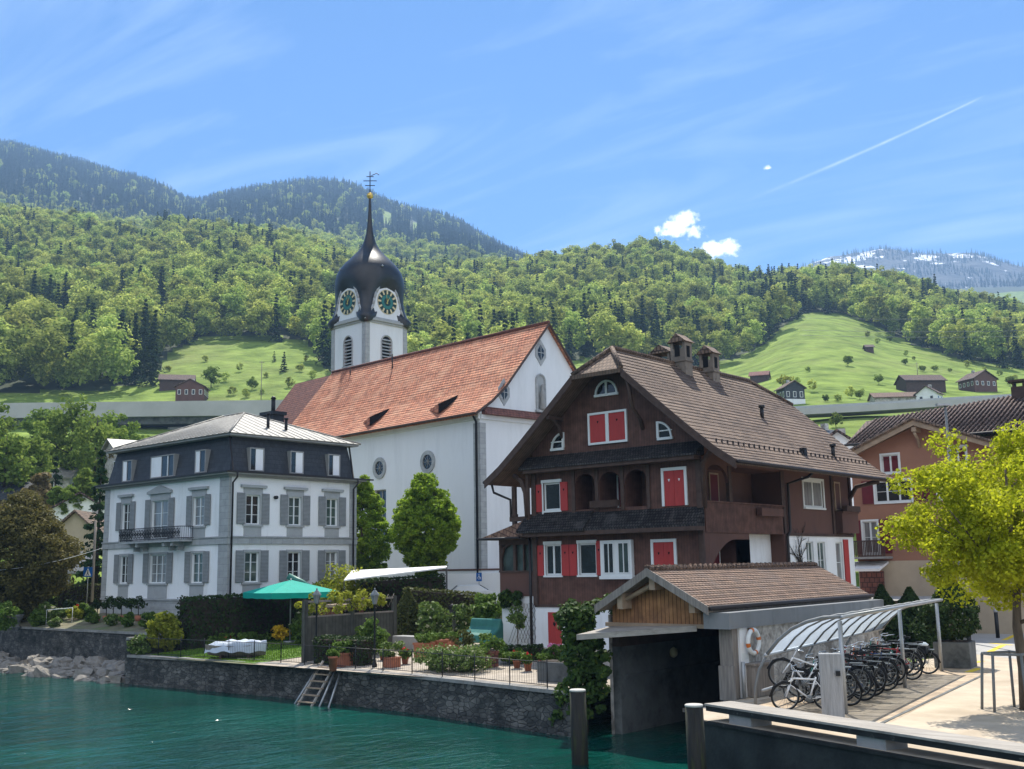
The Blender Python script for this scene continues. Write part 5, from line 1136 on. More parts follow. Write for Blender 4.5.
    # skirt roofs of black shingles
    for z0, z1, d, a, b2, name in ((8.02, 9.06, .95, X0 - .45, -33.45, 's'), (8.02, 8.98, .78, -33.45, X1 + .05, 's'), (11.4, 12.15, .8, X0 - .35, X1 + .2, 's')):
        s = MB(); pr = [F.P(a, z0, d), F.P(a, z0 + .10, d + .03), F.P(a, z0 + (z1 - z0) * .55, d * .52), F.P(a, z1, .003), F.P(a, z0, .003)]
        s.prism(pr, Vector((b2 - a, 0, 0))); s.build('skirt_roof', M['shingle'], t)
    # windows and shutters
    window(F, t, *l1, 5.78, 7.40, -.12, .09, 2, 1, pane='glass', sill=.10); window(F, t, *l2, 5.78, 7.40, -.12, .09, 1, 1, pane='glass', sill=.10); window(F, t, *u1, 9.2, 10.68, -.12, .09, 1, 1, pane='glass', sill=.06)
    for a, b2, z0, z1 in ((l1[0], l1[1], 7.40, 7.56), (l2[0], l2[1], 7.40, 7.56), (u1[0] - .06, u1[1] + .06, 10.68, 10.84)):
        hd = MB(); F.box(hd, a - .06, b2 + .06, z0, z1, .004, .09); F.box(hd, a - .05, a + .04, z0 - 1.66, z0, .004, .05); hd.build('window_head', M['white'], t)
    for a, b2, z0, z1 in ((-37.26, -36.82, 5.75, 7.36), (-35.60, -35.11, 5.75, 7.36), (-35.08, -34.59, 5.75, 7.36), (-33.33, -32.99, 5.75, 7.5), (-37.28, -36.84, 9.15, 10.62), (-35.58, -35.10, 9.15, 10.66)): shutter(F, t, a, b2, z0, z1, 'red', .014, 'hole')
    bw = MB(); F.box(bw, l3[0], l3[1], 5.72, 7.5, .003, .22); bo = bw.build('bay_window', M['white'], t)   # shallow projecting double window
    for a, b2, pn in ((l3[0] + .2, -32.1, 'glass'), (-31.85, l3[1] - .14, 'glass_green')):
        p = MB(); F.face(p, [(a, 5.84), (b2, 5.84), (b2, 7.38), (a, 7.38)], .225); p.build('pane', M[pn], bo)
        m2 = MB(); F.box(m2, (a + b2) / 2 - .025, (a + b2) / 2 + .025, 5.84, 7.38, .226, .25); frame(F, m2, a, b2, 5.84, 7.38, .05, .226, .252); m2.build('glazing_bar', M['white'], bo)
    sb = MB(); F.box(sb, l3[0] - .05, l3[1] + .05, 5.56, 5.72, .003, .30); sb.build('sill', M['white'], bo)
    for a, b2, z0, z1 in ((-29.97, -28.5, 5.3, 7.48), (-29.2, -27.75, 9.07, 10.95)):
        fr = MB(); F.box(fr, a, a + .14, z0, z1, .004, .09); F.box(fr, b2 - .14, b2, z0, z1, .004, .09); F.box(fr, a + .14, b2 - .14, z1 - .15, z1, .004, .09); o = fr.build('shutter_frame', M['white'], t)
        c = (a + b2) / 2; wh = 'hole' if z0 < 6 else 'white'
        shutter(F, o, a + .15, c - .008, z0, z1 - .16, 'red', .01, wh); shutter(F, o, c + .008, b2 - .15, z0, z1 - .16, 'red', .01, wh)
    fr = MB(); a, b2, z0, z1 = -33.6, -31.13, 12.46, 14.14; frame(F, fr, a, b2, z0, z1, .11, .004, .10); F.box(fr, -32.47, -32.27, z0 + .11, z1 - .11, .004, .095); o = fr.build('shutter_frame', M['white'], t)
    shutter(F, o, a + .12, -32.475, z0 + .12, z1 - .12, 'red', .012, 'hole'); shutter(F, o, -32.265, b2 - .12, z0 + .12, z1 - .12, 'red', .012, 'hole')
    # lunette and two quarter windows
    def fan(u, z, r, a0, a1, nm):
        fm = MB(); n = 10; pts = [(u + (r + .10) * math.cos(a0 + (a1 - a0) * i / n), z + (r + .10) * math.sin(a0 + (a1 - a0) * i / n)) for i in range(n + 1)]; pi = [(u + r * math.cos(a0 + (a1 - a0) * i / n), z + r * math.sin(a0 + (a1 - a0) * i / n)) for i in range(n + 1)]
        for i in range(n): F.plate(fm, [pi[i], pts[i], pts[i + 1], pi[i + 1]], .004, .09)
        ends = [pts[0][0], pts[-1][0]] + ([u] if abs(a1 - a0) < 2 else []); F.box(fm, min(ends) - .04, max(ends) + .04, z - .13, z, .004, .11)
        if abs(a1 - a0) < 2: F.box(fm, u - .07, u + .07, z, z + r + .10, .004, .095); F.box(fm, min(ends), max(ends), z + r * .42, z + r * .42 + .06, .02, .06)
        else: F.box(fm, u - .06, u + .06, z, z + r, .01, .08)
        o = fm.build(nm, M['white'], t); p = MB(); F.plate(p, [(u, z)] + pi, .005, .02); p.build('pane', M['glass'], o)
    fan(-32.38, 15.08, .62, 0, PI, 'lunette_window'); fan(-35.3, 12.50, .72, PI / 2, PI, 'quarter_window'); fan(-29.3, 12.48, .72, 0, PI / 2, 'quarter_window')
    # red cellar door in the white basement
    d = MB(); F.box(d, -36.6, -35.74, 1.85, 3.86, .004, .06); d_ = d.build('door', M['red'], t); h = MB(); F.plate(h, [(-36.17, 3.12), (-36.08, 3.24), (-36.1, 3.36), (-36.17, 3.32), (-36.24, 3.36), (-36.26, 3.24)], .061, .066); h.build('cut_out', M['hole'], d_)
    # side : loggia over an arched recess, plain end wall
    yl, yr = 45.75, 53.6; sw = MB(); 
    S.wall(sw, Y0 + .002, 54.0, 4.15, 7.73, [(45.9, 49.9, 4.15, 7.42, 1.7), (49.9, 53.7, 4.15, 7.73, .8)]); arch_fill(S, sw, 45.9, 48.7, 6.5, 7.42, -.2, 0.003) if False else None
    S.wall(sw, Y0 + .002, 54.0, 7.73, 12.3, [(yl, yr, 7.9, 11.05, 1.7)])
    S.wall(sw, 54.0, 60.0, 7.75, 11.9, [(56.35, 58.85, 9.25, 10.8, .14)])
    S.wall(sw, 60.0, Y1, 7.75, 11.9)
    rs = Fac((X1 - 1.7, 0, 0), (0, 1, 0), (1, 0, 0)); rs.face(sw, [(yl, 7.9), (yr, 7.9), (yr, 11.05), (yl, 11.05)]); rs.face(sw, [(45.9, 4.15), (49.9, 4.15), (49.9, 7.42), (45.9, 7.42)])
    arch_fill(S, sw, 45.75, 48.0, 10.2, 11.05, -.15, 0.004)
    n = 10
    for i in range(n):   # broad flat arch of the lower recess
        u0 = 45.9 + 2.6 * (i / n) ** 1.4; u1_ = 45.9 + 2.6 * ((i + 1) / n) ** 1.4; k0 = 1.5 * (1 - (i / n)) ** 2
        S.plate(sw, [(u0, 7.42 - 1.5 * (1 - (u0 - 45.9) / 2.6) ** 2), (u1_, 7.42 - 1.5 * (1 - (u1_ - 45.9) / 2.6) ** 2), (u1_, 7.42), (u0, 7.42)], -.2, 0.004)
    sw.build('side_wall', M['brownwall'], t)
    pw = MB(); S.face(pw, [(49.9, 4.15), (53.7, 4.15), (53.7, 7.73), (49.9, 7.73)], -.8); pw.build('recess_wall', M['plaster'], t)
    pp = MB(); S.box(pp, Y0 + .1, 53.75, 7.72, 9.18, .004, .06); S.box(pp, Y0 + .05, 53.8, 9.18, 9.26, .0, .12); pp.build('loggia_parapet', M['brownwood'], t)
    ps = MB(); S.box(ps, 48.0, 48.3, 9.26, 11.05, -.13, .05); ps.build('timber_post', M['beam'], t); ps = MB(); S.box(ps, 53.6, 54.0, 7.75, 11.1, .004, .06); S.box(ps, 59.85, 60.1, 7.75, 11.3, .004, .1); S.box(ps, 62.35, 62.6, 7.75, 11.3, .004, .1); S.box(ps, 54.0, Y1, 7.65, 7.8, .004, .09); ps.build('timber_post', M['beam'], t)
    for a, b2, z0, z1, dd in ((49.0, 49.95, 7.95, 10.9, -1.69), (48.05, 49.75, 5.2, 7.35, -1.69)):
        fr = MB(); frame(S, fr, a, b2, z0, z1, .09, dd, dd + .06); o = fr.build('shutter_frame', M['white'] if z0 < 6 else M['lightwood'], t); shutter(S, o, a + .09, b2 - .09, z0 + .09, z1 - .09, 'darkred', dd + .01, 'hole' if z0 < 6 else None)
    fb = MB(); S.box(fb, 50.6, 53.0, 8.62, 9.02, .13, .42); fb.build('flower_box', M['brownwall'], t)
    window(S, t, 56.35, 58.85, 9.25, 10.8, -.10, .12, 2, 1, pane='glass_curtain', sill=.12)
    wf = MB(); frame(S, wf, 56.22, 58.98, 9.15, 10.92, .13, .004, .05); wf.build('window_frame', M['white'], t)
    bay = MB(); S.box(bay, 60.15, 62.4, 7.85, 9.0, .005, .5); S.box(bay, 60.15, 62.4, 9.0, 9.1, .005, .58); bay.build('rear_balcony', M['brownwall'], t)
    fb = MB(); S.box(fb, 60.4, 62.3, 9.1, 9.42, .42, .72); fb.build('flower_box', M['beam'], t)
    fr = MB(); frame(S, fr, 60.3, 61.1, 9.15, 10.85, .1, .006, .07); o = fr.build('shutter_frame', M['lightwood'], t); shutter(S, o, 60.4, 61.0, 9.25, 10.75, 'plaster' if False else 'brownwall', .012)
    # left gallery, its posts, and the glazed veranda below
    vx = -40.2; V = Fac((0, Y0 + .25, 0), (1, 0, 0), (0, -1, 0))
    v = MB(); v.box(vx, X0 - .003, Y0 + .25, Y0 + 7, 4.68, 5.95); v.build('veranda_parapet', M['brownwall'], t)
    vb = MB(); vb.box(vx + .06, X0 - .003, Y0 + .31, Y0 + 7, 1.4, 4.678); vb.build('veranda_basement', M['plaster'], t)
    gl = MB(); gl.box(vx + .12, X0 - .003, Y0 + .40, Y0 + 6.9, 6.05, 7.45); gl.build('veranda_glass', M['glass_green'], t)
    vp = MB()
    for u in (vx + .08, -39.1, -38.45, X0 - .1): V.box(vp, u - .09 if u != -38.45 else u - .04, u + .09 if u != -38.45 else u + .04, 5.95, 7.5, -.12, .03)
    V.box(vp, vx - .02, X0, 7.45, 7.75, -.2, .035); V.box(vp, vx - .02, X0, 5.95, 6.05, -.2, .06)
    for y in (Y0 + 2.4, Y0 + 4.6, Y0 + 6.9): vp.box(vx, vx + .16, y, y + .16, 5.95, 7.5)
    vp.tube([(vx + .1, Y0 + .3, 6.7), (vx + .3, Y0 + .28, 7.3), (vx + .8, Y0 + .28, 7.55)], .09, 5); vp.build('veranda_post', M['beam'], t)
    vr = MB(); xe = vx - .75; ye = Y0 - .55
    vr.poly([(xe, ye, 7.82), (X0 - .3, ye, 7.82), (X0 - .003, Y0 - .3, 8.85), (X0 - 1.0, Y0 + 1.3, 8.95)]); vr.poly([(xe, Y0 + 7.5, 7.82), (xe, ye, 7.82), (X0 - 1.0, Y0 + 1.3, 8.95), (X0 - 1.0, Y0 + 7.5, 8.95)]); vr.poly([(xe, ye, 7.80), (xe, Y0 + 7.5, 7.80), (X0, Y0 + 7.5, 7.80), (X0, ye, 7.80)]); vr.build('veranda_roof', M['copper_shingle'], t)
    vg = MB(); vg.tube([(xe - .06, Y0 + 7, 7.8), (xe - .06, ye - .06, 7.8), (X0 - .5, ye - .06, 7.8)], .07, 5); vg.build('gutter', M['darkmetal'], t)
    gp = MB()
    gp.tube([(-38.75, Y0 - .1, 8.3), (-38.75, Y0 - .1, 10.6)], .15, 6, smooth=False); gp.tube([(-38.75, Y0 - .1, 8.9), (-38.75, Y0 - .1, 9.1)], .2, 6); gp.tube([(-37.65, Y0 - .35, 8.9), (-37.7, Y0 - .4, 10.2), (-38.0, Y0 - .4, 10.9), (-38.5, Y0 - .4, 11.2)], .13, 6); gp.tube([(-37.62, Y0 - .3, 8.8), (-37.62, Y0 - .3, 11.2)], .12, 6, smooth=False)
    gp.box(-39.0, X0, Y0 - .25, Y0 - .05, 8.7, 8.95); gp.build('gallery_post', M['beam'], t)
    sd = MB(); sd.tube([(-39.6, Y0 - 1.0, 10.75), (-39.55, Y0 - .9, 10.3), (-38.95, Y0 - .2, 9.9), (-38.93, Y0 - .2, 8.95)], .07, 7); sd.tube([(X0 - .25, Y0 - .05, 7.8), (X0 - .25, Y0 - .05, 1.9)], .08, 7); sd.tube([S.P(54.15, 10.95, 1.7), S.P(54.5, 10.75, 1.2), S.P(54.25, 10.45, .14), S.P(54.2, 7.9, .14), S.P(53.85, 7.6, .14), S.P(53.85, 4.2, .14)], .08, 7); sd.build('drainpipe', M['darkmetal'], t)
    # roof : two flared slopes, half hips at both ends, boarded underside
    YF, YFr, YBr, YB = 44.15, 45.65, 60.3, 63.0; th = .2
    rf = MB(); un = MB()
    for sg in (1, -1):
        for i in range(len(prof) - 1):
            (a, za), (b_, zb) = prof[i], prof[i + 1]
            y0a, y1a = (YFr, YBr) if i == 0 else (YF, YB)
            q = [(XR + sg * b_, YF, zb), (XR + sg * b_, YB, zb), (XR + sg * a, y1a, za), (XR + sg * a, y0a, za)]
            if sg < 0: q.reverse()
            rf.poly(q); un.poly([(x, y, z - th) for x, y, z in q][::-1])
            if i:
                for y in (YF, YB): e = [(XR + sg * a, y, za), (XR + sg * b_, y, zb), (XR + sg * b_, y, zb - th), (XR + sg * a, y, za - th)]; un.poly(e)
        a, za = prof[-1]; un.poly([(XR + sg * a, YF, za), (XR + sg * a, YB, za), (XR + sg * a, YB, za - th), (XR + sg * a, YF, za - th)])
    hx, hz = prof[1]
    rf.poly([(XR - hx, YF, hz), (XR + hx, YF, hz), (XR, YFr, prof[0][1])]); rf.poly([(XR + hx, YB, hz), (XR - hx, YB, hz), (XR, YBr, prof[0][1])])
    un.poly([(XR - hx, YF, hz - th), (XR, YFr, prof[0][1] - th), (XR + hx, YF, hz - th)]); un.prism([(XR - hx - .1, YF - .05, hz - th), (XR + hx + .1, YF - .05, hz - th), (XR + hx + .1, YF - .05, hz + .02), (XR - hx - .1, YF - .05, hz + .02)], (0, .048, 0))
    r = rf.build('roof', M['browntile'], t); un.build('eaves_soffit', M['soffit'], r)
    cs = MB()   # proud tile courses on both slopes
    for sg in (1, -1):
        for i in range(1, len(prof) - 1):
            (a, za), (b_, zb) = prof[i], prof[i + 1]; k = max(1, int(math.hypot(b_ - a, zb - za) / .31))
            for j in range(k):
                xa, xb = XR + sg * (a + (b_ - a) * j / k), XR + sg * (a + (b_ - a) * (j + 1) / k); sa, sb = za + (zb - za) * j / k, za + (zb - za) * (j + 1) / k
                q = [(xb, YF, sb + .05), (xb, YB, sb + .05), (xa, YB, sa + .012), (xa, YF, sa + .012)]; cs.poly(q if sg > 0 else q[::-1]); cs.poly([(xb, YF, sb + .05), (xb, YB, sb + .05), (xb, YB, sb + .004), (xb, YF, sb + .004)])
    for sg in (1, -1):
        for j in range(6):
            f0, f1 = j / 6, (j + 1) / 6; z0, z1 = 17.42 - 1.42 * f0, 17.42 - 1.42 * f1; xa, xb = XR + sg * 1.55 * f0, XR + sg * 1.55 * f1
            q = [(xb, YFr - 1.5 * f1, z1 + .05), (xb, YBr + 2.7 * f1, z1 + .05), (xa, YBr + 2.7 * f0, z0 + .012), (xa, YFr - 1.5 * f0, z0 + .012)]; cs.poly(q if sg > 0 else q[::-1])
    cs.build('tile_course', M['browntile'], r)
    rc = MB()
    rc.tube([(XR, YFr, 17.5), (XR, 52, 17.44), (XR, YBr, 17.5)], .14, 7)
    for sx, ya, yb in ((-1, YFr, YF), (1, YFr, YF), (-1, YBr, YB), (1, YBr, YB)): rc.tube([(XR, ya, 17.48), (XR + sx * hx, yb, hz + .05)], .13, 7)
    rc.build('ridge_tile', M['browntile'], r)
    for sg in (1, -1):
        bb = MB(); pts = [(XR + sg * a, z) for a, z in prof[1:]]
        for i in range(len(pts) - 1):
            bb.prism([(pts[i][0], YF - .055, pts[i][1] + .03), (pts[i + 1][0], YF - .055, pts[i + 1][1] + .03), (pts[i + 1][0], YF - .055, pts[i + 1][1] - .40), (pts[i][0], YF - .055, pts[i][1] - .40)], (0, .05, 0))
        bb.build('barge_board', M['beam'], r)
    sg_ = MB()   # snow guards along the eaves
    for k in range(34):
        y = 44.8 + k * .53; sg_.box(XR + 6.35, XR + 6.43, y, y + .03, 11.83, 12.08)
    sg_.build('snow_guard', M['darkmetal'], r)
    
    for sg in (1, -1): gu = MB(); gu.tube([(XR + sg * 7.83, YF, 10.86), (XR + sg * 7.83, YB, 10.86)], .09, 7); gu.build('gutter', M['darkmetal'], r)
    for u in (-35.35, -30.2):
        brk = MB(); sgn = 1 if u < XR else -1
        brk.tube([(u, Y0 - .02, 13.0), (u, Y0 - .25, 13.5), (u, Y0 - .9, 14.0), (u, YF + .1, zroof(u - XR) - .35)], .10, 6); brk.tube([(u, Y0, zroof(u - XR) - .45), (u, YF + .05, zroof(u - XR) - .45)], .11, 5, smooth=False); brk.build('eaves_bracket', M['beam'], t)
    brk = MB(); brk.tube([(X1 + .02, Y0 + .1, 8.9), (X1 + .1, Y0 - .05, 11.0), (X1 + .9, Y0 - .2, 11.9)], .13, 6); brk.build('eaves_bracket', M['beam'], t); brk = MB(); brk.tube([(X1 + .02, 62.4, 9.9), (X1 + .5, 62.4, 10.6), (X1 + 1.9, 62.4, 10.85)], .14, 6); brk.build('eaves_bracket', M['beam'], t)
    # chimneys with little tiled houses on top
    def chim(x, y, zt, w_, dp_, arch, label):
        z0 = zroof(x - XR) - .5; c = MB(); c.box(x - w_ / 2, x + w_ / 2, y - dp_ / 2, y + dp_ / 2, z0, zt - .75); c.box(x - w_ / 2 - .06, x + w_ / 2 + .06, y - dp_ / 2 - .06, y + dp_ / 2 + .06, zt - 1.5, zt - 1.4)
        for sx in (-1, 1): c.box(x + sx * w_ / 2 - (.16 if sx > 0 else 0), x + sx * w_ / 2 + (0 if sx > 0 else .16), y - dp_ / 2, y + dp_ / 2, zt - .75, zt - .35)
        o = c.build('chimney', M['chimstone'], r)
        tp = MB(); e = .14; tp.prism([(x - w_ / 2 - e, y - dp_ / 2 - e, zt - .38), (x + w_ / 2 + e, y - dp_ / 2 - e, zt - .38), (x, y - dp_ / 2 - e, zt + .12)], (0, dp_ + 2 * e, 0)); tp.build('chimney_cap', M['browntile'], o)
        hl = MB(); hl.box(x + w_ / 2 + .003, x + w_ / 2 + .008, y - .2, y + .14, zt - 1.25, zt - .6); hl.box(x - .2, x + .14, y - dp_ / 2 - .008, y - dp_ / 2 - .003, zt - 1.2, zt - .55); hl.build('flue_opening', M['hole'], o)
    chim(-33.0, 52.2, 18.55, 1.25, .9, 1, ''); chim(-31.75, 52.0, 19.0, .95, .75, 0, ''); chim(-31.7, 55.0, 18.75, .9, .75, 0, '')
    sv = MB()
    for x, y in ((-28.6, 55.2), (-26.0, 58.5)):
        z = zroof(x - XR); sv.tube([(x, y, z - .1), (x, y, z + .6)], .11, 7); sv.tube([(x, y, z + .55), (x, y, z + .7)], .18, 7)
    sv.box(-25.9, -25.6, 54.0, 54.3, zroof(-25.75 - XR) - .1, zroof(-25.75 - XR) + .35); sv.build('vent_pipe', M['iron'], r)
brown_house()

# ------------------------------------------------------------------ boathouse
def boathouse():
    XL, XRt, YF, YB = -24.75, -19.4, 34.4, 47.3; XR = -22.4; zr, ze = 6.08, 4.78; XG = -20.2
    t = thing('boathouse', 'low boathouse with a brown tiled roof, orange timber gable and open dark boat bay', 'boathouse', ((XL + XRt) / 2, (YF + YB) / 2, 0.0))
    F = Fac((0, YF, 0), (1, 0, 0), (0, -1, 0)); S = Fac((XRt, 0, 0), (0, 1, 0), (1, 0, 0))
    w = MB(); S.wall(w, YF + 1.0, YB, 0.5, 4.0); Fac((XL, 0, 0), (0, -1, 0), (-1, 0, 0)).wall(w, -YB, -YF, -1, 4.4)
    w.poly([(XRt - .3, YF + 1, -1), (XRt - .3, YF + 1, 4), (XRt - .3, YB, 4), (XRt - .3, YB, -1)]); S.face(w, [(YF + 1, -1), (YB, -1), (YB, .5), (YF + 1, .5)])
    w.poly([(XRt, YF + 1, -1), (XRt, YF + 1, 4), (XRt - .3, YF + 1, 4), (XRt - .3, YF + 1, -1)])
    w.build('wall', M['plaster_old'], t)
    # inside of the bay : left inner wall and back, damp concrete
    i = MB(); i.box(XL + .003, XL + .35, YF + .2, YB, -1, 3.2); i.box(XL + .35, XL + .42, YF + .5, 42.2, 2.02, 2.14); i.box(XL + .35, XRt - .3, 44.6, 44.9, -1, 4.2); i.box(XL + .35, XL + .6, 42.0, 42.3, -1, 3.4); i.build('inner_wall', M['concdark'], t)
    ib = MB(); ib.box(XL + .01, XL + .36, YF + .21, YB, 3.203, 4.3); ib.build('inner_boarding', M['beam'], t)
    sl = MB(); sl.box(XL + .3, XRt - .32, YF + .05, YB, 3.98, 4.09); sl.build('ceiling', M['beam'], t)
    # right corner : timber post and white plastered pier
    p = MB(); p.box(XRt - .58, XRt - .06, YF + .02, YF + .4, 1.6, 3.99); p.build('corner_post', M['greypost'], t)
    pr = MB(); pr.box(XRt - .3, XRt + .02, YF + .41, YF + .99, 1.6, 3.99); pr.build('white_pier', M['plaster'], t)
    # gable
    g = MB(); F.plate(g, [(XL + .2, 4.1), (XG, 4.1), (XG, 4.75), (XR, zr - .22), (XL + .2, 4.75)], -.10, -.02); g.build('gable_boards', M['boatwood'], t)
    fb = MB(); F.box(fb, XL - .1, XG, 3.98, 4.12, -.13, .06); fb.build('gable_beam', M['lightwood'], t)
    pk = MB()
    for u, z0, z1 in ((XR + .1, 5.35, 5.85), (XR - 1.35, 4.65, 5.35), (XR + 1.75, 4.55, 5.0)): pk.box(u - .12, u + .12, YF - .62, YF - .02, z0, z1); 
    pk.tube([(XR + .1, YF - .35, 5.6), (XR - 1.35, YF - .35, 4.95)], .09, 5, smooth=False); pk.build('purlin_end', M['lightwood'], t)
    # roof
    y0, y1 = YF - .75, YB + .5; e = .55; pf = [(0, zr), (2.5, ze - .05)]; pl = [(0, zr), (2.4, ze - .05)]
    r = MB(); u = MB()
    for sg, (dx, z) in ((1, pf[1]), (-1, pl[1])):
        q = [(XR + sg * dx, y0, z), (XR + sg * dx, y1, z), (XR, y1, zr), (XR, y0, zr)]
        if sg < 0: q.reverse()
        r.poly(q); u.poly([(a, b, c - .16) for a, b, c in q][::-1])
        for y in (y0, y1): u.poly([(XR, y, zr), (XR + sg * dx, y, z), (XR + sg * dx, y, z - .16), (XR, y, zr - .16)])
        u.poly([(XR + sg * dx, y0, z), (XR + sg * dx, y1, z), (XR + sg * dx, y1, z - .16), (XR + sg * dx, y0, z - .16)])
        u.prism([(XR, y0 - .05, zr + .06), (XR + sg * dx, y0 - .05, z + .06), (XR + sg * dx, y0 - .05, z - .24), (XR, y0 - .05, zr - .24)], (0, .047, 0))
    ro = r.build('roof', M['boattile'], t); u.build('barge_board', M['greypost'], ro)
    rt = MB(); k = int((y1 - y0) / .38)
    for j in range(k):
        y = y0 + j * .38; rt.tube([(XR, y, zr + .06), (XR, y + .36, zr + .03)], [.14, .115], 7)
    rt.build('ridge_tile', M['boattile'], ro)
    cs = MB()   # proud tile courses
    for sg, (dx, z) in ((1, pf[1]), (-1, pl[1])):
        m_ = 19
        for j in range(1, m_ + 1):
            f0 = (j - 1) / m_; f1 = j / m_; a = Vector((XR + sg * dx * f0, y0, zr + (z - zr) * f0 + .010)); b = Vector((XR + sg * dx * f1, y0, zr + (z - zr) * f1 + .034)); c = Vector((XR + sg * dx * f1, y0, zr + (z - zr) * f1 + .005)); cs.prism([a, b, c], (0, y1 - y0, 0))
    cs.build('tile_course', M['boattile'], ro)
    gt = MB(); gt.tube([(XR + 2.57, y0, ze - .06), (XR + 2.57, y1, ze - .06)], .09, 6); gt.build('gutter', M['darkmetal'], ro)
    # long grey concrete fascia on the right
    fc = MB(); fc.box(XG - .1, XRt + .12, YF - .45, YB + .3, 4.0, 4.56); fc.build('fascia_beam', M['concbeam'], t)
    # wall meter cabinet, pipe, notice
    cb = MB(); cb.box(XRt + .003, XRt + .4, YF + .75, YF + 2.1, 1.62, 2.7); cb.box(XRt - .003, XRt + .46, YF + .68, YF + 2.17, 2.7, 2.77); cb.build('meter_cabinet', M['greypost'], t)
    pp = MB(); pp.tube([(XRt + .14, YF + .32, 1.6), (XRt + .14, YF + .32, 2.85)], .07, 7); pp.build('standpipe', M['galv'], t)
    ns = MB(); ns.box(XRt + .024, XRt + .04, YF + .5, YF + .95, 2.9, 3.12); ns.build('notice', M['white'], t)
    lw = MB(); lw.box(XRt - .62, XRt + .02, YF - .06, YF + .015, 1.55, 2.72); lw.build('timber_panel', M['greypost'], t)
    # tilted-up door leaf of the bay, still hanging in the opening
    dl = MB(); dl.prism([(-25.0, 32.7, 3.55), (-20.8, 34.3, 3.88), (-24.6, 34.6, 3.80)], (0, 0, .2)); dl.build('tilting_door', M['driftwood'], t)
    # landing stage inside and a little rail
    st = MB(); st.box(XL + 1.2, XRt - 1.4, 37.5, 38.3, .55, .7); st.box(XL + 1.3, XL + 1.45, 37.6, 37.75, -.5, .55); st.box(XRt - 1.6, XRt - 1.45, 37.6, 37.75, -.5, .55)
    st.build('landing_stage', M['driftwood'], t)
    hr = MB(); hr.tube([(XRt - 1.9, 36.9, .1), (XRt - 1.9, 36.9, 1.3), (XRt - 1.1, 36.9, 1.3), (XRt - 1.1, 36.9, .1)], .06, 6); hr.build('hand_rail', M['galv'], t)
    lp = MB(); lp.lathe([(0, 0), (.18, .02), (.22, .1), (.16, .2), (0, .22)], (XL + .36, 38.2, 2.75), 12, Matrix.Rotation(PI / 2, 3, 'Y')); lp.build('bulkhead_lamp', M['numeral'], t)
    # things kept in the bay
    o = MB(); c = Vector((-20.9, 40.2, 2.45)); o.lathe([(0, -.42), (.2, -.38), (.27, -.1), (.25, .2), (.14, .36), (0, .4)], c, 14); oo = thing('outboard_motor', 'grey outboard motor hanging in the dark bay of the boathouse', 'boat motor', (c.x, c.y, 1.2)); o.build('motor_cowl', M['bk_grey'], oo)
    s = MB(); s.tube([c - Vector((0, 0, .3)), c - Vector((0, 0, 1.1))], .09, 7); s.tube([c - Vector((0, .2, 1.1)), c - Vector((0, -.2, 1.1))], .06, 6); s.build('motor_leg', M['steelpost'], oo)
    k = MB(); k.tube([(-22.9, 41.8, 2.9), (-22.95, 41.9, 2.3), (-22.9, 41.9, 1.2)], [.18, .28, .2], 9); solo(k, 'life_vest', M['darkred'], 'dark red buoyancy vest hanging in the back of the boathouse bay', 'vest', (-22.9, 41.8, 1.2))
boathouse()
def lifebuoy():
    c = Vector((-19.22, 35.5, 3.5)); t = thing('lifebuoy', 'white lifebuoy with orange bands hung on the rough boathouse wall', 'lifebuoy', c - Vector((0, 0, .5)))
    R = Matrix.Rotation(PI / 2, 3, 'Y'); n, mseg = 32, 10
    def seg(a0, a1, mat, nm, k=1.0):
        mb = MB(); vs = []; fs = []; nn = 8
        for i in range(nn + 1):
            a = a0 + (a1 - a0) * i / nn
            for j in range(mseg):
                b = 2 * PI * j / mseg; rr = .40 + .085 * k * math.cos(b); vs.append(c + R @ Vector((rr * math.cos(a), rr * math.sin(a), .08 * k * math.sin(b))))
        for i in range(nn):
            for j in range(mseg): fs.append((i * mseg + j, i * mseg + (j + 1) % mseg, (i + 1) * mseg + (j + 1) % mseg, (i + 1) * mseg + j))
        mb.mesh(vs, fs, True); mb.build(nm, M[mat], t)
    for q in range(4):
        a = q * PI / 2 + .4; seg(a, a + PI / 2 - .3, 'white', 'buoy_ring'); seg(a + PI / 2 - .3, a + PI / 2, 'bk_orange', 'buoy_band', 1.06)
    b = MB(); b.box(-19.397, -19.25, 35.44, 35.56, 3.86, 3.96); b.build('wall_hook', M['greypost'], t)
lifebuoy()
# ------------------------------------------------------------------ shore : terrace, left garden, quay
def struct(mb, name, mat): o = mb.build(name, mat); o['kind'] = 'structure'; return o
def grid_sheet(name, mat, x0, x1, y0, y1, zf, n=24):
    mb = MB()
    for i in range(n):
        for j in range(n):
            xa, xb = x0 + (x1 - x0) * i / n, x0 + (x1 - x0) * (i + 1) / n; ya, yb = y0 + (y1 - y0) * j / n, y0 + (y1 - y0) * (j + 1) / n
            mb.poly([(xa, ya, zf(xa, ya)), (xb, ya, zf(xb, ya)), (xb, yb, zf(xb, yb)), (xa, yb, zf(xa, yb))], True)
    return struct(mb, name, mat)
tz = lambda x, y: terrace_z(y)
grid_sheet('garden_ground', M['earth'], -58.9, -25.4, 34.3, 64, lambda x, y: terrace_z(y) - .02)
grid_sheet('terrace_paving', M['paving'], -47.0, -25.6, 34.3, 52, lambda x, y: terrace_z(y) - .004)
lg = grid_sheet('lawn', M['lawn'], -57.6, -47.2, 34.6, 46, lambda x, y: terrace_z(y) + .006)
lz = lambda x, y: 2.6 + .19 * max(0, min(5, y - 37.2))
def on_fore(x, y): d = ray(x, y); n = np.array([0, -.19, 1.0]); return CP + d * (((np.array([0, 37.2, 2.6]) - CP) @ n) / (d @ n))
grid_sheet('villa_forecourt', M['earth'], -140, -59.0, 37.1, 62, lambda x, y: lz(x, y), 20)
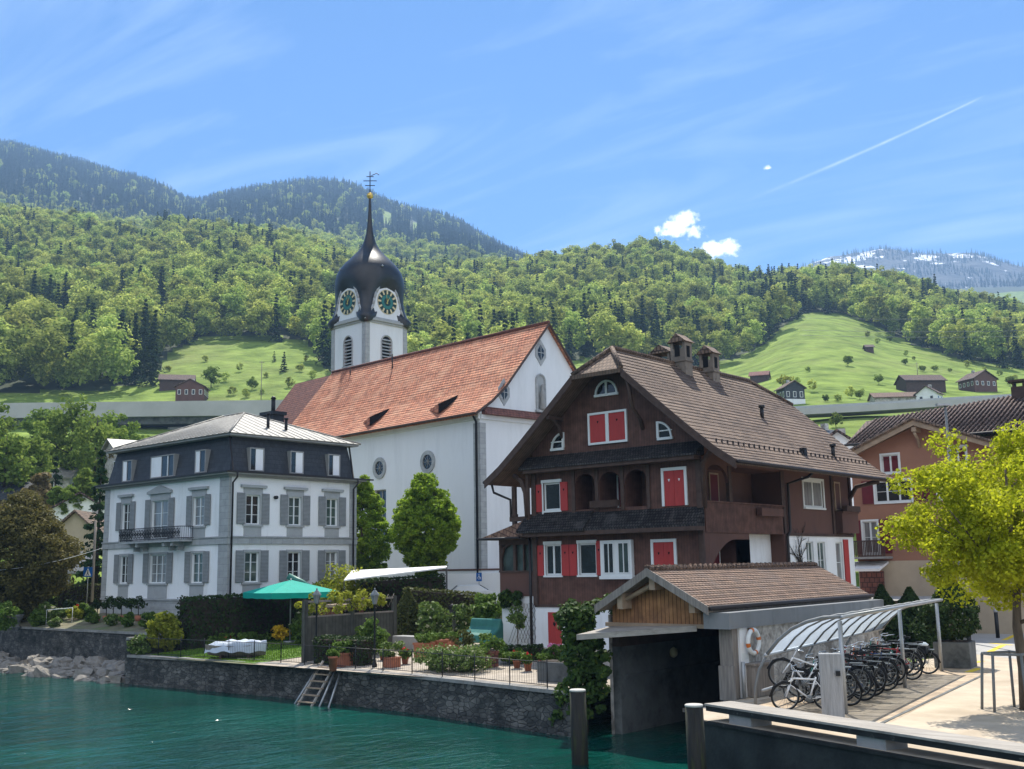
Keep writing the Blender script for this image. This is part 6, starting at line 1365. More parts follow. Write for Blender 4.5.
grid_sheet('church_forecourt', M['roadpale'], -100, -24, 64.02, 100, lambda x, y: 3.9, 4)
q = MB(); q.poly([(-19.32, 31.4, 1.6), (-17.77, 29.5, 1.6), (12, 18.98, 1.6), (30, 60, 1.6), (30, 120, 1.6), (-19.98, 120, 1.6)]); struct(q, 'quay_pavement', M['quay'])
q = MB(); q.poly([(-60, 62.8, 1.58), (-19.9, 62.8, 1.58), (-19.9, 120, 1.58), (-60, 120, 1.58)]); struct(q, 'street', M['asphalt'])
q = MB(); q.poly([(-18.6, 31.2, 1.604), (-13.05, 32.2, 1.604), (-14.95, 46.4, 1.604), (-15.3, 49.2, 1.604), (-18.9, 48.7, 1.604)]); struct(q, 'bike_parking', M['quayslab'])
q = MB(); q.prism([(-13.15, 31.2, 1.60), (-13.03, 31.2, 1.60), (-14.9, 46.4, 1.60), (-15.02, 46.4, 1.60)], (0, 0, .02)); struct(q, 'paving_joint', M['concdark'])
q = MB(); q.poly([(-22, 59, 1.603), (-12, 52, 1.603), (-8, 120, 1.603), (-30, 120, 1.603)]); struct(q, 'road', M['roadpale'])
q = MB()
for (a, b) in (((966, 664), (982, 661)), ((985, 654), (1003, 645)), ((990, 643), (1012, 645)), ((1004, 640), (1022, 632)), ((968, 672), (980, 668))):
    p, r_ = on_z(*a, 1.61), on_z(*b, 1.61); d = (r_ - p)[:2]; d /= np.linalg.norm(d); n_ = np.array([-d[1], d[0]]) * .16
    q.poly([(*(p[:2] - n_), 1.608), (*(r_[:2] - n_), 1.608), (*(r_[:2] + n_), 1.608), (*(p[:2] + n_), 1.608)])
struct(q, 'road_marking', M['yellow'])
# grass : blades
n = 14000; P = np.column_stack([nrg.uniform(-57.4, -47.3, n), 34.8 + 11 * nrg.random(n) ** 1.3, np.zeros(n)]); P[:, 2] = [terrace_z(y) + .05 for y in P[:, 1]]
g = leaves_mesh('lawn_grass', P, np.tile([1.0, 0, .2], (n, 1)), .07, M['grassblade'], aspect=1.0); tag(g, 'short bright green grass of the waterside lawn', 'grass', kind='stuff')

def seawall(name, label, pts, ztop, zbot, th, copings=True, mat='seawall'):
    c = np.mean(np.array(pts), axis=0); t = thing(name, label, 'wall', (c[0], c[1], zbot))
    w = MB(); cp = MB()
    for (xa, ya), (xb, yb) in zip(pts[:-1], pts[1:]):
        d = np.array([xb - xa, yb - ya]); L = np.linalg.norm(d); d /= L; n_ = np.array([d[1], -d[0]]); bt = .28
        a0, b0 = np.array([xa, ya]), np.array([xb, yb]); k = max(1, int(L / .8))
        w.prism([(*(a0), ztop), (*(a0 + n_ * bt), zbot), (*(a0 - n_ * th), zbot), (*(a0 - n_ * th), ztop)], (*(b0 - a0), 0))
        for i in range(k):
            p = a0 + (b0 - a0) * i / k + d * .006; q_ = a0 + (b0 - a0) * (i + 1) / k - d * .006; o = .08 + .03 * rnd.random(); hgt = .13 + .02 * rnd.random()
            cp.prism([(*(p + n_ * o), ztop + .003), (*(q_ + n_ * o), ztop + .003), (*(q_ - n_ * (th - .05)), ztop + .003), (*(p - n_ * (th - .05)), ztop + .003)], (0, 0, hgt))
    w.build('wall_body', M[mat], t)
    if copings: cp.build('coping', M['coping'], t)
    return t
seawall('sea_wall', 'long dark stone sea wall holding the terrace garden above the lake', [(-58.8, 34.2), (-46, 35.0), (-36, 34.6), (-25.4, 33.1)], 1.48, -1.0, .55)
seawall('sea_wall', 'older left sea wall of blotchy stone behind the shore rocks', [(-140, 37.3), (-72, 37.2), (-58.85, 37.2)], 2.48, -1.0, .6)
seawall('side_wall', 'short stone return wall between the villa forecourt and the lower terrace lawn', [(-58.9, 34.3), (-58.9, 45)], 2.45, 0.5, .4)
# shore rocks
for i in range(150):
    u = rnd.random(); x = -81 + 21 * u; 
    yb = 36.9 - 3.2 * rnd.random() ** 0.8; s = .2 + .38 * rnd.random() ** 2; z = max(-.1, .75 * (yb - 33.7) / 3) - .15
    mb = MB(); bm = []; R = Matrix.Rotation(rnd.random() * 6.28, 3, 'Z') @ Matrix.Rotation(rnd.uniform(-.6, .6), 3, 'X')
    vs = []; fs = []
    n1, n2 = 7, 9
    for a in range(n1):
        for b in range(n2):
            th_, ph = PI * a / (n1 - 1), 2 * PI * b / n2; v = Vector((math.sin(th_) * math.cos(ph), math.sin(th_) * math.sin(ph), math.cos(th_)))
            v = Vector([math.copysign(abs(c) ** .5, c) for c in v]); k = 1 + .34 * math.sin(3.1 * v.x + i) * math.cos(2.7 * v.y + 2 * i) + .22 * rnd.uniform(-1, 1) * (0 < a < n1 - 1)
            vs.append(Vector((x, yb, z)) + R @ Vector((v.x * s * 1.5 * k, v.y * s * k, v.z * s * .7 * k)))
    for a in range(n1 - 1):
        for b in range(n2): fs += [(a * n2 + b, (a + 1) * n2 + b, (a + 1) * n2 + (b + 1) % n2), (a * n2 + b, (a + 1) * n2 + (b + 1) % n2, a * n2 + (b + 1) % n2)]
    mb.mesh(vs, fs); solo(mb, 'shore_rock', M['rock'], 'rough grey brown boulder of the rock bank at the foot of the left sea wall', 'rock', (x, yb, z - s * .5), 'boulders along the left sea wall')

# quay edge : weathered beam on blocks, fender beam, wall, piles
def quay_edge():
    a = np.array([-17.75, 29.55]); b = np.array([-5.5, 25.2]); d = (b - a) / np.linalg.norm(b - a); n_ = np.array([d[1], -d[0]]); A3 = lambda p, z: (p[0], p[1], z)
    def bar(m, p, q, n0, n1, z0, z1): m.prism([A3(p + n_ * n0, z0), A3(p + n_ * n1, z0), A3(p + n_ * n1, z1), A3(p + n_ * n0, z1)], (*(q - p), 0)); return m
    t = thing('quay_beam', 'long weathered grey timber beam on concrete blocks along the quay edge', 'beam', (a[0], a[1], 1.6))
    bar(MB(), a, b, -1.02, .03, 2.02, 2.08).build('beam_top', M['driftwood'], t); bar(MB(), a + d * .03, b, -.98, 0, 1.87, 2.017).build('beam_body', M['blackwood'], t)  # pale top board, near-black body below it
    for s in (1.0, 5.9, 11.0): p = a + d * s; bar(MB(), p, p + d * .95, -.85, -.06, 1.6, 1.867).build('support_block', M['conc'], t)
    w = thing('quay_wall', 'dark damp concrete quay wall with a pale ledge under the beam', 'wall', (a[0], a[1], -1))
    bar(MB(), a, b, -.9, .06, -1, 1.5).build('wall_body', M['wetconc'], w); bar(MB(), a, b, -.9, .14, 1.503, 1.59).build('fender_ledge', M['blackwood'], w)
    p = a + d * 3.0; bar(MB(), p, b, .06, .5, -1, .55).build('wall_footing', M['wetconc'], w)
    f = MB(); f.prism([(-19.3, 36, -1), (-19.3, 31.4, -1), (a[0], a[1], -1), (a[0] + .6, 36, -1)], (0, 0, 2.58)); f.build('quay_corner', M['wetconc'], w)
quay_edge()
def pile(c, z, r, label):
    t = thing('mooring_pile', label, 'mooring pile', (c[0], c[1], -1.5)); m = MB(); m.tube([(c[0] + .03, c[1], -1.5), (c[0], c[1], .6), (c[0] - .02, c[1], z)], [r * 1.03, r, r * .97], 16, caps=True); m.build('pile_shaft', M['pile'], t)
    m = MB(); m.lathe([(0, z + .03), (r * .9, z + .022), (r * .99, z + .004), (r * .99, z - .04)], (c[0] - .02, c[1], 0), 18); m.build('pile_top', M['piletop'], t)
p1 = on_z(578, 690, 2.3); pile(p1, 2.3, .27, 'wet wooden mooring pile beside the ivy covered boathouse corner')
p2 = on_z(694.5, 705, 2.4); pile(p2, 2.4, .26, 'wooden mooring pile with yellow moss at the end of the quay beam')
t = thing('timber_slab', 'tall bleached grey timber slab standing on the quay before the bicycles', 'post', (*on_z(834, 724, 1.6)[:2], 1.6)); c = on_z(834, 724, 1.6)
m = MB(); m.obox((c[0], c[1], 2.6), (.62, .3, 2.0), math.radians(30)); m.build('slab', M['plankgrey'], t, bevel=.02)
m = MB(); m.obox((c[0] + .24, c[1] - .04, 3.05), (.12, .14, .14), math.radians(30)); m.build('lock_box', M['iron'], t)

# ------------------------------------------------------------------ neighbour with pantiled roofs
def neighbour():
    Y = 72.0; X0, X1 = -30.75, -20.9; XR = -25.93
    t = thing('rust_house', 'rust red rendered house with a pantiled gable, red shutters and small balcony', 'house', ((X0 + X1) / 2, 78, 1.6)); F = Fac((0, Y, 0), (1, 0, 0), (0, -1, 0))
    zr = lambda x: 15.15 - abs(x - XR) * .385
    w = MB(); hs = [(-28.6, -27.4, 12.05, 13.3, .15), (-24.05, -23.0, 12.05, 13.45, .15), (-29.2, -26.7, 10.1, 11.55, .15), (-30.25, -29.2, 6.7, 8.9, .15), (-25.0, -22.6, 10.1, 11.55, .15)]
    F.wall(w, X0, X1, 6.2, 11.9, [h for h in hs if h[3] < 12]); 
    F.wall(w, X0, X1, 11.9, 13.0, [(h[0], h[1], h[2], 13.0, .15) for h in hs[:2]])
    # gable field above, cut round the two attic windows
    for a, b, top in ((X0, -28.6, 0), (-28.6, -27.4, 13.3), (-27.4, XR, 0), (XR, -24.05, 0), (-24.05, -23.0, 13.45), (-23.0, X1, 0)):
        z0 = top if top else 13.0; 
        if zr(a) > z0 or zr(b) > z0: F.face(w, [(a, z0), (b, z0), (b, max(z0, zr(b))), (a, max(z0, zr(a)))])
    w.box(X0 + .003, X1 - .003, Y + .3, 86, 6.2, 12.8); w.build('wall', M['pinkwall'], t)
    g = MB(); F.wall(g, X0, X1, 1.5, 6.2); g.box(X0 + .003, X1 - .003, Y + .003, 86, 1.5, 6.197); g.build('ground_floor', M['beige'], t)
    st = MB(); F.box(st, -30.6, -29.0, 2, 5.55, .003, .25); st.build('stone_panel', M['oldtile'], t)
    for i, h in enumerate(hs):
        o = window(F, t, h[0], h[1], h[2], h[3], -.12, .1, 3 if h[1] - h[0] > 2 else 2, 2 if h[3] < 12 else 1, pane=('darkred' if i < 2 else 'glass') if i != 3 else 'glass_curtain', sill=.08)
        fr = MB(); frame(F, fr, h[0] - .1, h[1] + .1, h[2] - .1, h[3] + .1, .13, .003, .04); fr.build('window_frame', M['white'], o)
    for a, b, z0, z1 in ((-30.1, -29.32, 10.05, 11.6), (-26.58, -25.8, 10.05, 11.6), (-25.9 + .0, -25.12, 10.05, 11.6), (-30.72, -30.36, 6.7, 8.95), (-29.08, -28.3, 6.7, 8.95)): shutter(F, t, a, b, z0, z1, 'darkred', .02)
    b = MB(); F.box(b, X0 - .3, -28.3, 6.35, 6.5, .0, 1.3); bo = b.build('balcony_slab', M['conc'], t)
    r = MB()
    for k in range(26): u = X0 - .3 + 2.7 * k / 25; F.box(r, u - .03, u + .03, 6.5, 7.5, 1.22, 1.27)
    F.box(r, X0 - .3, -28.3, 7.5, 7.58, 1.2, 1.3); r.build('balcony_rail', M['beam'], bo)
    a = MB(); a.prism([F.P(-30.9, 6.2, .05), F.P(-30.9, 5.7, 1.7), F.P(-30.9, 5.55, 1.7), F.P(-30.9, 6.05, .05)], (2.3, 0, 0)); a.build('awning', M['white_cloth'], t)
    rf = MB(); sf = MB(); y0 = Y - .9
    for sg, xe in ((-1, X0 - .75), (1, X1 + .85)):
        q = [(xe, y0, zr(xe)), (XR, y0, 15.25), (XR, 86, 15.25), (xe, 86, zr(xe))]
        if sg > 0: q.reverse()
        rf.poly([(x, y, z + .12) for x, y, z in q][::-1]); sf.poly(q)
        sf.prism([(xe, y0 - .06, zr(xe) + .16), (XR, y0 - .06, 15.42), (XR, y0 - .06, 15.0), (xe, y0 - .06, zr(xe) - .2)], (0, .057, 0))
    ro = rf.build('roof', M['pantile'], t); sf.build('barge_board', M['lightwood'], ro)
    e = MB(); e.tube([(X0 - .8, y0 - .09, zr(X0 - .75) + .2), (XR, y0 - .09, 15.46), (X1 + .9, y0 - .09, zr(X1 + .85) + .2)], .12, 5, smooth=False); e.build('verge_tile', M['browntile'], ro)
    p = MB(); p.box(XR - .15, XR + .15, y0 + .0, Y, 14.6, 14.9); p.tube([(XR, Y - .01, 13.6), (XR, Y - .3, 14.2), (XR, y0 + .05, 14.5)], .1, 5); p.build('purlin_bracket', M['lightwood'], t)
    # the long roof behind
    t2 = thing('long_roof_house', 'long house behind the rust red gable with a broad dark pantiled roof and chimney', 'house', (-20, 82, 1.6))
    Yb = 78.0; w = MB(); w.box(-31.6, -4, Yb, 92, 1.5, 14.6); w.build('wall', M['pinkwall'], t2)
    G = Fac((0, Yb, 0), (1, 0, 0), (0, -1, 0))
    for u in (-18.5, -14.5, -10.5, -6.5):
        for z in (4.2, 7.4, 10.8): window(G, t2, u, u + 1.3, z, z + 1.6, .01, .1, 2, 2, pane='glass', sill=.12)
    wl = MB(); wl.box(-32.6, -31.61, Yb + .5, 90, 1.5, 14.0); wl.build('side_wall', M['plaster'], t2)
    rf = MB(); xa, xb = -33.2, -3.0
    def zt(x): return 14.9 + .0 * x
    rows = []
    rf.poly([(xa, Yb - 1.1, 14.75), (xb, Yb - 1.1, 14.75), (xb, 85, 18.25), (-22.5, 85, 18.25), (xa - .6, 82.6, 17.1)]); rf.poly([(xb, 93, 14.75), (xa, 93, 14.75), (xa - .6, 87.4, 17.1), (-22.5, 85, 18.25), (xb, 85, 18.25)]); rf.poly([(xa, 93, 14.75), (xa, Yb - 1.1, 14.75), (xa - .6, 82.6, 17.1), (xa - .6, 87.4, 17.1)])
    rf.poly([(xa - .6, 87.4, 17.1), (xa - .6, 82.6, 17.1), (-22.5, 85, 18.25)])
    r2 = rf.build('roof', M['pantile'], t2)
    # real pantile ribs
    rb = MB()
    for k in range(90):
        x = xa + .15 + k * .336
        if x > xb: break
        u_ = min(1, max(0, (x - xa + .6) / (-22.5 - xa + .6))); yt = 82.6 + 2.4 * u_; rb.tube([(x, Yb - 1.1, 14.79), (x, yt, 17.14 + 1.15 * u_)], .085, 5)
    rb.build('tile_rib', M['pantile'], r2)
    g = MB(); g.tube([(xa, Yb - 1.2, 14.72), (xb, Yb - 1.2, 14.72)], .1, 6); g.build('gutter', M['darkmetal'], r2)
    c = MB(); c.box(-23.2, -22.2, 83.9, 84.7, 17, 18.7); c.box(-23.35, -22.05, 83.75, 84.85, 19.05, 19.2)
    for x in (-23.1, -22.4): c.box(x, x + .12, 83.95, 84.6, 18.7, 19.05)
    c.build('chimney', M['beam'], r2)
neighbour()
def lamp_mast():
    b = at_depth(957, 545, 62); t = thing('street_lamp', 'slim grey street lamp mast rising in front of the rust red house', 'street lamp', (b[0], b[1], 1.6))
    m = MB(); top = at_depth(955.5, 402, 62); m.tube([(b[0], b[1], 1.6), (b[0], b[1], top[2])], [.11, .07], 8); m.build('mast', M['steelpost'], t)
    h = MB(); h.obox((b[0] - .1, b[1] - .1, top[2] + .05), (.75, .3, .14), math.radians(40)); h.build('lamp_head', M['galv'], t)
lamp_mast()

# ------------------------------------------------------------------ village and farms behind
def small_house(name, label, px_, py_, w, d, h, rise, rz, wall, roof, depth=None, group=None, wins=0, over=.5, cat='house', gable_first=True, lower=None, base=None):
    """gabled house : local x along the ridge, ridge length w, gable width d"""
    p = np.array(base, float) if base is not None else (at_depth(px_, py_, depth) if depth else on_terrain(px_, py_)); z = p[2]
    t = thing(name, label, cat, (p[0], p[1], z), rz, group, org=(0, 0, 0)); W, D = w / 2, d / 2
    m = MB(); m.box(-W, W, -D, D, -1.5, h); 
    for s in (-1, 1): m.poly([(s * W, -D, h), (s * W, D, h), (s * W, 0, h + rise)][::s])
    m.build('wall', M[wall], t)
    if lower: l = MB(); l.box(-W - .05, W + .05, -D - .05, D + .05, -1.6, lower); l.build('ground_floor', M['plaster'], t)
    r = MB(); sl = rise / D; ze = h - over * sl; th = .22
    for s in (-1, 1):
        q = [(-W - over, s * (D + over), ze), (W + over, s * (D + over), ze), (W + over, 0, h + rise), (-W - over, 0, h + rise)]
        r.prism([(x, y, zz + .05) for x, y, zz in q], (0, 0, th))
    ro = r.build('roof', M[roof], t)
    for i in range(wins):
        for s in (-1, 1):
            for lv in ((h * .25, h * .5), (h * .62, h * .87)) if h > 4 else ((h * .35, h * .75),):
                u = -D + d * (i + .5) / wins; o = MB(); o.box(s * W - .03, s * W + .03, u - .45, u + .45, lv[0], lv[1]) ; f = o.build('window', M['white'], t); g = MB(); g.box(s * W - .04, s * W + .04, u - .33, u + .33, lv[0] + .12, lv[1] - .12); g.build('pane', M['glass'], f)
                u = -W + w * (i + .5) / wins; o = MB(); o.box(u - .45, u + .45, s * D - .03, s * D + .03, lv[0], lv[1]); f = o.build('window', M['white'], t); g = MB(); g.box(u - .33, u + .33, s * D - .04, s * D + .04, lv[0] + .12, lv[1] - .12); g.build('pane', M['glass'], f)
    c = MB(); c.box(W * .3, W * .3 + .7, -.35, .35, h + rise - .6, h + rise + .9)
    if wins: c.build('chimney', M['plaster_old'], ro)
    return t
A40 = YAW
small_house('farmhouse', 'dark timber chalet with rows of small windows above the viaduct', 192, 401, 7, 8, 3.6, 2.0, A40 + .1 + PI / 2, 'brownwall', 'browntile', wins=4)
small_house('barn', 'grey brown wooden barn with a pale roof upslope of the dark chalet', 177, 389, 10, 6, 2.2, 1.9, A40 + .25, 'beam', 'pantile', cat='barn')
small_house('farmhouse', 'grey slate farmhouse with white windows beside the road wall', 791, 404, 5, 5.6, 3.9, 1.7, A40 + .2 + PI / 2, 'slate', 'browntile', wins=3, lower=.9)
small_house('barn', 'small timber barn with a faded pink brown roof on the lower meadow', 760, 382, 6, 5, 1.9, 1.5, A40 - .35, 'beam', 'oldtile', cat='barn')
small_house('barn', 'long brown barn with a dark roof on the green meadow', 921, 391, 12, 7, 2.6, 2.0, A40 + .08, 'beam', 'pantile', cat='barn', wins=0)
small_house('farmhouse', 'dark broad chalet farmhouse at the right edge of the meadow', 978, 391, 7, 8.2, 3.2, 2.4, A40 + .3 + PI / 2, 'brownwall', 'pantile', wins=4)
small_house('shed', 'low red roofed shed beside the road wall', 896, 403, 12, 5, 1.2, 1.3, A40 - .05, 'plaster_old', 'boattile', cat='shed')
small_house('farmhouse', 'small pale farmhouse with a grey roof next to the red roofed shed', 930, 404, 5, 5.2, 2.4, 1.8, A40 + .9, 'plaster', 'pantile', wins=2)
small_house('hut', 'tiny wooden hut alone on the steep meadow', 869, 352, 3, 3, 1.8, 1.0, A40, 'beam', 'beam', cat='hut')
small_house('house', 'white house with a grey roof partly hidden by the timber house ridge', 822, 502, 8, 8, 6.3, 2.4, A40 + .7, 'plaster', 'slate', depth=130, wins=2)
small_house('house', 'pale house with a brown roof just right of the timber house roof end', 846, 514, 8, 6, 5.4, 2.2, A40 + 1.2, 'plaster', 'pantile', depth=105, wins=2)
small_house('house', 'white rendered house with one arched gable window left of the spruce', 72, 588, 10, 8.5, 8.2, 2.6, A40 + .45 + PI / 2, 'plaster', 'pantile', depth=128, wins=1, base=None)
small_house('house', 'ochre house with a broad brown verge turned to the lane', 87, 596, 9, 7, 5.2, 3.2, A40 + .05 + PI / 2, 'beige', 'browntile', depth=112, wins=1)
small_house('house', 'grey roofed house among the trees at the left edge', 24, 510, 16, 10, 4.5, 2.6, A40 + .1, 'plaster_old', 'zincroof', depth=165, wins=3)
small_house('house', 'pale roofed house between trees left of the villa', 88, 510, 9, 8, 4.5, 2.6, A40 + .25, 'plaster_old', 'zincroof', depth=170, wins=2)
small_house('house', 'dark roofed house peeping over the yew at the left edge', 8, 528, 8, 8, 3.5, 2.2, A40, 'brownwall', 'slate', depth=140, wins=1)
small_house('house', 'grey roofed house just behind the villa roof', 141, 490, 9, 8, 4.2, 2.4, A40 + .7, 'plaster_old', 'zincroof', depth=150, wins=2)
small_house('kiosk', 'little stone shrine with a pyramid roof beside the lane', 77, 590, 1.8, 1.8, 2.0, 1.1, A40, 'conc', 'conc', depth=96, cat='shrine')
small_house('house', 'lone pale house in a clearing high on the wooded hill', 178, 245, 11, 9, 6, 3, A40, 'plaster', 'browntile', wins=0)

def viaduct():
    t = thing('viaduct', 'grey concrete motorway viaduct crossing the hillside left of the church', 'viaduct', (*at_depth(100, 420, 262)[:2], 20))
    def pt(x, y): return Vector(at_depth(x, y, 262))
    ax = [-60, 0, 60, 120, 180, 240, 300, 340]; L = [pt(x, 411.5 - .011 * x) for x in ax]
    bk = Vector(FW)
    d = MB()
    for a, b in zip(L[:-1], L[1:]):
        d.prism([a + Vector((0, 0, -1.6)), a + Vector((0, 0, .9)), a + bk * 11 + Vector((0, 0, .9)), a + bk * 11 + Vector((0, 0, -1.6))], b - a)
    d.build('deck', M['concbridge'], t)
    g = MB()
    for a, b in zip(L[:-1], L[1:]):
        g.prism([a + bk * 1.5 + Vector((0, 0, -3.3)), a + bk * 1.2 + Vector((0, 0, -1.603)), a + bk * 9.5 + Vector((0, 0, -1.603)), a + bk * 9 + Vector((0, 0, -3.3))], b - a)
    g.build('girder', M['concdark'], t)  # darker concrete puts the shadow of the deck overhang into the colour
    p = MB()
    for a, b in zip(L[:-1], L[1:]): p.prism([a + bk * .1 + Vector((0, 0, .903)), a + bk * .1 + Vector((0, 0, 2.1)), a + bk * .3 + Vector((0, 0, 2.1)), a + bk * .3 + Vector((0, 0, .903))], b - a)
    p.build('parapet', M['concbridge'], t)
    for x in (-40, 68, 174, 282):
        a = pt(x, 415); q = MB(); q.prism([a + bk * 3 - Vector(RT) * 2.3 + Vector((0, 0, -20)), a + bk * 3 + Vector(RT) * 2.3 + Vector((0, 0, -20)), a + bk * 7 + Vector(RT) * 2.3 + Vector((0, 0, -20)), a + bk * 7 - Vector(RT) * 2.3 + Vector((0, 0, -20))], (0, 0, 17.5)); q.build('pier', M['conc'], t)
    t = thing('road_wall', 'long grey retaining wall of the road below the right meadow', 'wall', at_depth(860, 410, 232)); m = MB()
    xs = [(700, 412), (790, 411), (860, 407.5), (945, 402), (1060, 396), (1200, 390)]; Q = [Vector(at_depth(x, y, 232)) for x, y in xs]
    for a, b in zip(Q[:-1], Q[1:]): m.prism([a + Vector((0, 0, -.9)), a + Vector((0, 0, .5)), a + bk * 7 + Vector((0, 0, .5)), a + bk * 7 + Vector((0, 0, -.9))], b - a)
    m.build('wall_body', M['concbridge'], t)
    m = MB()
    for a, b in zip(Q[:-1], Q[1:]): m.prism([a + bk * .1 + Vector((0, 0, .503)), a + bk * .1 + Vector((0, 0, 1.0)), a + bk * .2 + Vector((0, 0, 1.0)), a + bk * .2 + Vector((0, 0, .503))], b - a)
    m.build('guard_rail', M['galv'], t)
viaduct()
# poles and wires
def pole(label, x, y, ytop, dep=None, r=.12, arm=True):
    b = at_depth(x, y, dep) if dep else on_terrain(x, y); dd = dep or float((b - CP) @ FW); tp = at_depth(x, ytop, dd / math.cos(0)) if dep else b + np.array([0, 0, (y - ytop) * dd / F_PX])
    t = thing('utility_pole', label, 'pole', b); m = MB(); m.tube([b, (b[0], b[1], tp[2])], [r, r * .7], 7); m.build('shaft', M['greypost'], t)
    if arm: c = MB(); c.obox((b[0], b[1], tp[2] - .5), (1.6, .1, .12), A40); c.build('cross_arm', M['greypost'], t)
    return np.array([b[0], b[1], tp[2]])
pole('wooden utility pole on the meadow left of the church roof', 261, 402, 360)
pole('wooden utility pole in the middle of the right meadow', 918, 379, 362)
pole('bare grey pole beside the blue parking sign', 92, 602, 520, dep=84, arm=False)
def wire(name, label, a, b, sag, r, mat='galv'):
    m = MB(); a = Vector(a); b = Vector(b); m.tube([a.lerp(b, k / 24) - Vector((0, 0, sag * 4 * (k / 24) * (1 - k / 24))) for k in range(25)], r, 4); solo(m, name, M[mat], label, 'cable', a)
wire('overhead_cable', 'pale cable slung from the left edge to the villa wall', at_depth(-40, 572, 76), (-75.6, 41.7, 8.2), .45, .014, 'white')
for k, (ya, yb) in enumerate(((318, 313), (330, 327), (335, 333))):
    wire('power_line', ['topmost of the three thin power lines over the right wood', 'middle of the three thin power lines over the right wood', 'lowest of the three thin power lines over the right wood'][k], at_depth(800, ya, 330), at_depth(1120, yb, 330), 1.0, .05, 'steelpost')
for x, y, dep in ((404, 214, 2390), (474, 240, 2390)):
    b = at_depth(x, y, dep); t = thing('pylon', 'lattice pylon on the skyline, %s of the two on the high ridge' % ('left' if x < 430 else 'right'), 'pylon', b - np.array([0, 0, 30])); m = MB()
    for sx in (-1, 1): m.tube([b + np.array([sx * 6, 0, -30]), b + np.array([0, 0, 22])], .8, 4)
    for z, w_ in ((8, 10), (15, 8)): m.box(b[0] - w_, b[0] + w_, b[1] - .5, b[1] + .5, b[2] + z, b[2] + z + 1.2)
    m.build('lattice', M['steelpost'], t)
# ------------------------------------------------------------------ railing, ladder, lamps
T = on_terrace
def railing():
    t = thing('iron_railing', 'thin black iron railing along the top of the terrace sea wall', 'railing', (-42, 34.9, 1.6)); pts = [(-58.5, 34.55), (-46, 35.3), (-36, 34.9), (-27.2, 33.65)]
    r = MB(); p_ = MB(); q = MB()
    for (xa, ya), (xb, yb) in zip(pts[:-1], pts[1:]):
        L = math.hypot(xb - xa, yb - ya); n = int(L / .14)
        for z in (1.72, 2.58): r.tube([(xa, ya, z), (xb, yb, z)], .016, 4)
        for i in range(n):
            f = (i + .5) / n; x, y = xa + (xb - xa) * f, ya + (yb - ya) * f; q.tube([(x, y, 1.72), (x, y, 2.58)], .0075, 4, smooth=False)
        k = int(L / 2.0)
        for i in range(k + 1): f = i / k; x, y = xa + (xb - xa) * f, ya + (yb - ya) * f; p_.tube([(x, y, 1.55), (x, y, 2.7)], .025, 5)
    r.build('rail', M['iron'], t); q.build('baluster', M['iron'], t); p_.build('railing_post', M['iron'], t)
railing()
def ladder():
    t = thing('bathing_ladder', 'pale wooden ladder leaning from the terrace wall into the lake', 'ladder', (-42.0, 33.9, -.3))
    a0, a1 = Vector((-42.3, 35.0, 1.9)), Vector((-42.3, 33.2, -.4)); w = Vector((1.0, 0, 0))
    for k in (0, 1): m = MB(); m.tube([a0 + w * k, a1 + w * k], .06, 5, smooth=False); m.build('stringer', M['driftwood'], t)
    for i in range(7):
        f = .12 + i * .13; p = a0.lerp(a1, f); m = MB(); m.prism([p + Vector((-.05, -.1, -.02)), p + Vector((1.05, -.1, -.02)), p + Vector((1.05, .1, -.02)), p + Vector((-.05, .1, -.02))], (0, 0, .05)); m.build('tread', M['lightwood'], t)
    for x, dx in ((-40.7, .9), (-41.1, .35), (-42.5, -.5)): m = MB(); m.tube([(x, 34.75, 1.5), (x + dx * .6, 33.4, -.4)], .055, 5); m.build('brace', M['galv'], t)
ladder()
def garden_lamp(x, y, label, top):
    b = T(x, y); dep = float((b - CP) @ CM[2]); zt = at_depth(x, top, dep)[2]; t = thing('garden_lamp', label, 'lamp', b)
    m = MB(); m.lathe([(.13, 0), (.13, .1), (.07, .25), (.05, .5), (.045, zt - b[2] - .75), (.08, zt - b[2] - .7)], b, 10); m.build('lamp_post', M['iron'], t)
    g = MB(); g.lathe([(.10, zt - b[2] - .68), (.20, zt - b[2] - .28)], b, 6, smooth=False); g.build('lamp_glass', M['glass_curtain'], t)
    c = MB(); c.lathe([(.24, zt - b[2] - .27), (.21, zt - b[2] - .2), (.1, zt - b[2] - .06), (.03, zt - b[2]), (.05, zt - b[2] + .05), (0, zt - b[2] + .1)], b, 6, smooth=False); c.build('lamp_cap', M['steelpost'], t)
garden_lamp(374.5, 667, 'black garden lamp post with a pale lantern before the ball topped topiary', 590); garden_lamp(316, 663, 'black garden lamp post standing by the ladder in front of the wooden screen', 590)

# ------------------------------------------------------------------ hedges
hedge('hedge', 'tall dark clipped hedge screening the right side of the villa', (-57.9, 37.2), (-57.9, 53.5), 1.7, 3.05, 3.25, 1.5, 'lf_hedge', dens=60)
hedge('hedge', 'bronze green clipped hedge sloping down behind the barbecue', T(405, 640)[:2] * np.array([1, 1]), T(478, 636)[:2], 2.1, 3.0, 2.6, 1.3, 'lf_hedgebrown', dens=60)
hedge('hedge', 'dark ivy grown hedge under the white awning', (-57.2, 50.3), (-53.4, 54.8), 2.2, 3.3, 3.6, 1.6, 'lf_hedge', dens=60)
hedge('hedge', 'short bronze green hedge block beside the white trellis wall', T(467, 638)[:2] + np.array([.3, 0]), T(484, 636)[:2] + np.array([.3, 0]), 2.0, 2.55, 2.6, 1.3, 'lf_hedgebrown', dens=80)
hedge('hedge', 'low clipped dark hedge in front of the white cellar wall', T(503, 661)[:2], T(543, 659)[:2], 1.75, .75, .75, .8, 'lf_hedge', leaf=.09, dens=160)
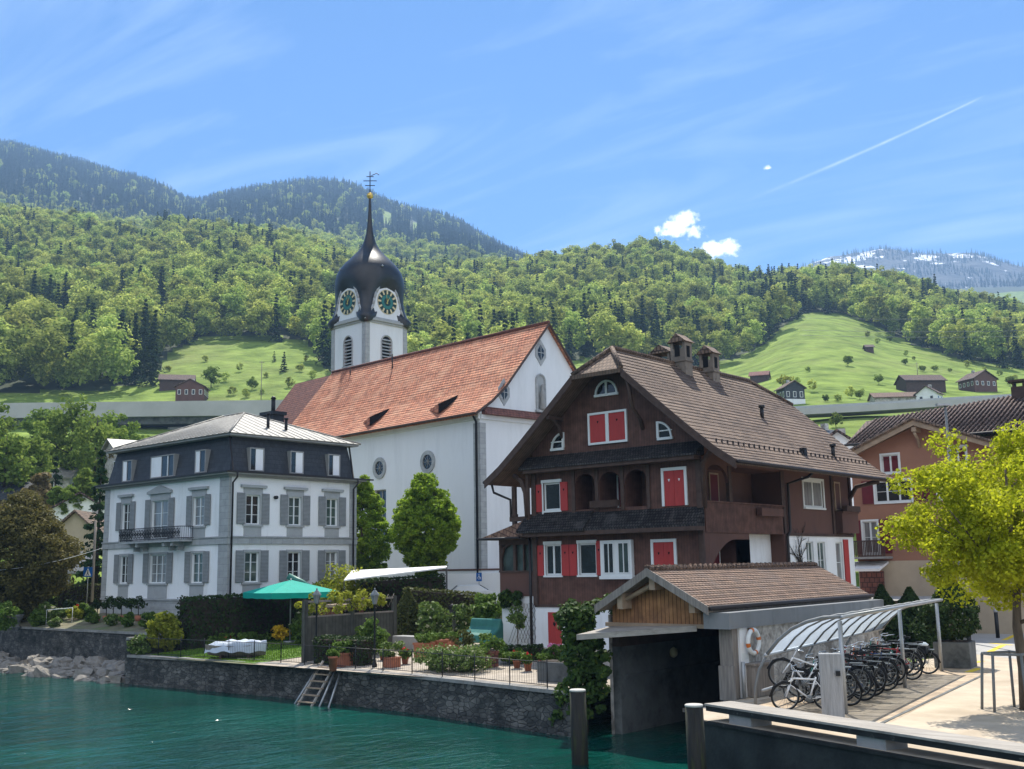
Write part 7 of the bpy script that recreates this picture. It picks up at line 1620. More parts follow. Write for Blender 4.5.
hedge('hedge', 'low dark box hedge behind the railing by the wooden screen', T(321, 663)[:2], T(369, 665)[:2], 1.7, 1.25, 1.25, 1.0, 'lf_hedge', leaf=.09, dens=130)
hedge('hedge', 'clipped green hedge with a sunlit top beyond the villa forecourt', (-86.5, 44.0), (-80.5, 48.5), 3.4, 2.0, 2.0, 1.2, 'lf_hedgebrown', dens=70)
hedge('hedge', 'low green hedge at the foot of the large yew', (-92, 40.5), (-86.0, 42.5), 3.3, 1.6, 1.6, 1.2, 'lf_hedge', dens=70)

# ------------------------------------------------------------------ trees
tree('maple_tree', 'bright yellow green young maple on the quay at the right edge', 'tree', (-10.6, 36.9, 1.6), 8.9, 3.85, 'lf_maple', 'round', leaf=.09, nclump=170, per=330, cr=.19, trunk_h=.25, tr=.2, seed=6)
b = at_depth(426, 566, 76); tree('hornbeam_tree', 'dense egg shaped green tree in front of the white church wall', 'tree', (b[0], b[1], 4.0), 9.2, 2.65, 'lf_horn', 'egg', leaf=.14, nclump=460, per=110, trunk_h=.2, seed=2)
b = at_depth(362, 580, 82); tree('hornbeam_tree', 'dense green tree half hidden behind the right corner of the villa', 'tree', (b[0], b[1], 3.6), 9.8, 2.6, 'lf_horn', 'egg', leaf=.14, nclump=400, per=110, trunk_h=.08, seed=3)
b = at_depth(16, 612, 80); tree('yew_tree', 'big bronze brown yew with a black shaded base at the left edge', 'tree', (b[0], b[1], 3.3), 9.2, 4.7, 'lf_yew', 'egg', leaf=.14, nclump=480, per=150, trunk_h=.02, bark='bark_dark', seed=4)
b = at_depth(95, 606, 90); tree('spruce_tree', 'dark narrow spruce close behind the left corner of the villa', 'tree', (b[0], b[1], 3.3), 13.4, 1.7, 'lf_dark', 'conifer', leaf=.3, nclump=44, per=90, tr=.2, bark='bark_dark')
b = at_depth(338, 630, 70); b[2] = 2.1; tree('yellow_shrub_tree', 'small yellow green leafed tree beside the turquoise parasol', 'tree', b, 4.4, 1.9, 'lf_yellow', 'round', leaf=.13, nclump=60, per=70, trunk_h=.16, tr=.07, seed=8)
b = on_terrace(408, 642); tree('topiary_tree', 'clipped dark topiary column with a bronze ball top', 'topiary', b, 3.0, .8, 'lf_hedgebrown', 'column', leaf=.1, nclump=40, per=70, tr=.06)
for x, y, top, rad, dep, lab in ((884, 628, 587, .8, 58, 'slim dark cypress with a bronze tip behind the bicycle shelter roof'), (913, 640, 590, 1.0, 56, 'dark cypress between the shelter roof and the rust red house'), (893, 655, 600, .9, 54, 'dark cypress nearest to the boathouse roof end'), (930, 660, 610, 1.0, 53, 'dark cypress just left of the planter tub')):
    b = at_depth(x, y, dep); zt = at_depth(x, top, dep)[2]; tree('cypress_tree', lab, 'cypress', (b[0], b[1], 1.6), zt - 1.6, rad, 'lf_cypress', 'column', leaf=.14, nclump=60, per=60, tr=.08)
# planter tub with its cypress
b = on_z(960, 668, 1.6); t = thing('planter_tub', 'square dark concrete planter tub at the end of the bicycle shelter', 'planter', (b[0] - .3, b[1] + .4, 1.6)); m = MB()
m.obox((b[0] - .3, b[1] + .4, 2.15), (1.5, 1.5, 1.1), math.radians(8)); m.build('tub', M['concdark'], t, bevel=.03); m = MB(); m.obox((b[0] - .3, b[1] + .4, 2.69), (1.3, 1.3, .06), math.radians(8)); m.build('soil', M['soil'], t)
tree('cypress_tree', 'broad dark cypress growing in the square planter tub', 'cypress', (b[0] - .3, b[1] + .4, 2.7), 2.75, 1.05, 'lf_cypress', 'column', leaf=.12, nclump=70, per=70, tr=.07)
# trees of the slope at the left, under the viaduct
LT = [(5, 470, 388 + 30, 140, 'round', 'lf_yellow'), (30, 470, 425, 150, 'round', 'lf_beech'), (70, 478, 392, 165, 'round', 'lf_beech'), (95, 474, 400, 160, 'round', 'lf_beech'), (52, 484, 405, 170, 'round', 'lf_beech'), (118, 465, 412, 170, 'round', 'lf_beech'), (128, 470, 432, 150, 'round', 'lf_bronze'), (82, 512, 466, 130, 'round', 'lf_yellow'), (54, 508, 455, 140, 'conifer', 'lf_dark'), (36, 512, 470, 135, 'round', 'lf_bronze'), (16, 482, 432, 175, 'round', 'lf_beech'), (66, 520, 480, 125, 'round', 'lf_beech'), (110, 500, 440, 150, 'round', 'lf_beech'), (-12, 470, 400, 160, 'round', 'lf_beech'), (143, 458, 425, 190, 'round', 'lf_beech'), (40, 462, 398, 190, 'round', 'lf_beech')]
DESC = {0: 'yellow green tree at the left edge below the viaduct', 1: 'small round tree left of the tall grove below the viaduct', 2: 'tallest tree of the grove reaching over the viaduct', 3: 'right tree of the tall grove in front of the viaduct', 4: 'left tree of the tall grove in front of the viaduct', 5: 'greyish green tree touching the viaduct girder left of the villa roof', 6: 'reddish brown leafing tree just above the left end of the villa roof', 7: 'pale yellow green tree between the pale roofed house and the yew', 8: 'dark conifer between the two roofs left of the villa', 9: 'brownish leafing tree in front of the grey roofed house', 10: 'round green tree above the grey roofed house at the left', 11: 'green tree behind the white house with the arched window', 12: 'green tree squeezed between the spruce and the grove', 13: 'green tree cut by the left edge under the viaduct', 14: 'green tree behind the villa roof under the viaduct', 15: 'green tree whose crown stands level with the viaduct deck'}
for i, (x, y, top, dep, kind, mt) in enumerate(LT):
    b = at_depth(x, y, dep); zg = float(terrain_h(b[0], b[1])); zt = at_depth(x, top, dep)[2]; h = max(5, zt - zg)
    tree('conifer_tree' if kind == 'conifer' else 'broadleaf_tree', DESC[i], 'tree', (b[0], b[1], zg - .2), h, h * .27 if kind == 'round' else h * .2, 'lf_near' if mt != 'lf_dark' and mt != 'lf_bronze' else mt, kind, leaf=.42, nclump=60, per=46, trunk_h=.12, seed=i, bark='bark_dark')
# lone trees on the meadows
MT = [(848, 366, 354, 'lone round tree in the middle of the steep right meadow', 'lf_beech'), (786, 394, 374, 'pale leafed tree just above the grey slate farmhouse', 'lf_yellow'), (879, 385, 374, 'dark round tree left of the long brown barn', 'lf_beech'), (860, 400, 388, 'round tree by the road between the farms', 'lf_beech'), (1010, 386, 375, 'thin tree at the far right of the meadow', 'lf_beech'), (826, 402, 394, 'low bush by the road wall', 'lf_beech'), (940, 386, 378, 'bushy tree behind the long brown barn', 'lf_beech'), (211, 388, 366, 'spreading tree on the left meadow beside the dark chalet', 'lf_beech'), (252, 390, 376, 'small tree near the pole on the left meadow', 'lf_beech'), (274, 362, 351, 'dark young conifer on the left meadow', 'lf_dark'), (284, 372, 352, 'slim conifer next to the church roof on the left meadow', 'lf_dark'), (880, 432, 418, 'tan leafing bush below the road wall', 'lf_bronze'), (836, 428, 412, 'green bush below the road wall near the pale houses', 'lf_beech'), (905, 365, 358, 'upper scrub bush on the right meadow slope', 'lf_beech'), (923, 372, 364, 'lower scrub bush on the right meadow slope', 'lf_beech'), (890, 342, 334, 'scrub bush under the wood edge on the right meadow', 'lf_beech')]
for i, (x, y, top, lab, mt) in enumerate(MT):
    b = on_terrain(x, y); dep = float((b - CP) @ CM[2]); h = (y - top) * dep / F_PX * 1.03; kind = 'conifer' if mt == 'lf_dark' else 'round'
    tree('conifer_tree' if kind == 'conifer' else 'broadleaf_tree', lab, 'tree', b - np.array([0, 0, .2]), h, h * (.45 if kind == 'round' else .22), 'lf_near' if mt == 'lf_beech' else mt, kind, leaf=max(.18, h * .055), nclump=40, per=40, trunk_h=.15, seed=40 + i, bark='bark_dark')

SHR = [(168, 372), (225, 382), (240, 372), (266, 378), (290, 388), (300, 372), (312, 380), (306, 362), (232, 396), (246, 398), (262, 394), (205, 362), (570, 358), (582, 362), (700, 385), (726, 388), (745, 396), (812, 392), (838, 402), (850, 398), (950, 372), (968, 368), (985, 372), (1000, 376), (906, 356), (914, 360), (878, 344), (868, 338), (808, 372), (798, 384), (935, 372), (1015, 382)]
for i, (x, y) in enumerate(SHR):
    b = on_terrain(x, y); c = PT[i % 5].copy(); COL.objects.link(c); c.name = 'meadow_shrub'; c.location = b - np.array([0, 0, .4]); c.scale = (.16 + .12 * rnd.random(),) * 3; c.scale.z *= .8; c.rotation_euler = (0, 0, i)
    tag(c, 'small round green shrub dotted over the %s meadow' % ('left' if x < 400 else 'right'), 'shrub', 'shrubs on the %s meadow' % ('left' if x < 400 else 'right'))
# ------------------------------------------------------------------ terrace furniture
def parasol():
    c = T(292, 650); c = np.array([-54.4, 42.4, terrace_z(42.4)]); zc = at_depth(287, 580, float((c - CP) @ CM[2]))[2]; ze = zc - .72
    t = thing('parasol', 'large square turquoise parasol with a hanging valance', 'parasol', c); a0 = math.radians(-14); R = 2.3
    cs = [(c[0] + R * 1.35 * math.cos(a0 + PI / 4 + k * PI / 2), c[1] + R * 1.35 * math.sin(a0 + PI / 4 + k * PI / 2)) for k in range(4)]
    m = MB(); v = MB(); apex = (c[0], c[1], zc)
    for k in range(4):
        a, b = cs[k], cs[(k + 1) % 4]; n = 6
        for i in range(n):
            p = [a[j] + (b[j] - a[j]) * i / n for j in (0, 1)]; q = [a[j] + (b[j] - a[j]) * (i + 1) / n for j in (0, 1)]
            m.poly([(*p, ze - .03 * math.sin(PI * i / n)), (*q, ze - .03 * math.sin(PI * (i + 1) / n)), apex]); v.poly([(*p, ze - .34 - .03 * (i % 2)), (*q, ze - .34 - .03 * ((i + 1) % 2)), (*q, ze - .03 * math.sin(PI * (i + 1) / n)), (*p, ze - .03 * math.sin(PI * i / n))])
    m.build('canopy', M['teal'], t); v.build('valance', M['teal'], t)
    p = MB(); p.tube([c, (c[0], c[1], zc + .1)], .045, 8); p.tube([c, c + np.array([0, 0, .12])], .4, 12); p.build('pole', M['galv'], t)
    for k in range(4): r = MB(); r.tube([(c[0], c[1], zc - .1), (cs[k][0], cs[k][1], ze - .02)], .02, 4); r.build('rib', M['galv'], t)
    # folded second parasol lying across the top
    a = at_depth(288, 576, float((c - CP) @ CM[2]) + 1); b = at_depth(316, 590, float((c - CP) @ CM[2]) + 1); m = MB(); m.tube([a, Vector(a).lerp(Vector(b), .5), b], [.2, .22, .1], 9); f = m.build('boom_cover', M['green_tarp'], t)
parasol()
def shed():
    c = np.array([-51.2, 43.6, terrace_z(43.6)]); t = thing('garden_shed', 'small red brown garden bar with a flat pale roof under the parasol', 'shed', c)
    w = MB(); w.box(c[0] - 1.0, c[0] + .9, c[1] - .8, c[1] + 1.1, c[2], c[2] + 2.1); w.build('wall', M['shed'], t); r = MB(); r.box(c[0] - 1.15, c[0] + 1.1, c[1] - 1.0, c[1] + 1.25, c[2] + 2.1, c[2] + 2.26); r.build('flat_roof', M['lightwood'], t)
    o = MB(); o.box(c[0] + .905, c[0] + .92, c[1] - .5, c[1] + .7, c[2] + .05, c[2] + 1.9); o.build('dark_opening', M['hole'], t)
    m = MB(); m.tube([(c[0] + 1.2, c[1] - 1.0, c[2]), (c[0] + 1.2, c[1] - 1.0, c[2] + 1.3)], [.28, .12], 8); m.tube([(c[0] + 1.2, c[1] - 1.0, c[2] + 1.3), (c[0] + 1.2, c[1] - 1.0, c[2] + 1.6)], [.16, .1], 8); solo(m, 'covered_parasol', M['green_tarp'], 'folded small parasol in a green cover beside the red brown garden bar', 'parasol', (c[0] + 1.2, c[1] - 1.0, c[2]))
shed()
def boat():
    c = T(247, 657); c = np.array([c[0], c[1] - .6, 0]); c[2] = terrace_z(c[1]) - .28; a = math.radians(30); t = thing('covered_boat', 'small rowing boat under a crumpled pale blue cover on the lawn', 'boat', c, org=c)
    R = Matrix.Rotation(a, 3, 'Z'); h = MB(); vs = []; fs = []; n = 12; mm = 8
    for i in range(n + 1):
        s = i / n; x = (s - .5) * 3.2; w = .58 * (1 - (max(0, 1.7 * s - .7)) ** 2) + .05
        for j in range(mm + 1):
            u = j / mm * PI; vs.append(Vector(c) + R @ Vector((x, -w * math.cos(u), .95 - .62 * math.sin(u) + .12 * (2 * s - 1) ** 2)))
    for i in range(n):
        for j in range(mm): fs.append((i * (mm + 1) + j, (i + 1) * (mm + 1) + j, (i + 1) * (mm + 1) + j + 1, i * (mm + 1) + j + 1))
    h.mesh(vs, fs, True); h.build('hull', M['greypost'], t)
    cv = MB(); vs = []; fs = []; n = 22; mm = 14
    for i in range(n + 1):
        s = i / n; x = (s - .5) * 3.3; w = .62 * (1 - (max(0, 1.7 * s - .7)) ** 2) * (1 if s > .1 else .8) + .08
        for j in range(mm + 1):
            u = j / mm * 2 - 1; z = .98 + .26 * (1 - u * u) * (1 - .6 * (2 * s - 1) ** 2) - (.34 * max(0, abs(u) - .72) / .28) + .10 * math.sin(9 * s + 5 * u) * math.sin(14 * s) + .12 * (s - .5); vs.append(Vector(c) + R @ Vector((x, w * u * 1.06, z)))
    for i in range(n):
        for j in range(mm): fs.append((i * (mm + 1) + j, (i + 1) * (mm + 1) + j, (i + 1) * (mm + 1) + j + 1, i * (mm + 1) + j + 1))
    cv.mesh(vs, fs, True); cv.build('cover', M['tarp'], t)
    for x in (-.8, .8):
        tr = MB(); tr.prism([Vector(c) + R @ Vector((x, -.6, .27)), Vector(c) + R @ Vector((x + .12, -.6, .27)), Vector(c) + R @ Vector((x + .12, .6, .27)), Vector(c) + R @ Vector((x, .6, .27))], (0, 0, .2))
        tr.build('trestle', M['beam'], t)
boat()
def screen():
    a, b = T(304, 662), T(394, 647); d = b - a; t = thing('wooden_screen', 'weathered grey green wooden screen fence with trellis top and stout posts', 'fence', a); n_ = np.array([-d[1], d[0], 0]) / np.hypot(d[0], d[1]) * .05
    def slab(m, f0, f1, z0, z1, k=1.0):
        p, q = a + d * f0, a + d * f1; p[2] = q[2] = 0; zb = a[2]; m.prism([p - n_ * k + np.array([0, 0, zb + z0]), q - n_ * k + np.array([0, 0, zb + z0]), q + n_ * k + np.array([0, 0, zb + z0]), p + n_ * k + np.array([0, 0, zb + z0])], (0, 0, z1 - z0))
    m = MB(); slab(m, 0, 1, .02, 2.2, .5); m.build('board_panel', M['screenwood'], t)
    for f in (0, .5, 1): m = MB(); slab(m, f - .015, f + .02, 0, 3.1, 2); m.build('fence_post', M['screenwood'], t)
    m = MB(); slab(m, 0, 1, 2.95, 3.05, 1); slab(m, 0, 1, 2.2, 2.28, .9)
    for i in range(14):
        f = i / 14; p = a + d * f; q = a + d * (f + 1 / 14)
        for s in (0, 1): m.tube([p + np.array([0, 0, 2.25 + .7 * s]), q + np.array([0, 0, 2.95 - .7 * s])], .014, 4)
    m.build('trellis_top', M['greypost'], t)
    P, Nn = clump_points(a + d * .4 + np.array([0, 0, 2.75]), (abs(d[0]) * .45, abs(d[1]) * .45, .55), 30, 40, .3); tag(leaves_mesh('climbing_plant', P, Nn, .13, M['lf_yellow'], None, a), 'yellow green climber spilling over the trellis of the wooden screen', 'plant')
screen()
def awning():
    t = thing('garden_awning', 'white sunlit awning roof stretched over the dark hedge garden', 'awning', (-55, 54, 2.2)); D = 69
    q = [at_depth(344, 581, D - 3), at_depth(352, 571.5, D + 4), at_depth(447, 567, D + 2), at_depth(446, 568.5, D - 2)]; m = MB(); m.prism([Vector(p) for p in q], (0, 0, .08)); m.build('awning_cloth', M['white_cloth'], t)
    p = MB()
    for k in q: p.tube([k, (k[0], k[1], 2.0)], .03, 6)
    p.build('awning_post', M['darkmetal'], t)
awning()
def bbq():
    c = T(452.5, 641); t = thing('stone_barbecue', 'pale stone garden barbecue with a dark conical hood', 'barbecue', c); w, dp = .62, .5
    m = MB(); m.box(c[0] - w, c[0] + w, c[1] - dp, c[1] + dp, c[2], c[2] + .75); m.box(c[0] - w, c[0] - w + .2, c[1] - dp, c[1] + dp, c[2] + .75, c[2] + 1.6); m.box(c[0] + w - .2, c[0] + w, c[1] - dp, c[1] + dp, c[2] + .75, c[2] + 1.6); m.box(c[0] - w + .2, c[0] + w - .2, c[1] + .1, c[1] + dp, c[2] + .75, c[2] + 1.6); m.box(c[0] - w - .06, c[0] + w + .06, c[1] - dp - .06, c[1] + dp + .06, c[2] + 1.6, c[2] + 1.72); m.build('stone_body', M['conc'], t)
    h = MB(); h.lathe([(.66, 1.72), (.6, 1.85), (.34, 2.35), (.3, 2.7), (.36, 2.75), (0, 2.95)], c, 12); h.build('hood', M['darkmetal'], t); t.scale = (.8, .8, .72); f = MB(); f.box(c[0] - w + .2, c[0] + w - .2, c[1] + .05, c[1] + .09, c[2] + .78, c[2] + 1.58); f.build('fire_mouth', M['hole'], t)
bbq()
def bench():
    a, b = T(466, 648), T(496, 650); c = (a + b) / 2; t = thing('covered_bench', 'long garden swing bench under a green tarpaulin', 'bench', c); d = (b - a)[:2]; L = np.hypot(*d); u = d / L; n_ = np.array([-u[1], u[0]])
    pr = [(-.55, .35), (-.5, .75), (-.1, .85), (.25, 1.1), (.35, 1.55), (.5, 1.6), (.6, 1.3), (.6, .35)]; m = MB(); q = [(a[0] + n_[0] * o, a[1] + n_[1] * o, c[2] + z) for o, z in pr]; m.prism(q, (d[0], d[1], 0)); m.build('tarpaulin', M['green_tarp'], t, bevel=.08)
    l = MB()
    for p in (a, b):
        for o in (-.45, .5): l.tube([(p[0] + n_[0] * o, p[1] + n_[1] * o, c[2]), (p[0] + n_[0] * o, p[1] + n_[1] * o, c[2] + .4)], .04, 6)
    l.build('leg', M['green_tarp'], t)
bench()
def pot(x, y, w, h, kind, plant, label, ph, pr, leaf=.1, square=True):
    w *= .82; h *= .85; c = T(x, y); t = thing('plant_pot', label, 'plant pot', c); m = MB()
    if square: m.prism([(c[0] - w * .45, c[1] - w * .45, c[2]), (c[0] + w * .45, c[1] - w * .45, c[2]), (c[0] + w * .45, c[1] + w * .45, c[2]), (c[0] - w * .45, c[1] + w * .45, c[2])], (0, 0, h * .85)); m.box(c[0] - w / 2, c[0] + w / 2, c[1] - w / 2, c[1] + w / 2, c[2] + h * .85, c[2] + h)
    else: m.lathe([(w * .36, 0), (w * .48, h * .85), (w * .54, h * .85), (w * .54, h), (w * .44, h)], c, 14)
    m.build('pot', M[kind], t)
    P, Nn = clump_points(c + np.array([0, 0, h + ph * .45]), (pr, pr, ph * .55), 14, 45, pr * .45, (.2, 1)); leaves_mesh('plant', P, Nn, leaf, M[plant], t)
    return c
pot(343, 666, .95, .75, 'terracotta', 'lf_bush', 'square terracotta pot behind the railing left of the tall lamp post', .5, .45)
pot(392, 667, .8, .55, 'terracotta', 'lf_flower', 'terracotta pot with white blossom right of the tall lamp post', .7, .5)
pot(333, 671, .55, .8, 'terracotta', 'lf_bush', 'tall terracotta pot on the wall edge by the ladder', .25, .25, square=False)
pot(424, 657, 1.0, .85, 'terracotta', 'lf_bush', 'front large square terracotta planter before the barbecue', .5, .5)
pot(437, 654, 1.1, .85, 'terracotta', 'lf_bush', 'wide square terracotta planter right behind the front one', .3, .4)
pot(431, 645, .8, .7, 'terracotta', 'lf_flower', 'terracotta planter with pink flowers left of the barbecue', .6, .45)
pot(451, 648, .9, .6, 'terracotta', 'lf_bush', 'terracotta planter at the foot of the barbecue', .25, .4)
pot(490, 667, .75, .85, 'oldtile', 'lf_bush', 'brown pot with a leafy green plant in front of the green bench', .75, .6)
pot(463, 655, .7, .45, 'terracotta', 'lf_hedgebrown', 'round pot with a clipped bronze ball bush by the green bench', .8, .62, square=False)
pot(544, 670, .6, .5, 'terracotta', 'lf_bush', 'small terracotta pot on the stone planter box below the red cellar door', .3, .3, square=False)
for x, y, lab in ((405, 664, 'small clay pot with red flowers between the lamp post and the flower bed'), (517, 668, 'small clay pot with red flowers right of the brown pot'), (528, 671, 'small clay pot with red flowers left of the stone planter box'), (383, 660, 'small clay pot with red flowers behind the tall lamp post')): c = pot(x, y, .45, .4, 'terracotta', 'lf_bush', lab, .4, .28, square=False); bush('flower', lab.replace('small clay pot with red flowers', 'red blossom of the clay pot'), 'flower', c + np.array([0, 0, .45]), (.22, .22, .2), 'redflower', 40, .07, ncl=6)
bush('lavender_bed', 'wide mounded silvery green flower bed on the terrace paving', 'flower bed', T(452, 671), (2.6, 1.1, .55), 'lf_flower', 3200, .09, ncl=50)
bush('shrub', 'white flowering rhododendron bush left of the barbecue', 'shrub', T(433, 644), (1.2, 1.0, 1.35), 'lf_flower', 1600, .16, ncl=26)
bush('shrub', 'pale flowering bush right of the barbecue hood', 'shrub', T(463, 642), (.7, .6, 1.4), 'lf_flower', 800, .14, ncl=16)
bush('climbing_plant', 'tall green climber against the white veranda basement', 'climber', T(487, 644), (1.0, .7, 1.7), 'lf_bush', 1500, .16, ncl=26)
bush('climbing_plant', 'dark green climbing branch reaching right over the trellis', 'climber', on_y(510, 609, 45.55), (1.0, .25, .55), 'lf_ivy', 700, .16, ncl=16)
bush('shrub', 'leafy green border plants in front of the low dark hedge', 'shrub', T(512, 664), (1.0, .6, .5), 'lf_bush', 900, .11)
bush('shrub', 'green border plants below the red cellar door', 'shrub', T(562, 666), (1.0, .6, .5), 'lf_bush', 900, .11)
bush('shrub', 'pink flowering azalea beside the red cellar door', 'shrub', T(556, 659), (.5, .4, .4), 'pinkflower', 300, .12)
bush('shrub', 'yellow green shrub at the lakeside end of the tall dark hedge', 'shrub', (-58.0, 36.0, 1.7), (.9, 1.1, 1.3), 'lf_yellow', 2000, .13, ncl=30)
bush('shrub', 'pink blossomed creeper hanging at the corner of the sea walls', 'shrub', (-58.4, 34.6, 1.3), (.9, .5, .8), 'lf_flower', 900, .11, ncl=18)
bush('flower_bed', 'red and pink flowers along the foot of the tall dark hedge', 'flower bed', (-56.9, 40.2, 1.8), (.5, 2.6, .35), 'redflower', 110, .09)
bush('flower_bed', 'green perennials along the foot of the tall dark hedge', 'flower bed', (-56.7, 40.4, 1.7), (.7, 3.2, .45), 'lf_bush', 1800, .12, ncl=30)
bush('flower_bed', 'yellow flowers behind the covered boat', 'flower bed', (-55.2, 42.3, 2.0), (.9, .6, .5), 'yellowflower', 240, .15)
bush('shrub', 'pale green bush between the boat and the red brown garden bar', 'shrub', (-53.4, 42.6, 1.9), (.9, .8, 1.1), 'lf_flower', 1100, .14, ncl=22)
bush('shrub', 'green leafy bush overhanging the right end of the wooden screen', 'shrub', T(372, 655), (1.0, .8, 1.0), 'lf_bush', 1300, .13, ncl=24)
bush('shrub', 'bright green bush in front of the red brown garden bar', 'shrub', T(298, 645), (.5, .5, .9), 'lf_bush', 600, .13)
b = T(518, 651); t = thing('standard_rose', 'standard rose with a creamy flowering head before the trellis', 'rose tree', b); m = MB(); m.tube([b, b + np.array([0, 0, 1.3])], .03, 6); m.build('trunk', M['bark'], t); P, Nn = clump_points(b + np.array([0, 0, 1.65]), (.5, .5, .5), 16, 40, .25); leaves_mesh('crown', P, Nn, .11, M['lf_flower'], t)
def stone_box():
    a, b = T(537, 681), T(566, 684); t = thing('stone_planter', 'long rough grey stone planter box at the right end of the terrace', 'planter', a); m = MB(); m.box(a[0], a[0] + 2.0, a[1], a[1] + 1.0, a[2], a[2] + .78); m.build('stone_body', M['concdark'], t, bevel=.03); m = MB(); m.box(a[0] + .1, a[0] + 1.9, a[1] + .1, a[1] + .9, a[2] + .76, a[2] + .80); m.build('soil', M['soil'], t)
    c = T(409, 650); t = thing('stone_planter', 'low grey stone trough under the ball topped topiary', 'planter', c); m = MB(); m.box(c[0] - .9, c[0] + 1.4, c[1] - .4, c[1] + .4, c[2], c[2] + .75); m.build('stone_body', M['conc'], t, bevel=.03)
stone_box()
def trellis():
    F = Fac((0, 45.75, 0), (1, 0, 0), (0, -1, 0)); m = MB()
    for i in range(9):
        u = -39.6 + i * .22
        m.tube([F.P(u, 2.2, .05), F.P(u + 1.0, 4.3, .05)], .015, 4); m.tube([F.P(u + 1.0, 2.2, .07), F.P(u, 4.3, .07)], .015, 4)
    solo(m, 'trellis', M['greypost'], 'dark diagonal lattice trellis on the white veranda basement', 'trellis', (-38.8, 45.6, 2.2))
trellis()
# ivy on the boathouse corner
def ivy():
    P = []; Nn = []
    def patch(c, r, n, nn): 
        p, q = clump_points(c, r, max(6, n // 40), 40, .28, (.2, 1)); P.append(p); Nn.append(q + np.array(nn))
    patch((-25.7, 34.0, 2.9), (.5, .8, 1.5), 2600, (0, -1, .3)); patch((-25.9, 33.9, 4.2), (.6, .9, .7), 1500, (0, -.5, 1)); patch((-25.9, 33.6, 1.2), (.7, .5, 1.2), 1800, (0, -1, 0)); patch((-24.9, 33.9, 2.4), (.35, .3, 1.5), 1100, (0, -1, 0)); patch((-25.7, 36.5, 4.7), (.5, 2.2, .35), 1300, (0, 0, 1)); patch((-26.3, 33.4, .6), (.3, .3, .9), 400, (0, -1, 0))
    t = thing('ivy', 'thick dark ivy with a sunlit top overgrowing the left corner of the boathouse', 'ivy', (-25.8, 34, -.3)); leaves_mesh('foliage', np.concatenate(P), np.concatenate(Nn), .15, M['lf_ivy'], t)
    m = MB(); m.tube([(-25.7, 34.1, -.5), (-25.65, 34.1, 2), (-25.8, 34.3, 4.3)], [.08, .05, .03], 6); m.build('stem', M['bark_dark'], t)
ivy()
# climber on the white wall of the timber house, right part
m = MB(); R_ = random.Random(3)
def grow(p, d, L, r, lv):
    q = p + Vector((.03 * R_.uniform(-1, 1), d.y * L, d.z * L)); m.tube([p, p.lerp(q, .5) + Vector((.03, 0, .05)), q], [r, r * .8, r * .5], 5)
    if lv:
        for k in range(3): grow(p.lerp(q, .45 + .25 * k), Vector((0, d.y + R_.uniform(-.9, .9), d.z + R_.uniform(-.5, .5))).normalized(), L * .6, r * .6, lv - 1)
grow(Vector((-26.86, 55.2, 3.0)), Vector((0, .05, 1)), 2.6, .07, 4); solo(m, 'bare_climber', M['bark_dark'], 'dark bare climber branching over the white side wall of the timber house', 'climber', (-26.86, 55.2, 3.0))
# left forecourt plants
for i, (x, y, r, mt, lab) in enumerate(((45, 622, .9, 'lf_flower', 'pale rose bush left of the white garden hoop'), (60, 621, .7, 'lf_flower', 'silvery bush inside the white garden hoop'), (38, 626, .7, 'lf_bush', 'low bright green bush on the sea wall left of the garden hoop'), (75, 620, .7, 'lf_yellow', 'yellow green perennials right of the garden hoop'), (85, 618, .7, 'lf_bush', 'green perennials beside the red potted flower'), (4, 600, 1.4, 'lf_bush', 'light green shrub at the left edge under the yew'), (48, 605, 1.5, 'lf_hedge', 'dark shrub between the yew and the sunlit hedge'))):
    b = on_fore(x, y) if i != 5 else at_depth(x - 4, 612, 74); b[2] = lz(b[0], b[1]); bush('shrub', lab, 'shrub', b, (r, r, r * .8), mt, 900, .14)
b = on_fore(79, 617); bush('flower', 'bright orange red potted flower in front of the villa garden', 'flower', b, (.5, .4, .5), 'redflower', 130, .14)
for k, x in enumerate((97, 106, 113, 121, 131, 138)):
    b = on_fore(x, 621); t = thing('potted_tree', ['first', 'second', 'third', 'fourth', 'fifth', 'sixth'][k] + ' of the six little ball trees before the villa plinth counted from the left', 'potted tree', b, group='ball trees before the villa'); m = MB(); m.tube([b, b + np.array([0, 0, 1.0])], .035, 6); m.build('trunk', M['bark_dark'], t); m = MB(); m.lathe([(.18, 0), (.25, .35), (.2, .36)], b, 10); m.build('pot', M['terracotta'], t); P, Nn = clump_points(b + np.array([0, 0, 1.2]), (.42, .42, .32), 8, 40, .25); leaves_mesh('crown', P, Nn, .1, M['lf_hedge'], t)
t = thing('garden_hoop', 'white tubular garden hoop on the wall terrace before the sunlit hedge', 'hoop', on_fore(58, 622)); m = MB(); a, b = on_fore(46, 625), on_fore(72, 623)
m.tube([a, a + np.array([0, 0, 1.05]), b + np.array([0, 0, 1.05]), b], .025, 5); m.build('tube_frame', M['white'], t)
b = on_fore(17, 628); t = thing('garden_urn', 'dark stone urn with a plant on the left sea wall', 'urn', b); m = MB(); m.lathe([(.3, 0), (.3, .1), (.12, .2), (.16, .4), (.38, .75), (.42, .95), (.3, .95)], b, 12); m.build('urn_bowl', M['concdark'], t); P, Nn = clump_points(b + np.array([0, 0, 1.05]), (.4, .4, .25), 8, 30, .2); leaves_mesh('plant', P, Nn, .12, M['lf_bush'], t)
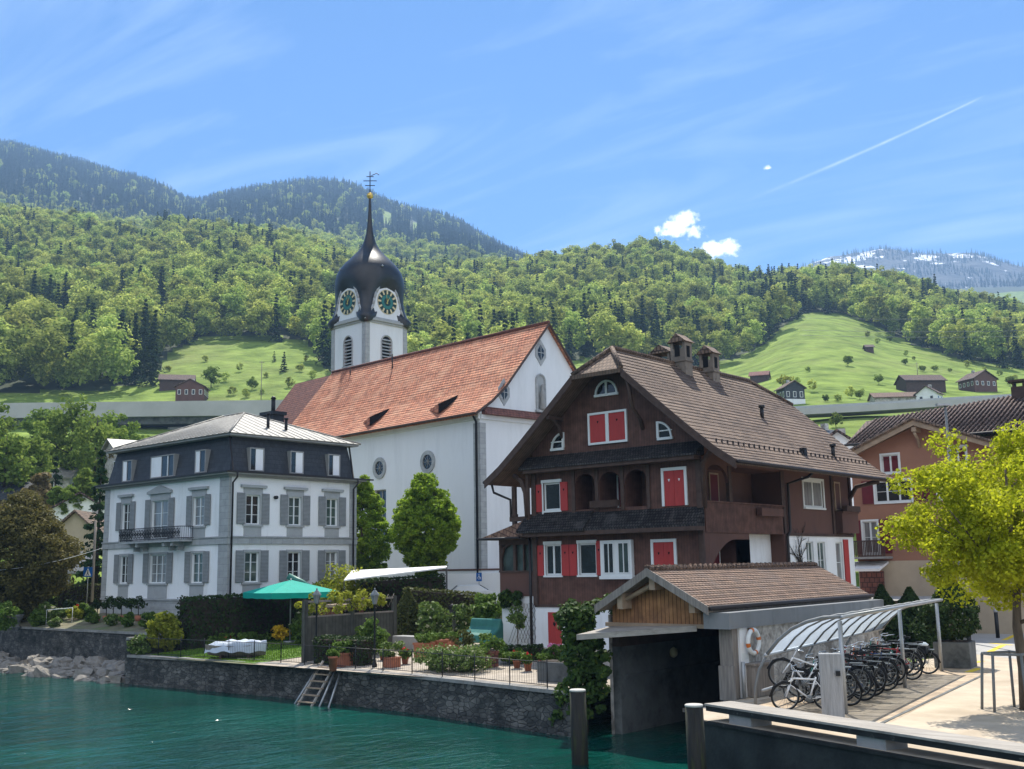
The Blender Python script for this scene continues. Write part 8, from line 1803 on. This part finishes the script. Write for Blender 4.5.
for k, (x, y, r, mt, lab) in enumerate(((30, 618, .9, 'lf_bush', 'rounded green bush between the yew and the pale rose bush'), (68, 614, .8, 'lf_hedge', 'dark green bush in front of the sunlit hedge'), (92, 624, .5, 'lf_bush', 'low green cushion plant before the first ball tree'), (112, 626, .5, 'lf_flower', 'pale cushion plant before the middle ball trees'), (128, 627, .6, 'lf_bush', 'low green cushion plant before the last ball trees'), (150, 628, .8, 'lf_bush', 'green bush left of the yellow green lakeside shrub'), (55, 627, .45, 'lf_flower', 'small pale plant on the sea wall coping'))):
    b = on_fore(x, y); b[2] = lz(b[0], b[1]); bush('shrub', lab, 'shrub', b, (r, r, r * .8), mt, 700, .13)
bush('flower', 'red flower in the bed at the far left of the sea wall', 'flower', on_fore(4, 625), (.25, .25, .3), 'redflower', 70, .12)

# ------------------------------------------------------------------ cars and signs
def car(label, c, rz, paint):
    t = thing('parked_car', label, 'car', c, rz, org=(0, 0, 0))
    prof = [(-2.1, .35), (-2.15, .7), (-2.0, .9), (-1.3, .98), (-.75, 1.42), (.75, 1.45), (1.5, 1.0), (2.1, .85), (2.15, .4)]; vs = []; fs = []; ys = (-.86, -.8, .8, .86); n = len(prof)
    m = MB()
    for k, y in enumerate(ys):
        for x, z in prof: sh_ = .12 if z > 1.05 else 0; vs.append((x * (.985 if k in (0, 3) else 1), math.copysign(abs(y) - sh_, y), z if k in (1, 2) else z - .02))
    for k in range(3):
        for i in range(n - 1): fs.append((k * n + i, k * n + i + 1, (k + 1) * n + i + 1, (k + 1) * n + i))
    fs.append(tuple(range(n))[::-1]); fs.append(tuple(range(3 * n, 4 * n))); fs.append((0, n, 2 * n, 3 * n, 4 * n - 1, 3 * n - 1, 2 * n - 1, n - 1)); m.mesh(vs, fs); m.build('body', M[paint], t)
    g = MB()
    for s in (-1, 1): g.prism([(-1.15, s * .752, .99), (1.3, s * .752, 1.02), (.7, s * .705, 1.40), (-.7, s * .705, 1.38)], (0, s * .03, 0))
    g.prism([(1.43, -.68, 1.06), (1.43, .68, 1.06), (.82, .64, 1.43), (.82, -.64, 1.43)], (.03, 0, .03)); g.prism([(-1.28, -.68, 1.02), (-1.28, .68, 1.02), (-.80, .64, 1.40), (-.80, -.64, 1.40)], (-.03, 0, .03)); g.build('car_window', M['glass'], t)
    for x in (-1.35, 1.35):
        for s in (-1, 1):
            w = MB(); w.lathe([(.0, -.1), (.31, -.1), (.32, 0), (.31, .1), (0, .1)], (x, s * .8, .32), 16, Matrix.Rotation(PI / 2, 3, 'X')); o = w.build('wheel', M['rubber'], t); r = MB(); r.lathe([(0, -.105), (.2, -.105), (.2, .105), (0, .105)], (x, s * .8, .32), 12, Matrix.Rotation(PI / 2, 3, 'X')); r.build('rim', M['chrome'], o)
    for s in (-1, 1): h = MB(); h.box(2.06, 2.15, s * .5 - .2, s * .5 + .2, .62, .78); h.build('headlight', M['white'], t); h = MB(); h.box(-2.15, -2.06, s * .6 - .15, s * .6 + .15, .68, .84); h.build('tail_light', M['red'], t)
b = at_depth(61, 597, 100); car('bright red small car parked behind the sunlit hedge by the yew', (b[0], b[1], float(b[2]) - .35), A40 + .4, 'car_red')
b = at_depth(468, 598, 79); car('white car parked at the foot of the church wall', (b[0], b[1], 3.55), A40 + .1, 'car_white')
t = thing('low_church_wall', 'low white wall with a parking sign at the foot of the church', 'wall', at_depth(478, 590, 82)); a, b = at_depth(440, 590, 82), at_depth(530, 590, 82); m = MB(); m.prism([(a[0], a[1], 3.5), (b[0], b[1], 3.5), (b[0], b[1] + .4, 3.5), (a[0], a[1] + .4, 3.5)], (0, 0, 2.3)); m.build('wall_body', M['plaster'], t)
def sign(label, x, y, w, h, dep, wheel=True):
    c = at_depth(x, y, dep); t = thing('parking_sign', label, 'sign', (c[0], c[1], 3.4)); f = Vector(-FW); U = Vector(RT); F = Fac((c[0], c[1], 0), U, f)
    m = MB(); F.box(m, -w / 2, w / 2, c[2] - h / 2, c[2] + h / 2, 0, .03); m.build('sign_plate', M['blue'], t); m = MB(); m.tube([F.P(0, 3.4, -.03), F.P(0, c[2] + h / 2, -.03)], .03, 6); m.build('sign_post', M['galv'], t)
    g = MB(); k = h * .3; z = c[2]   # seated figure in a wheelchair / pedestrian pictogram in white
    if wheel:
        F.ring(g, -.02 * w, z - k * .35, k * .42, k * .58, .031, .036, 14); F.box(g, -.05 * w, .05 * w, z - k * .2, z + k * .75, .031, .037); F.disc(g, 0, z + k * 1.0, k * .2, .031, .036, 10); F.box(g, 0, .25 * w, z - k * .2, z - k * .02, .031, .036); F.box(g, .2 * w, .29 * w, z - k * .9, z - k * .02, .031, .038)
    else:
        F.plate(g, [(-w * .38, z - h * .38), (w * .38, z - h * .38), (0, z + h * .40)], .031, .036)
    o = g.build('pictogram', M['white'], t)
    if not wheel:
        q = MB(); F.disc(q, 0, z + h * .12, h * .06, .037, .041, 10); F.box(q, -.05 * h, .05 * h, z - .12 * h, z + .05 * h, .037, .041); F.plate(q, [(-.02 * h, z - .12 * h), (.05 * h, z - .12 * h), (.14 * h, z - .34 * h), (.07 * h, z - .34 * h)], .037, .041); F.plate(q, [(-.05 * h, z - .12 * h), (.02 * h, z - .12 * h), (-.08 * h, z - .34 * h), (-.15 * h, z - .34 * h)], .037, .042); q.build('walking_figure', M['hole'], o)
sign('blue disabled parking sign on the low white church wall', 479, 577, .42, .62, 81); sign('blue and white pedestrian crossing sign by the lane left of the villa', 88, 572, .7, .75, 84, False)

# ------------------------------------------------------------------ bollards, tree guard
for k, (x, y, top, lab) in enumerate(((970, 650, 629, 'short dark bollard with a pale cap right of the planter tub'), (998, 638, 610, 'taller dark bollard farther along the street'))):
    b = on_z(x, y, 1.6); h = (y - top) / (F_PX / float((b - CP) @ CM[2])); t = thing('bollard', lab, 'bollard', b); m = MB(); m.tube([b, b + np.array([0, 0, h * .9])], .11, 10); m.build('bollard_post', M['iron'], t); m = MB(); m.tube([b + np.array([0, 0, h * .9]), b + np.array([0, 0, h])], .12, 10); m.build('bollard_cap', M['galv'], t)
def tree_guard():
    c = np.array([-10.93, 36.63, 1.6]); t = thing('tree_guard', 'grey steel hoop guard around the trunk of the young maple', 'tree guard', c); pts = [(-.85, -.35), (-.35, -.75), (.55, -.45), (.75, .35), (-.2, .75)]
    m = MB(); ring = [(c[0] + x * .85, c[1] + y * .85, c[2] + 1.72) for x, y in pts]; m.tube(ring + [ring[0]], .045, 6, smooth=False); m.build('guard_ring', M['steelpost'], t)
    for x, y in pts: m = MB(); m.tube([(c[0] + x, c[1] + y, c[2]), (c[0] + x * .85, c[1] + y * .85, c[2] + 1.72)], .045, 6); m.build('guard_leg', M['steelpost'], t)
tree_guard()

# ------------------------------------------------------------------ bicycle shelter and bicycles
S0 = np.array([-14.82, 33.0]); SD = np.array([-2.25, 15.5]) / math.hypot(2.25, 15.5); SP = np.array([-SD[1], SD[0]])
def sp(s, o, z): p = S0 + SD * s + SP * o; return (p[0], p[1], z)
def shelter():
    t = thing('bicycle_shelter', 'curved translucent bicycle shelter on thin steel posts beside the boathouse', 'shelter', sp(7.8, 1, 1.6))
    for s in (0.0, 7.9, 14.6):
        m = MB(); m.tube([sp(s, 0, 1.6), sp(s, 0, 4.42)], .075, 8); m.build('post', M['galv'], t)
    arc = [(-.15, 4.55), (.45, 4.52), (1.0, 4.38), (1.5, 4.15), (1.95, 3.8), (2.35, 3.35)]; low = [(2.35, 3.35), (2.65, 2.85), (2.8, 2.3), (2.85, 1.6)]
    L = 14.9; n = 9; vs = []; fs = []; m = MB()
    for i in range(n):
        a, b = -.2 + L * i / n + .05, -.2 + L * (i + 1) / n - .05
        for j in range(len(arc) - 1):
            p, q = arc[j], arc[j + 1]; m.poly([sp(a, p[0], p[1]), sp(b, p[0], p[1]), sp(b, q[0], q[1]), sp(a, q[0], q[1])])
    m.build('roof_panel', M['poly'], t)
    for i in range(n + 1):
        s = -.2 + L * i / n; h = MB(); h.tube([sp(s, o, z + .01) for o, z in arc], .06, 5); 
        if i % 3 == 0: h.tube([sp(s, o, z) for o, z in low], .05, 5)
        h.build('hoop', M['steelpost'], t)
    h = MB(); h.tube([sp(-.3, -.17, 4.55), sp(14.9, -.17, 4.55)], .065, 6); h.build('front_rail', M['galv'], t)
    h = MB(); h.tube([sp(-.3, 2.38, 3.32), sp(14.9, 2.38, 3.32)], .06, 6); h.tube([sp(-.1, 2.6, 2.2), sp(14.8, 2.6, 2.2)], .05, 6); h.build('rear_rail', M['galv'], t)
shelter()
def bicycle(label, frame_mat, saddle='rubber'):
    t = thing('bicycle', label, 'bicycle', (0, 0, 0), 0, 'bicycles under the shelter'); RX = Matrix.Rotation(PI / 2, 3, 'X')
    for x in (-.52, .52):
        m = MB(); R_, r_ = .335, .024; n, k = 28, 6; vs = []; fs = []
        for i in range(n):
            a = 2 * PI * i / n
            for j in range(k): b = 2 * PI * j / k; rr = R_ + r_ * math.cos(b); vs.append((x + rr * math.cos(a), r_ * math.sin(b), R_ + r_ + rr * math.sin(a)))
        for i in range(n):
            for j in range(k): fs.append((i * k + j, i * k + (j + 1) % k, (i + 1) % n * k + (j + 1) % k, (i + 1) % n * k + j))
        m.mesh(vs, fs, True); w = m.build('wheel', M['rubber'], t); c = Vector((x, 0, R_ + r_))
        s = MB(); s.tube([c + Vector((0, -.05, 0)), c + Vector((0, .05, 0))], .025, 8)
        for i in range(14): a = 2 * PI * i / 14; s.tube([c, c + Vector((.32 * math.cos(a), 0, .32 * math.sin(a)))], .004, 3, smooth=False)
        ri = []; 
        for i in range(25): a = 2 * PI * i / 24; ri.append(c + Vector((.31 * math.cos(a), 0, .31 * math.sin(a))))
        s.tube(ri, .012, 4); s.build('rim', M['steelpost'], w)
        g = MB(); arc = [c + Vector((.385 * math.cos(a), 0, .385 * math.sin(a))) for a in [math.radians(q) for q in ((20, 60, 100, 140, 180) if x < 0 else (0, 40, 80, 120, 150))]]; g.tube(arc, .022, 5); g.build('mudguard', M['iron'], t)
    zc = .36; f = MB(); bb = Vector((-.08, 0, .29)); st = Vector((-.24, 0, .82)); hd = Vector((.36, 0, .80)); hb = Vector((.40, 0, .66)); ra = Vector((-.52, 0, zc)); fa = Vector((.52, 0, zc))
    for a, b in ((bb, st), (st - Vector((-.02, 0, .06)), hd), (bb, hb), (hd, hb)): f.tube([a, b], .022, 6)
    for s in (-.05, .05): f.tube([bb + Vector((0, s * .6, 0)), ra + Vector((0, s, 0))], .012, 5); f.tube([st + Vector((.02, s * .3, -.08)), ra + Vector((0, s, 0))], .011, 5)
    f.build('bicycle_frame', M[frame_mat], t)
    k = MB(); 
    for s in (-.05, .05): k.tube([hb + Vector((.0, s * .6, 0)), fa + Vector((0, s, 0))], .015, 5)
    k.tube([hd, hd + Vector((-.05, 0, .2))], .016, 6); k.build('fork', M[frame_mat], t)
    h = MB(); c = hd + Vector((-.05, 0, .2)); h.tube([c + Vector((-.16, -.30, .04)), c + Vector((0, -.22, .03)), c + Vector((.03, 0, 0)), c + Vector((0, .22, .03)), c + Vector((-.16, .30, .04))], .015, 6); h.build('handlebar', M['chrome'], t)
    s = MB(); s.tube([st, st + Vector((-.04, 0, .12))], .015, 6); c = st + Vector((-.06, 0, .14)); s.mesh([c + Vector(v) for v in ((-.14, -.09, 0), (-.14, .09, 0), (.14, .02, -.01), (.14, -.02, -.01), (-.13, -.08, .06), (-.13, .08, .06), (.12, .02, .04), (.12, -.02, .04))], [(0, 1, 2, 3)[::-1], (4, 7, 6, 5), (0, 4, 5, 1), (1, 5, 6, 2), (2, 6, 7, 3), (3, 7, 4, 0)]); s.build('saddle', M[saddle], t)
    cr = MB(); cr.lathe([(0, -.02), (.09, -.02), (.09, .02), (0, .02)], bb, 14, RX); cr.tube([bb + Vector((0, -.07, 0)), bb + Vector((.12, -.09, -.12)), bb + Vector((.12, -.17, -.12))], .012, 5); cr.tube([bb + Vector((0, .07, 0)), bb + Vector((-.12, .09, .12)), bb + Vector((-.12, .17, .12))], .012, 5); cr.build('crankset', M['steelpost'], t)
    ca = MB(); ca.box(-.75, -.38, -.07, .07, .76, .78); ca.tube([(-.7, -.06, .77), (-.54, -.06, .40)], .008, 4); ca.tube([(-.7, .06, .77), (-.54, .06, .40)], .008, 4); ca.build('luggage_rack', M['steelpost'], t)
    return t
BK = [  # along the shelter, sideways offset, frame paint, label
 (.2, 1.3, .72, 'bk_white', 'white sports bicycle nearest the boathouse wall, turned along the quay'),
 (1.25, 1.1, 0, 'bk_black', 'black bicycle directly behind the bleached timber slab'),
 (1.95, 1.05, 0, 'bk_grey', 'grey bicycle just right of the front shelter post'),
 (2.65, 1.1, 0, 'bk_black', 'black bicycle behind the grey one near the front post'),
 (3.4, 1.0, 0, 'bk_blue', 'dark blue bicycle in the front half of the shelter'),
 (4.15, 1.1, 0, 'bk_black', 'black bicycle between the dark blue and the green bicycle'),
 (4.9, 1.05, 0, 'bk_green', 'green framed bicycle in the middle of the shelter'),
 (5.6, 1.1, 0, 'bk_red', 'bicycle with a dark red frame before the middle post'),
 (6.35, 1.0, 0, 'bk_black', 'black bicycle just in front of the middle post'),
 (7.1, 1.1, 0, 'bk_orange', 'bicycle with an orange frame at the middle post'),
 (8.6, 1.05, 0, 'bk_grey', 'grey bicycle just past the middle post'),
 (9.5, 1.1, 0, 'bk_green', 'green framed bicycle past the middle post'),
 (10.6, 1.0, 0, 'bk_white', 'white bicycle in the far half of the shelter'),
 (11.7, 1.1, 0, 'bk_black', 'black bicycle in the far half of the shelter'),

 (1.6, 1.5, 0, 'bk_grey', 'grey bicycle pushed deep under the roof behind the timber slab'),
 (2.3, .75, 0, 'bk_black', 'black bicycle standing out farthest by the front post'),
 (3.0, 1.55, 0, 'bk_green', 'dark green bicycle pushed deep under the front roof bay'),
 (3.8, .7, 0, 'bk_black', 'black bicycle standing out of the row left of the green one'),
 (4.5, 1.6, 0, 'bk_grey', 'grey bicycle deep under the middle roof bay'),
 (5.3, .75, 0, 'bk_black', 'black bicycle standing out before the dark red frame'),
 (6.0, 1.5, 0, 'bk_white', 'white bicycle deep under the roof behind the dark red frame'),
 (6.8, .8, 0, 'bk_blue', 'dark blue bicycle standing out at the middle post'),
 (8.0, 1.5, 0, 'bk_black', 'black bicycle deep under the roof past the middle post'),
 (9.1, .75, 0, 'bk_red', 'red bicycle standing out past the middle post'),
 (10.1, 1.5, 0, 'bk_black', 'black bicycle deep under the far roof bay'),
 (12.3, 1.4, 0, 'bk_grey', 'grey bicycle beside the last white bicycle'),
 (13.0, .9, 0, 'bk_white', 'last bicycle of the row, white, with a black basket'),
]
base_ang = math.atan2(SP[1], SP[0]); proto = None
for i, (s, o, turn, fm, lab) in enumerate(BK):
    if proto is None: proto = bicycle(lab, fm); c = proto
    else:
        c = copy_tree(proto); c['label'] = lab
        for ch in c.children:
            if ch.name.startswith(('bicycle_frame', 'fork')): ch.data = ch.data.copy(); ch.data.materials[0] = M[fm]
    p = sp(s, o, 1.61); c.location = p; c.rotation_euler = (math.radians(rnd.uniform(-11, 11)), 0, base_ang + (.6 if turn else rnd.uniform(-.3, .3))); c.scale = (1.3,) * 3; c.location.z += .28 * (i % 2) * (i > 0)
p = sp(13.0, .35, 2.45); m = MB(); m.box(p[0] - .2, p[0] + .2, p[1] - .22, p[1] + .22, p[2], p[2] + .3); solo(m, 'bicycle_basket', M['iron'], 'black basket on the rear of the last white bicycle', 'basket', p); m = MB(); m.lathe([(.0, .29), (.2, .3), (.24, .36), (.12, .44), (0, .46)], p, 10); solo(m, 'plastic_bag', M['white'], 'white bag lying on the black bicycle basket', 'bag', p)
# one more wheel up on the wall rack
c = copy_tree(proto); c['label'] = 'white bicycle hung upright on the rack by the first shelter hoop'; c.location = sp(.9, 1.7, 2.05); c.rotation_euler = (0, math.radians(-16), base_ang + .35); c.scale = (1.3,) * 3

# ------------------------------------------------------------------ air
def haze():
    m = bpy.data.materials.new('haze'); m.use_nodes = True; N = m.node_tree.nodes; N.clear(); out = N.new('ShaderNodeOutputMaterial'); v = N.new('ShaderNodeVolumePrincipled')
    v.inputs['Color'].default_value = (0.38, 0.62, 1.0, 1); v.inputs['Density'].default_value = 0.00017; v.inputs['Anisotropy'].default_value = 0.2
    m.node_tree.links.new(v.outputs[0], out.inputs['Volume'])
    b = MB(); b.box(-6000, 2200, -3100, 5900, -2, 1230); o = b.build('haze', m); o['kind'] = 'stuff'; tag(o, 'pale blue air between the village and the far ridges', 'haze')
haze()
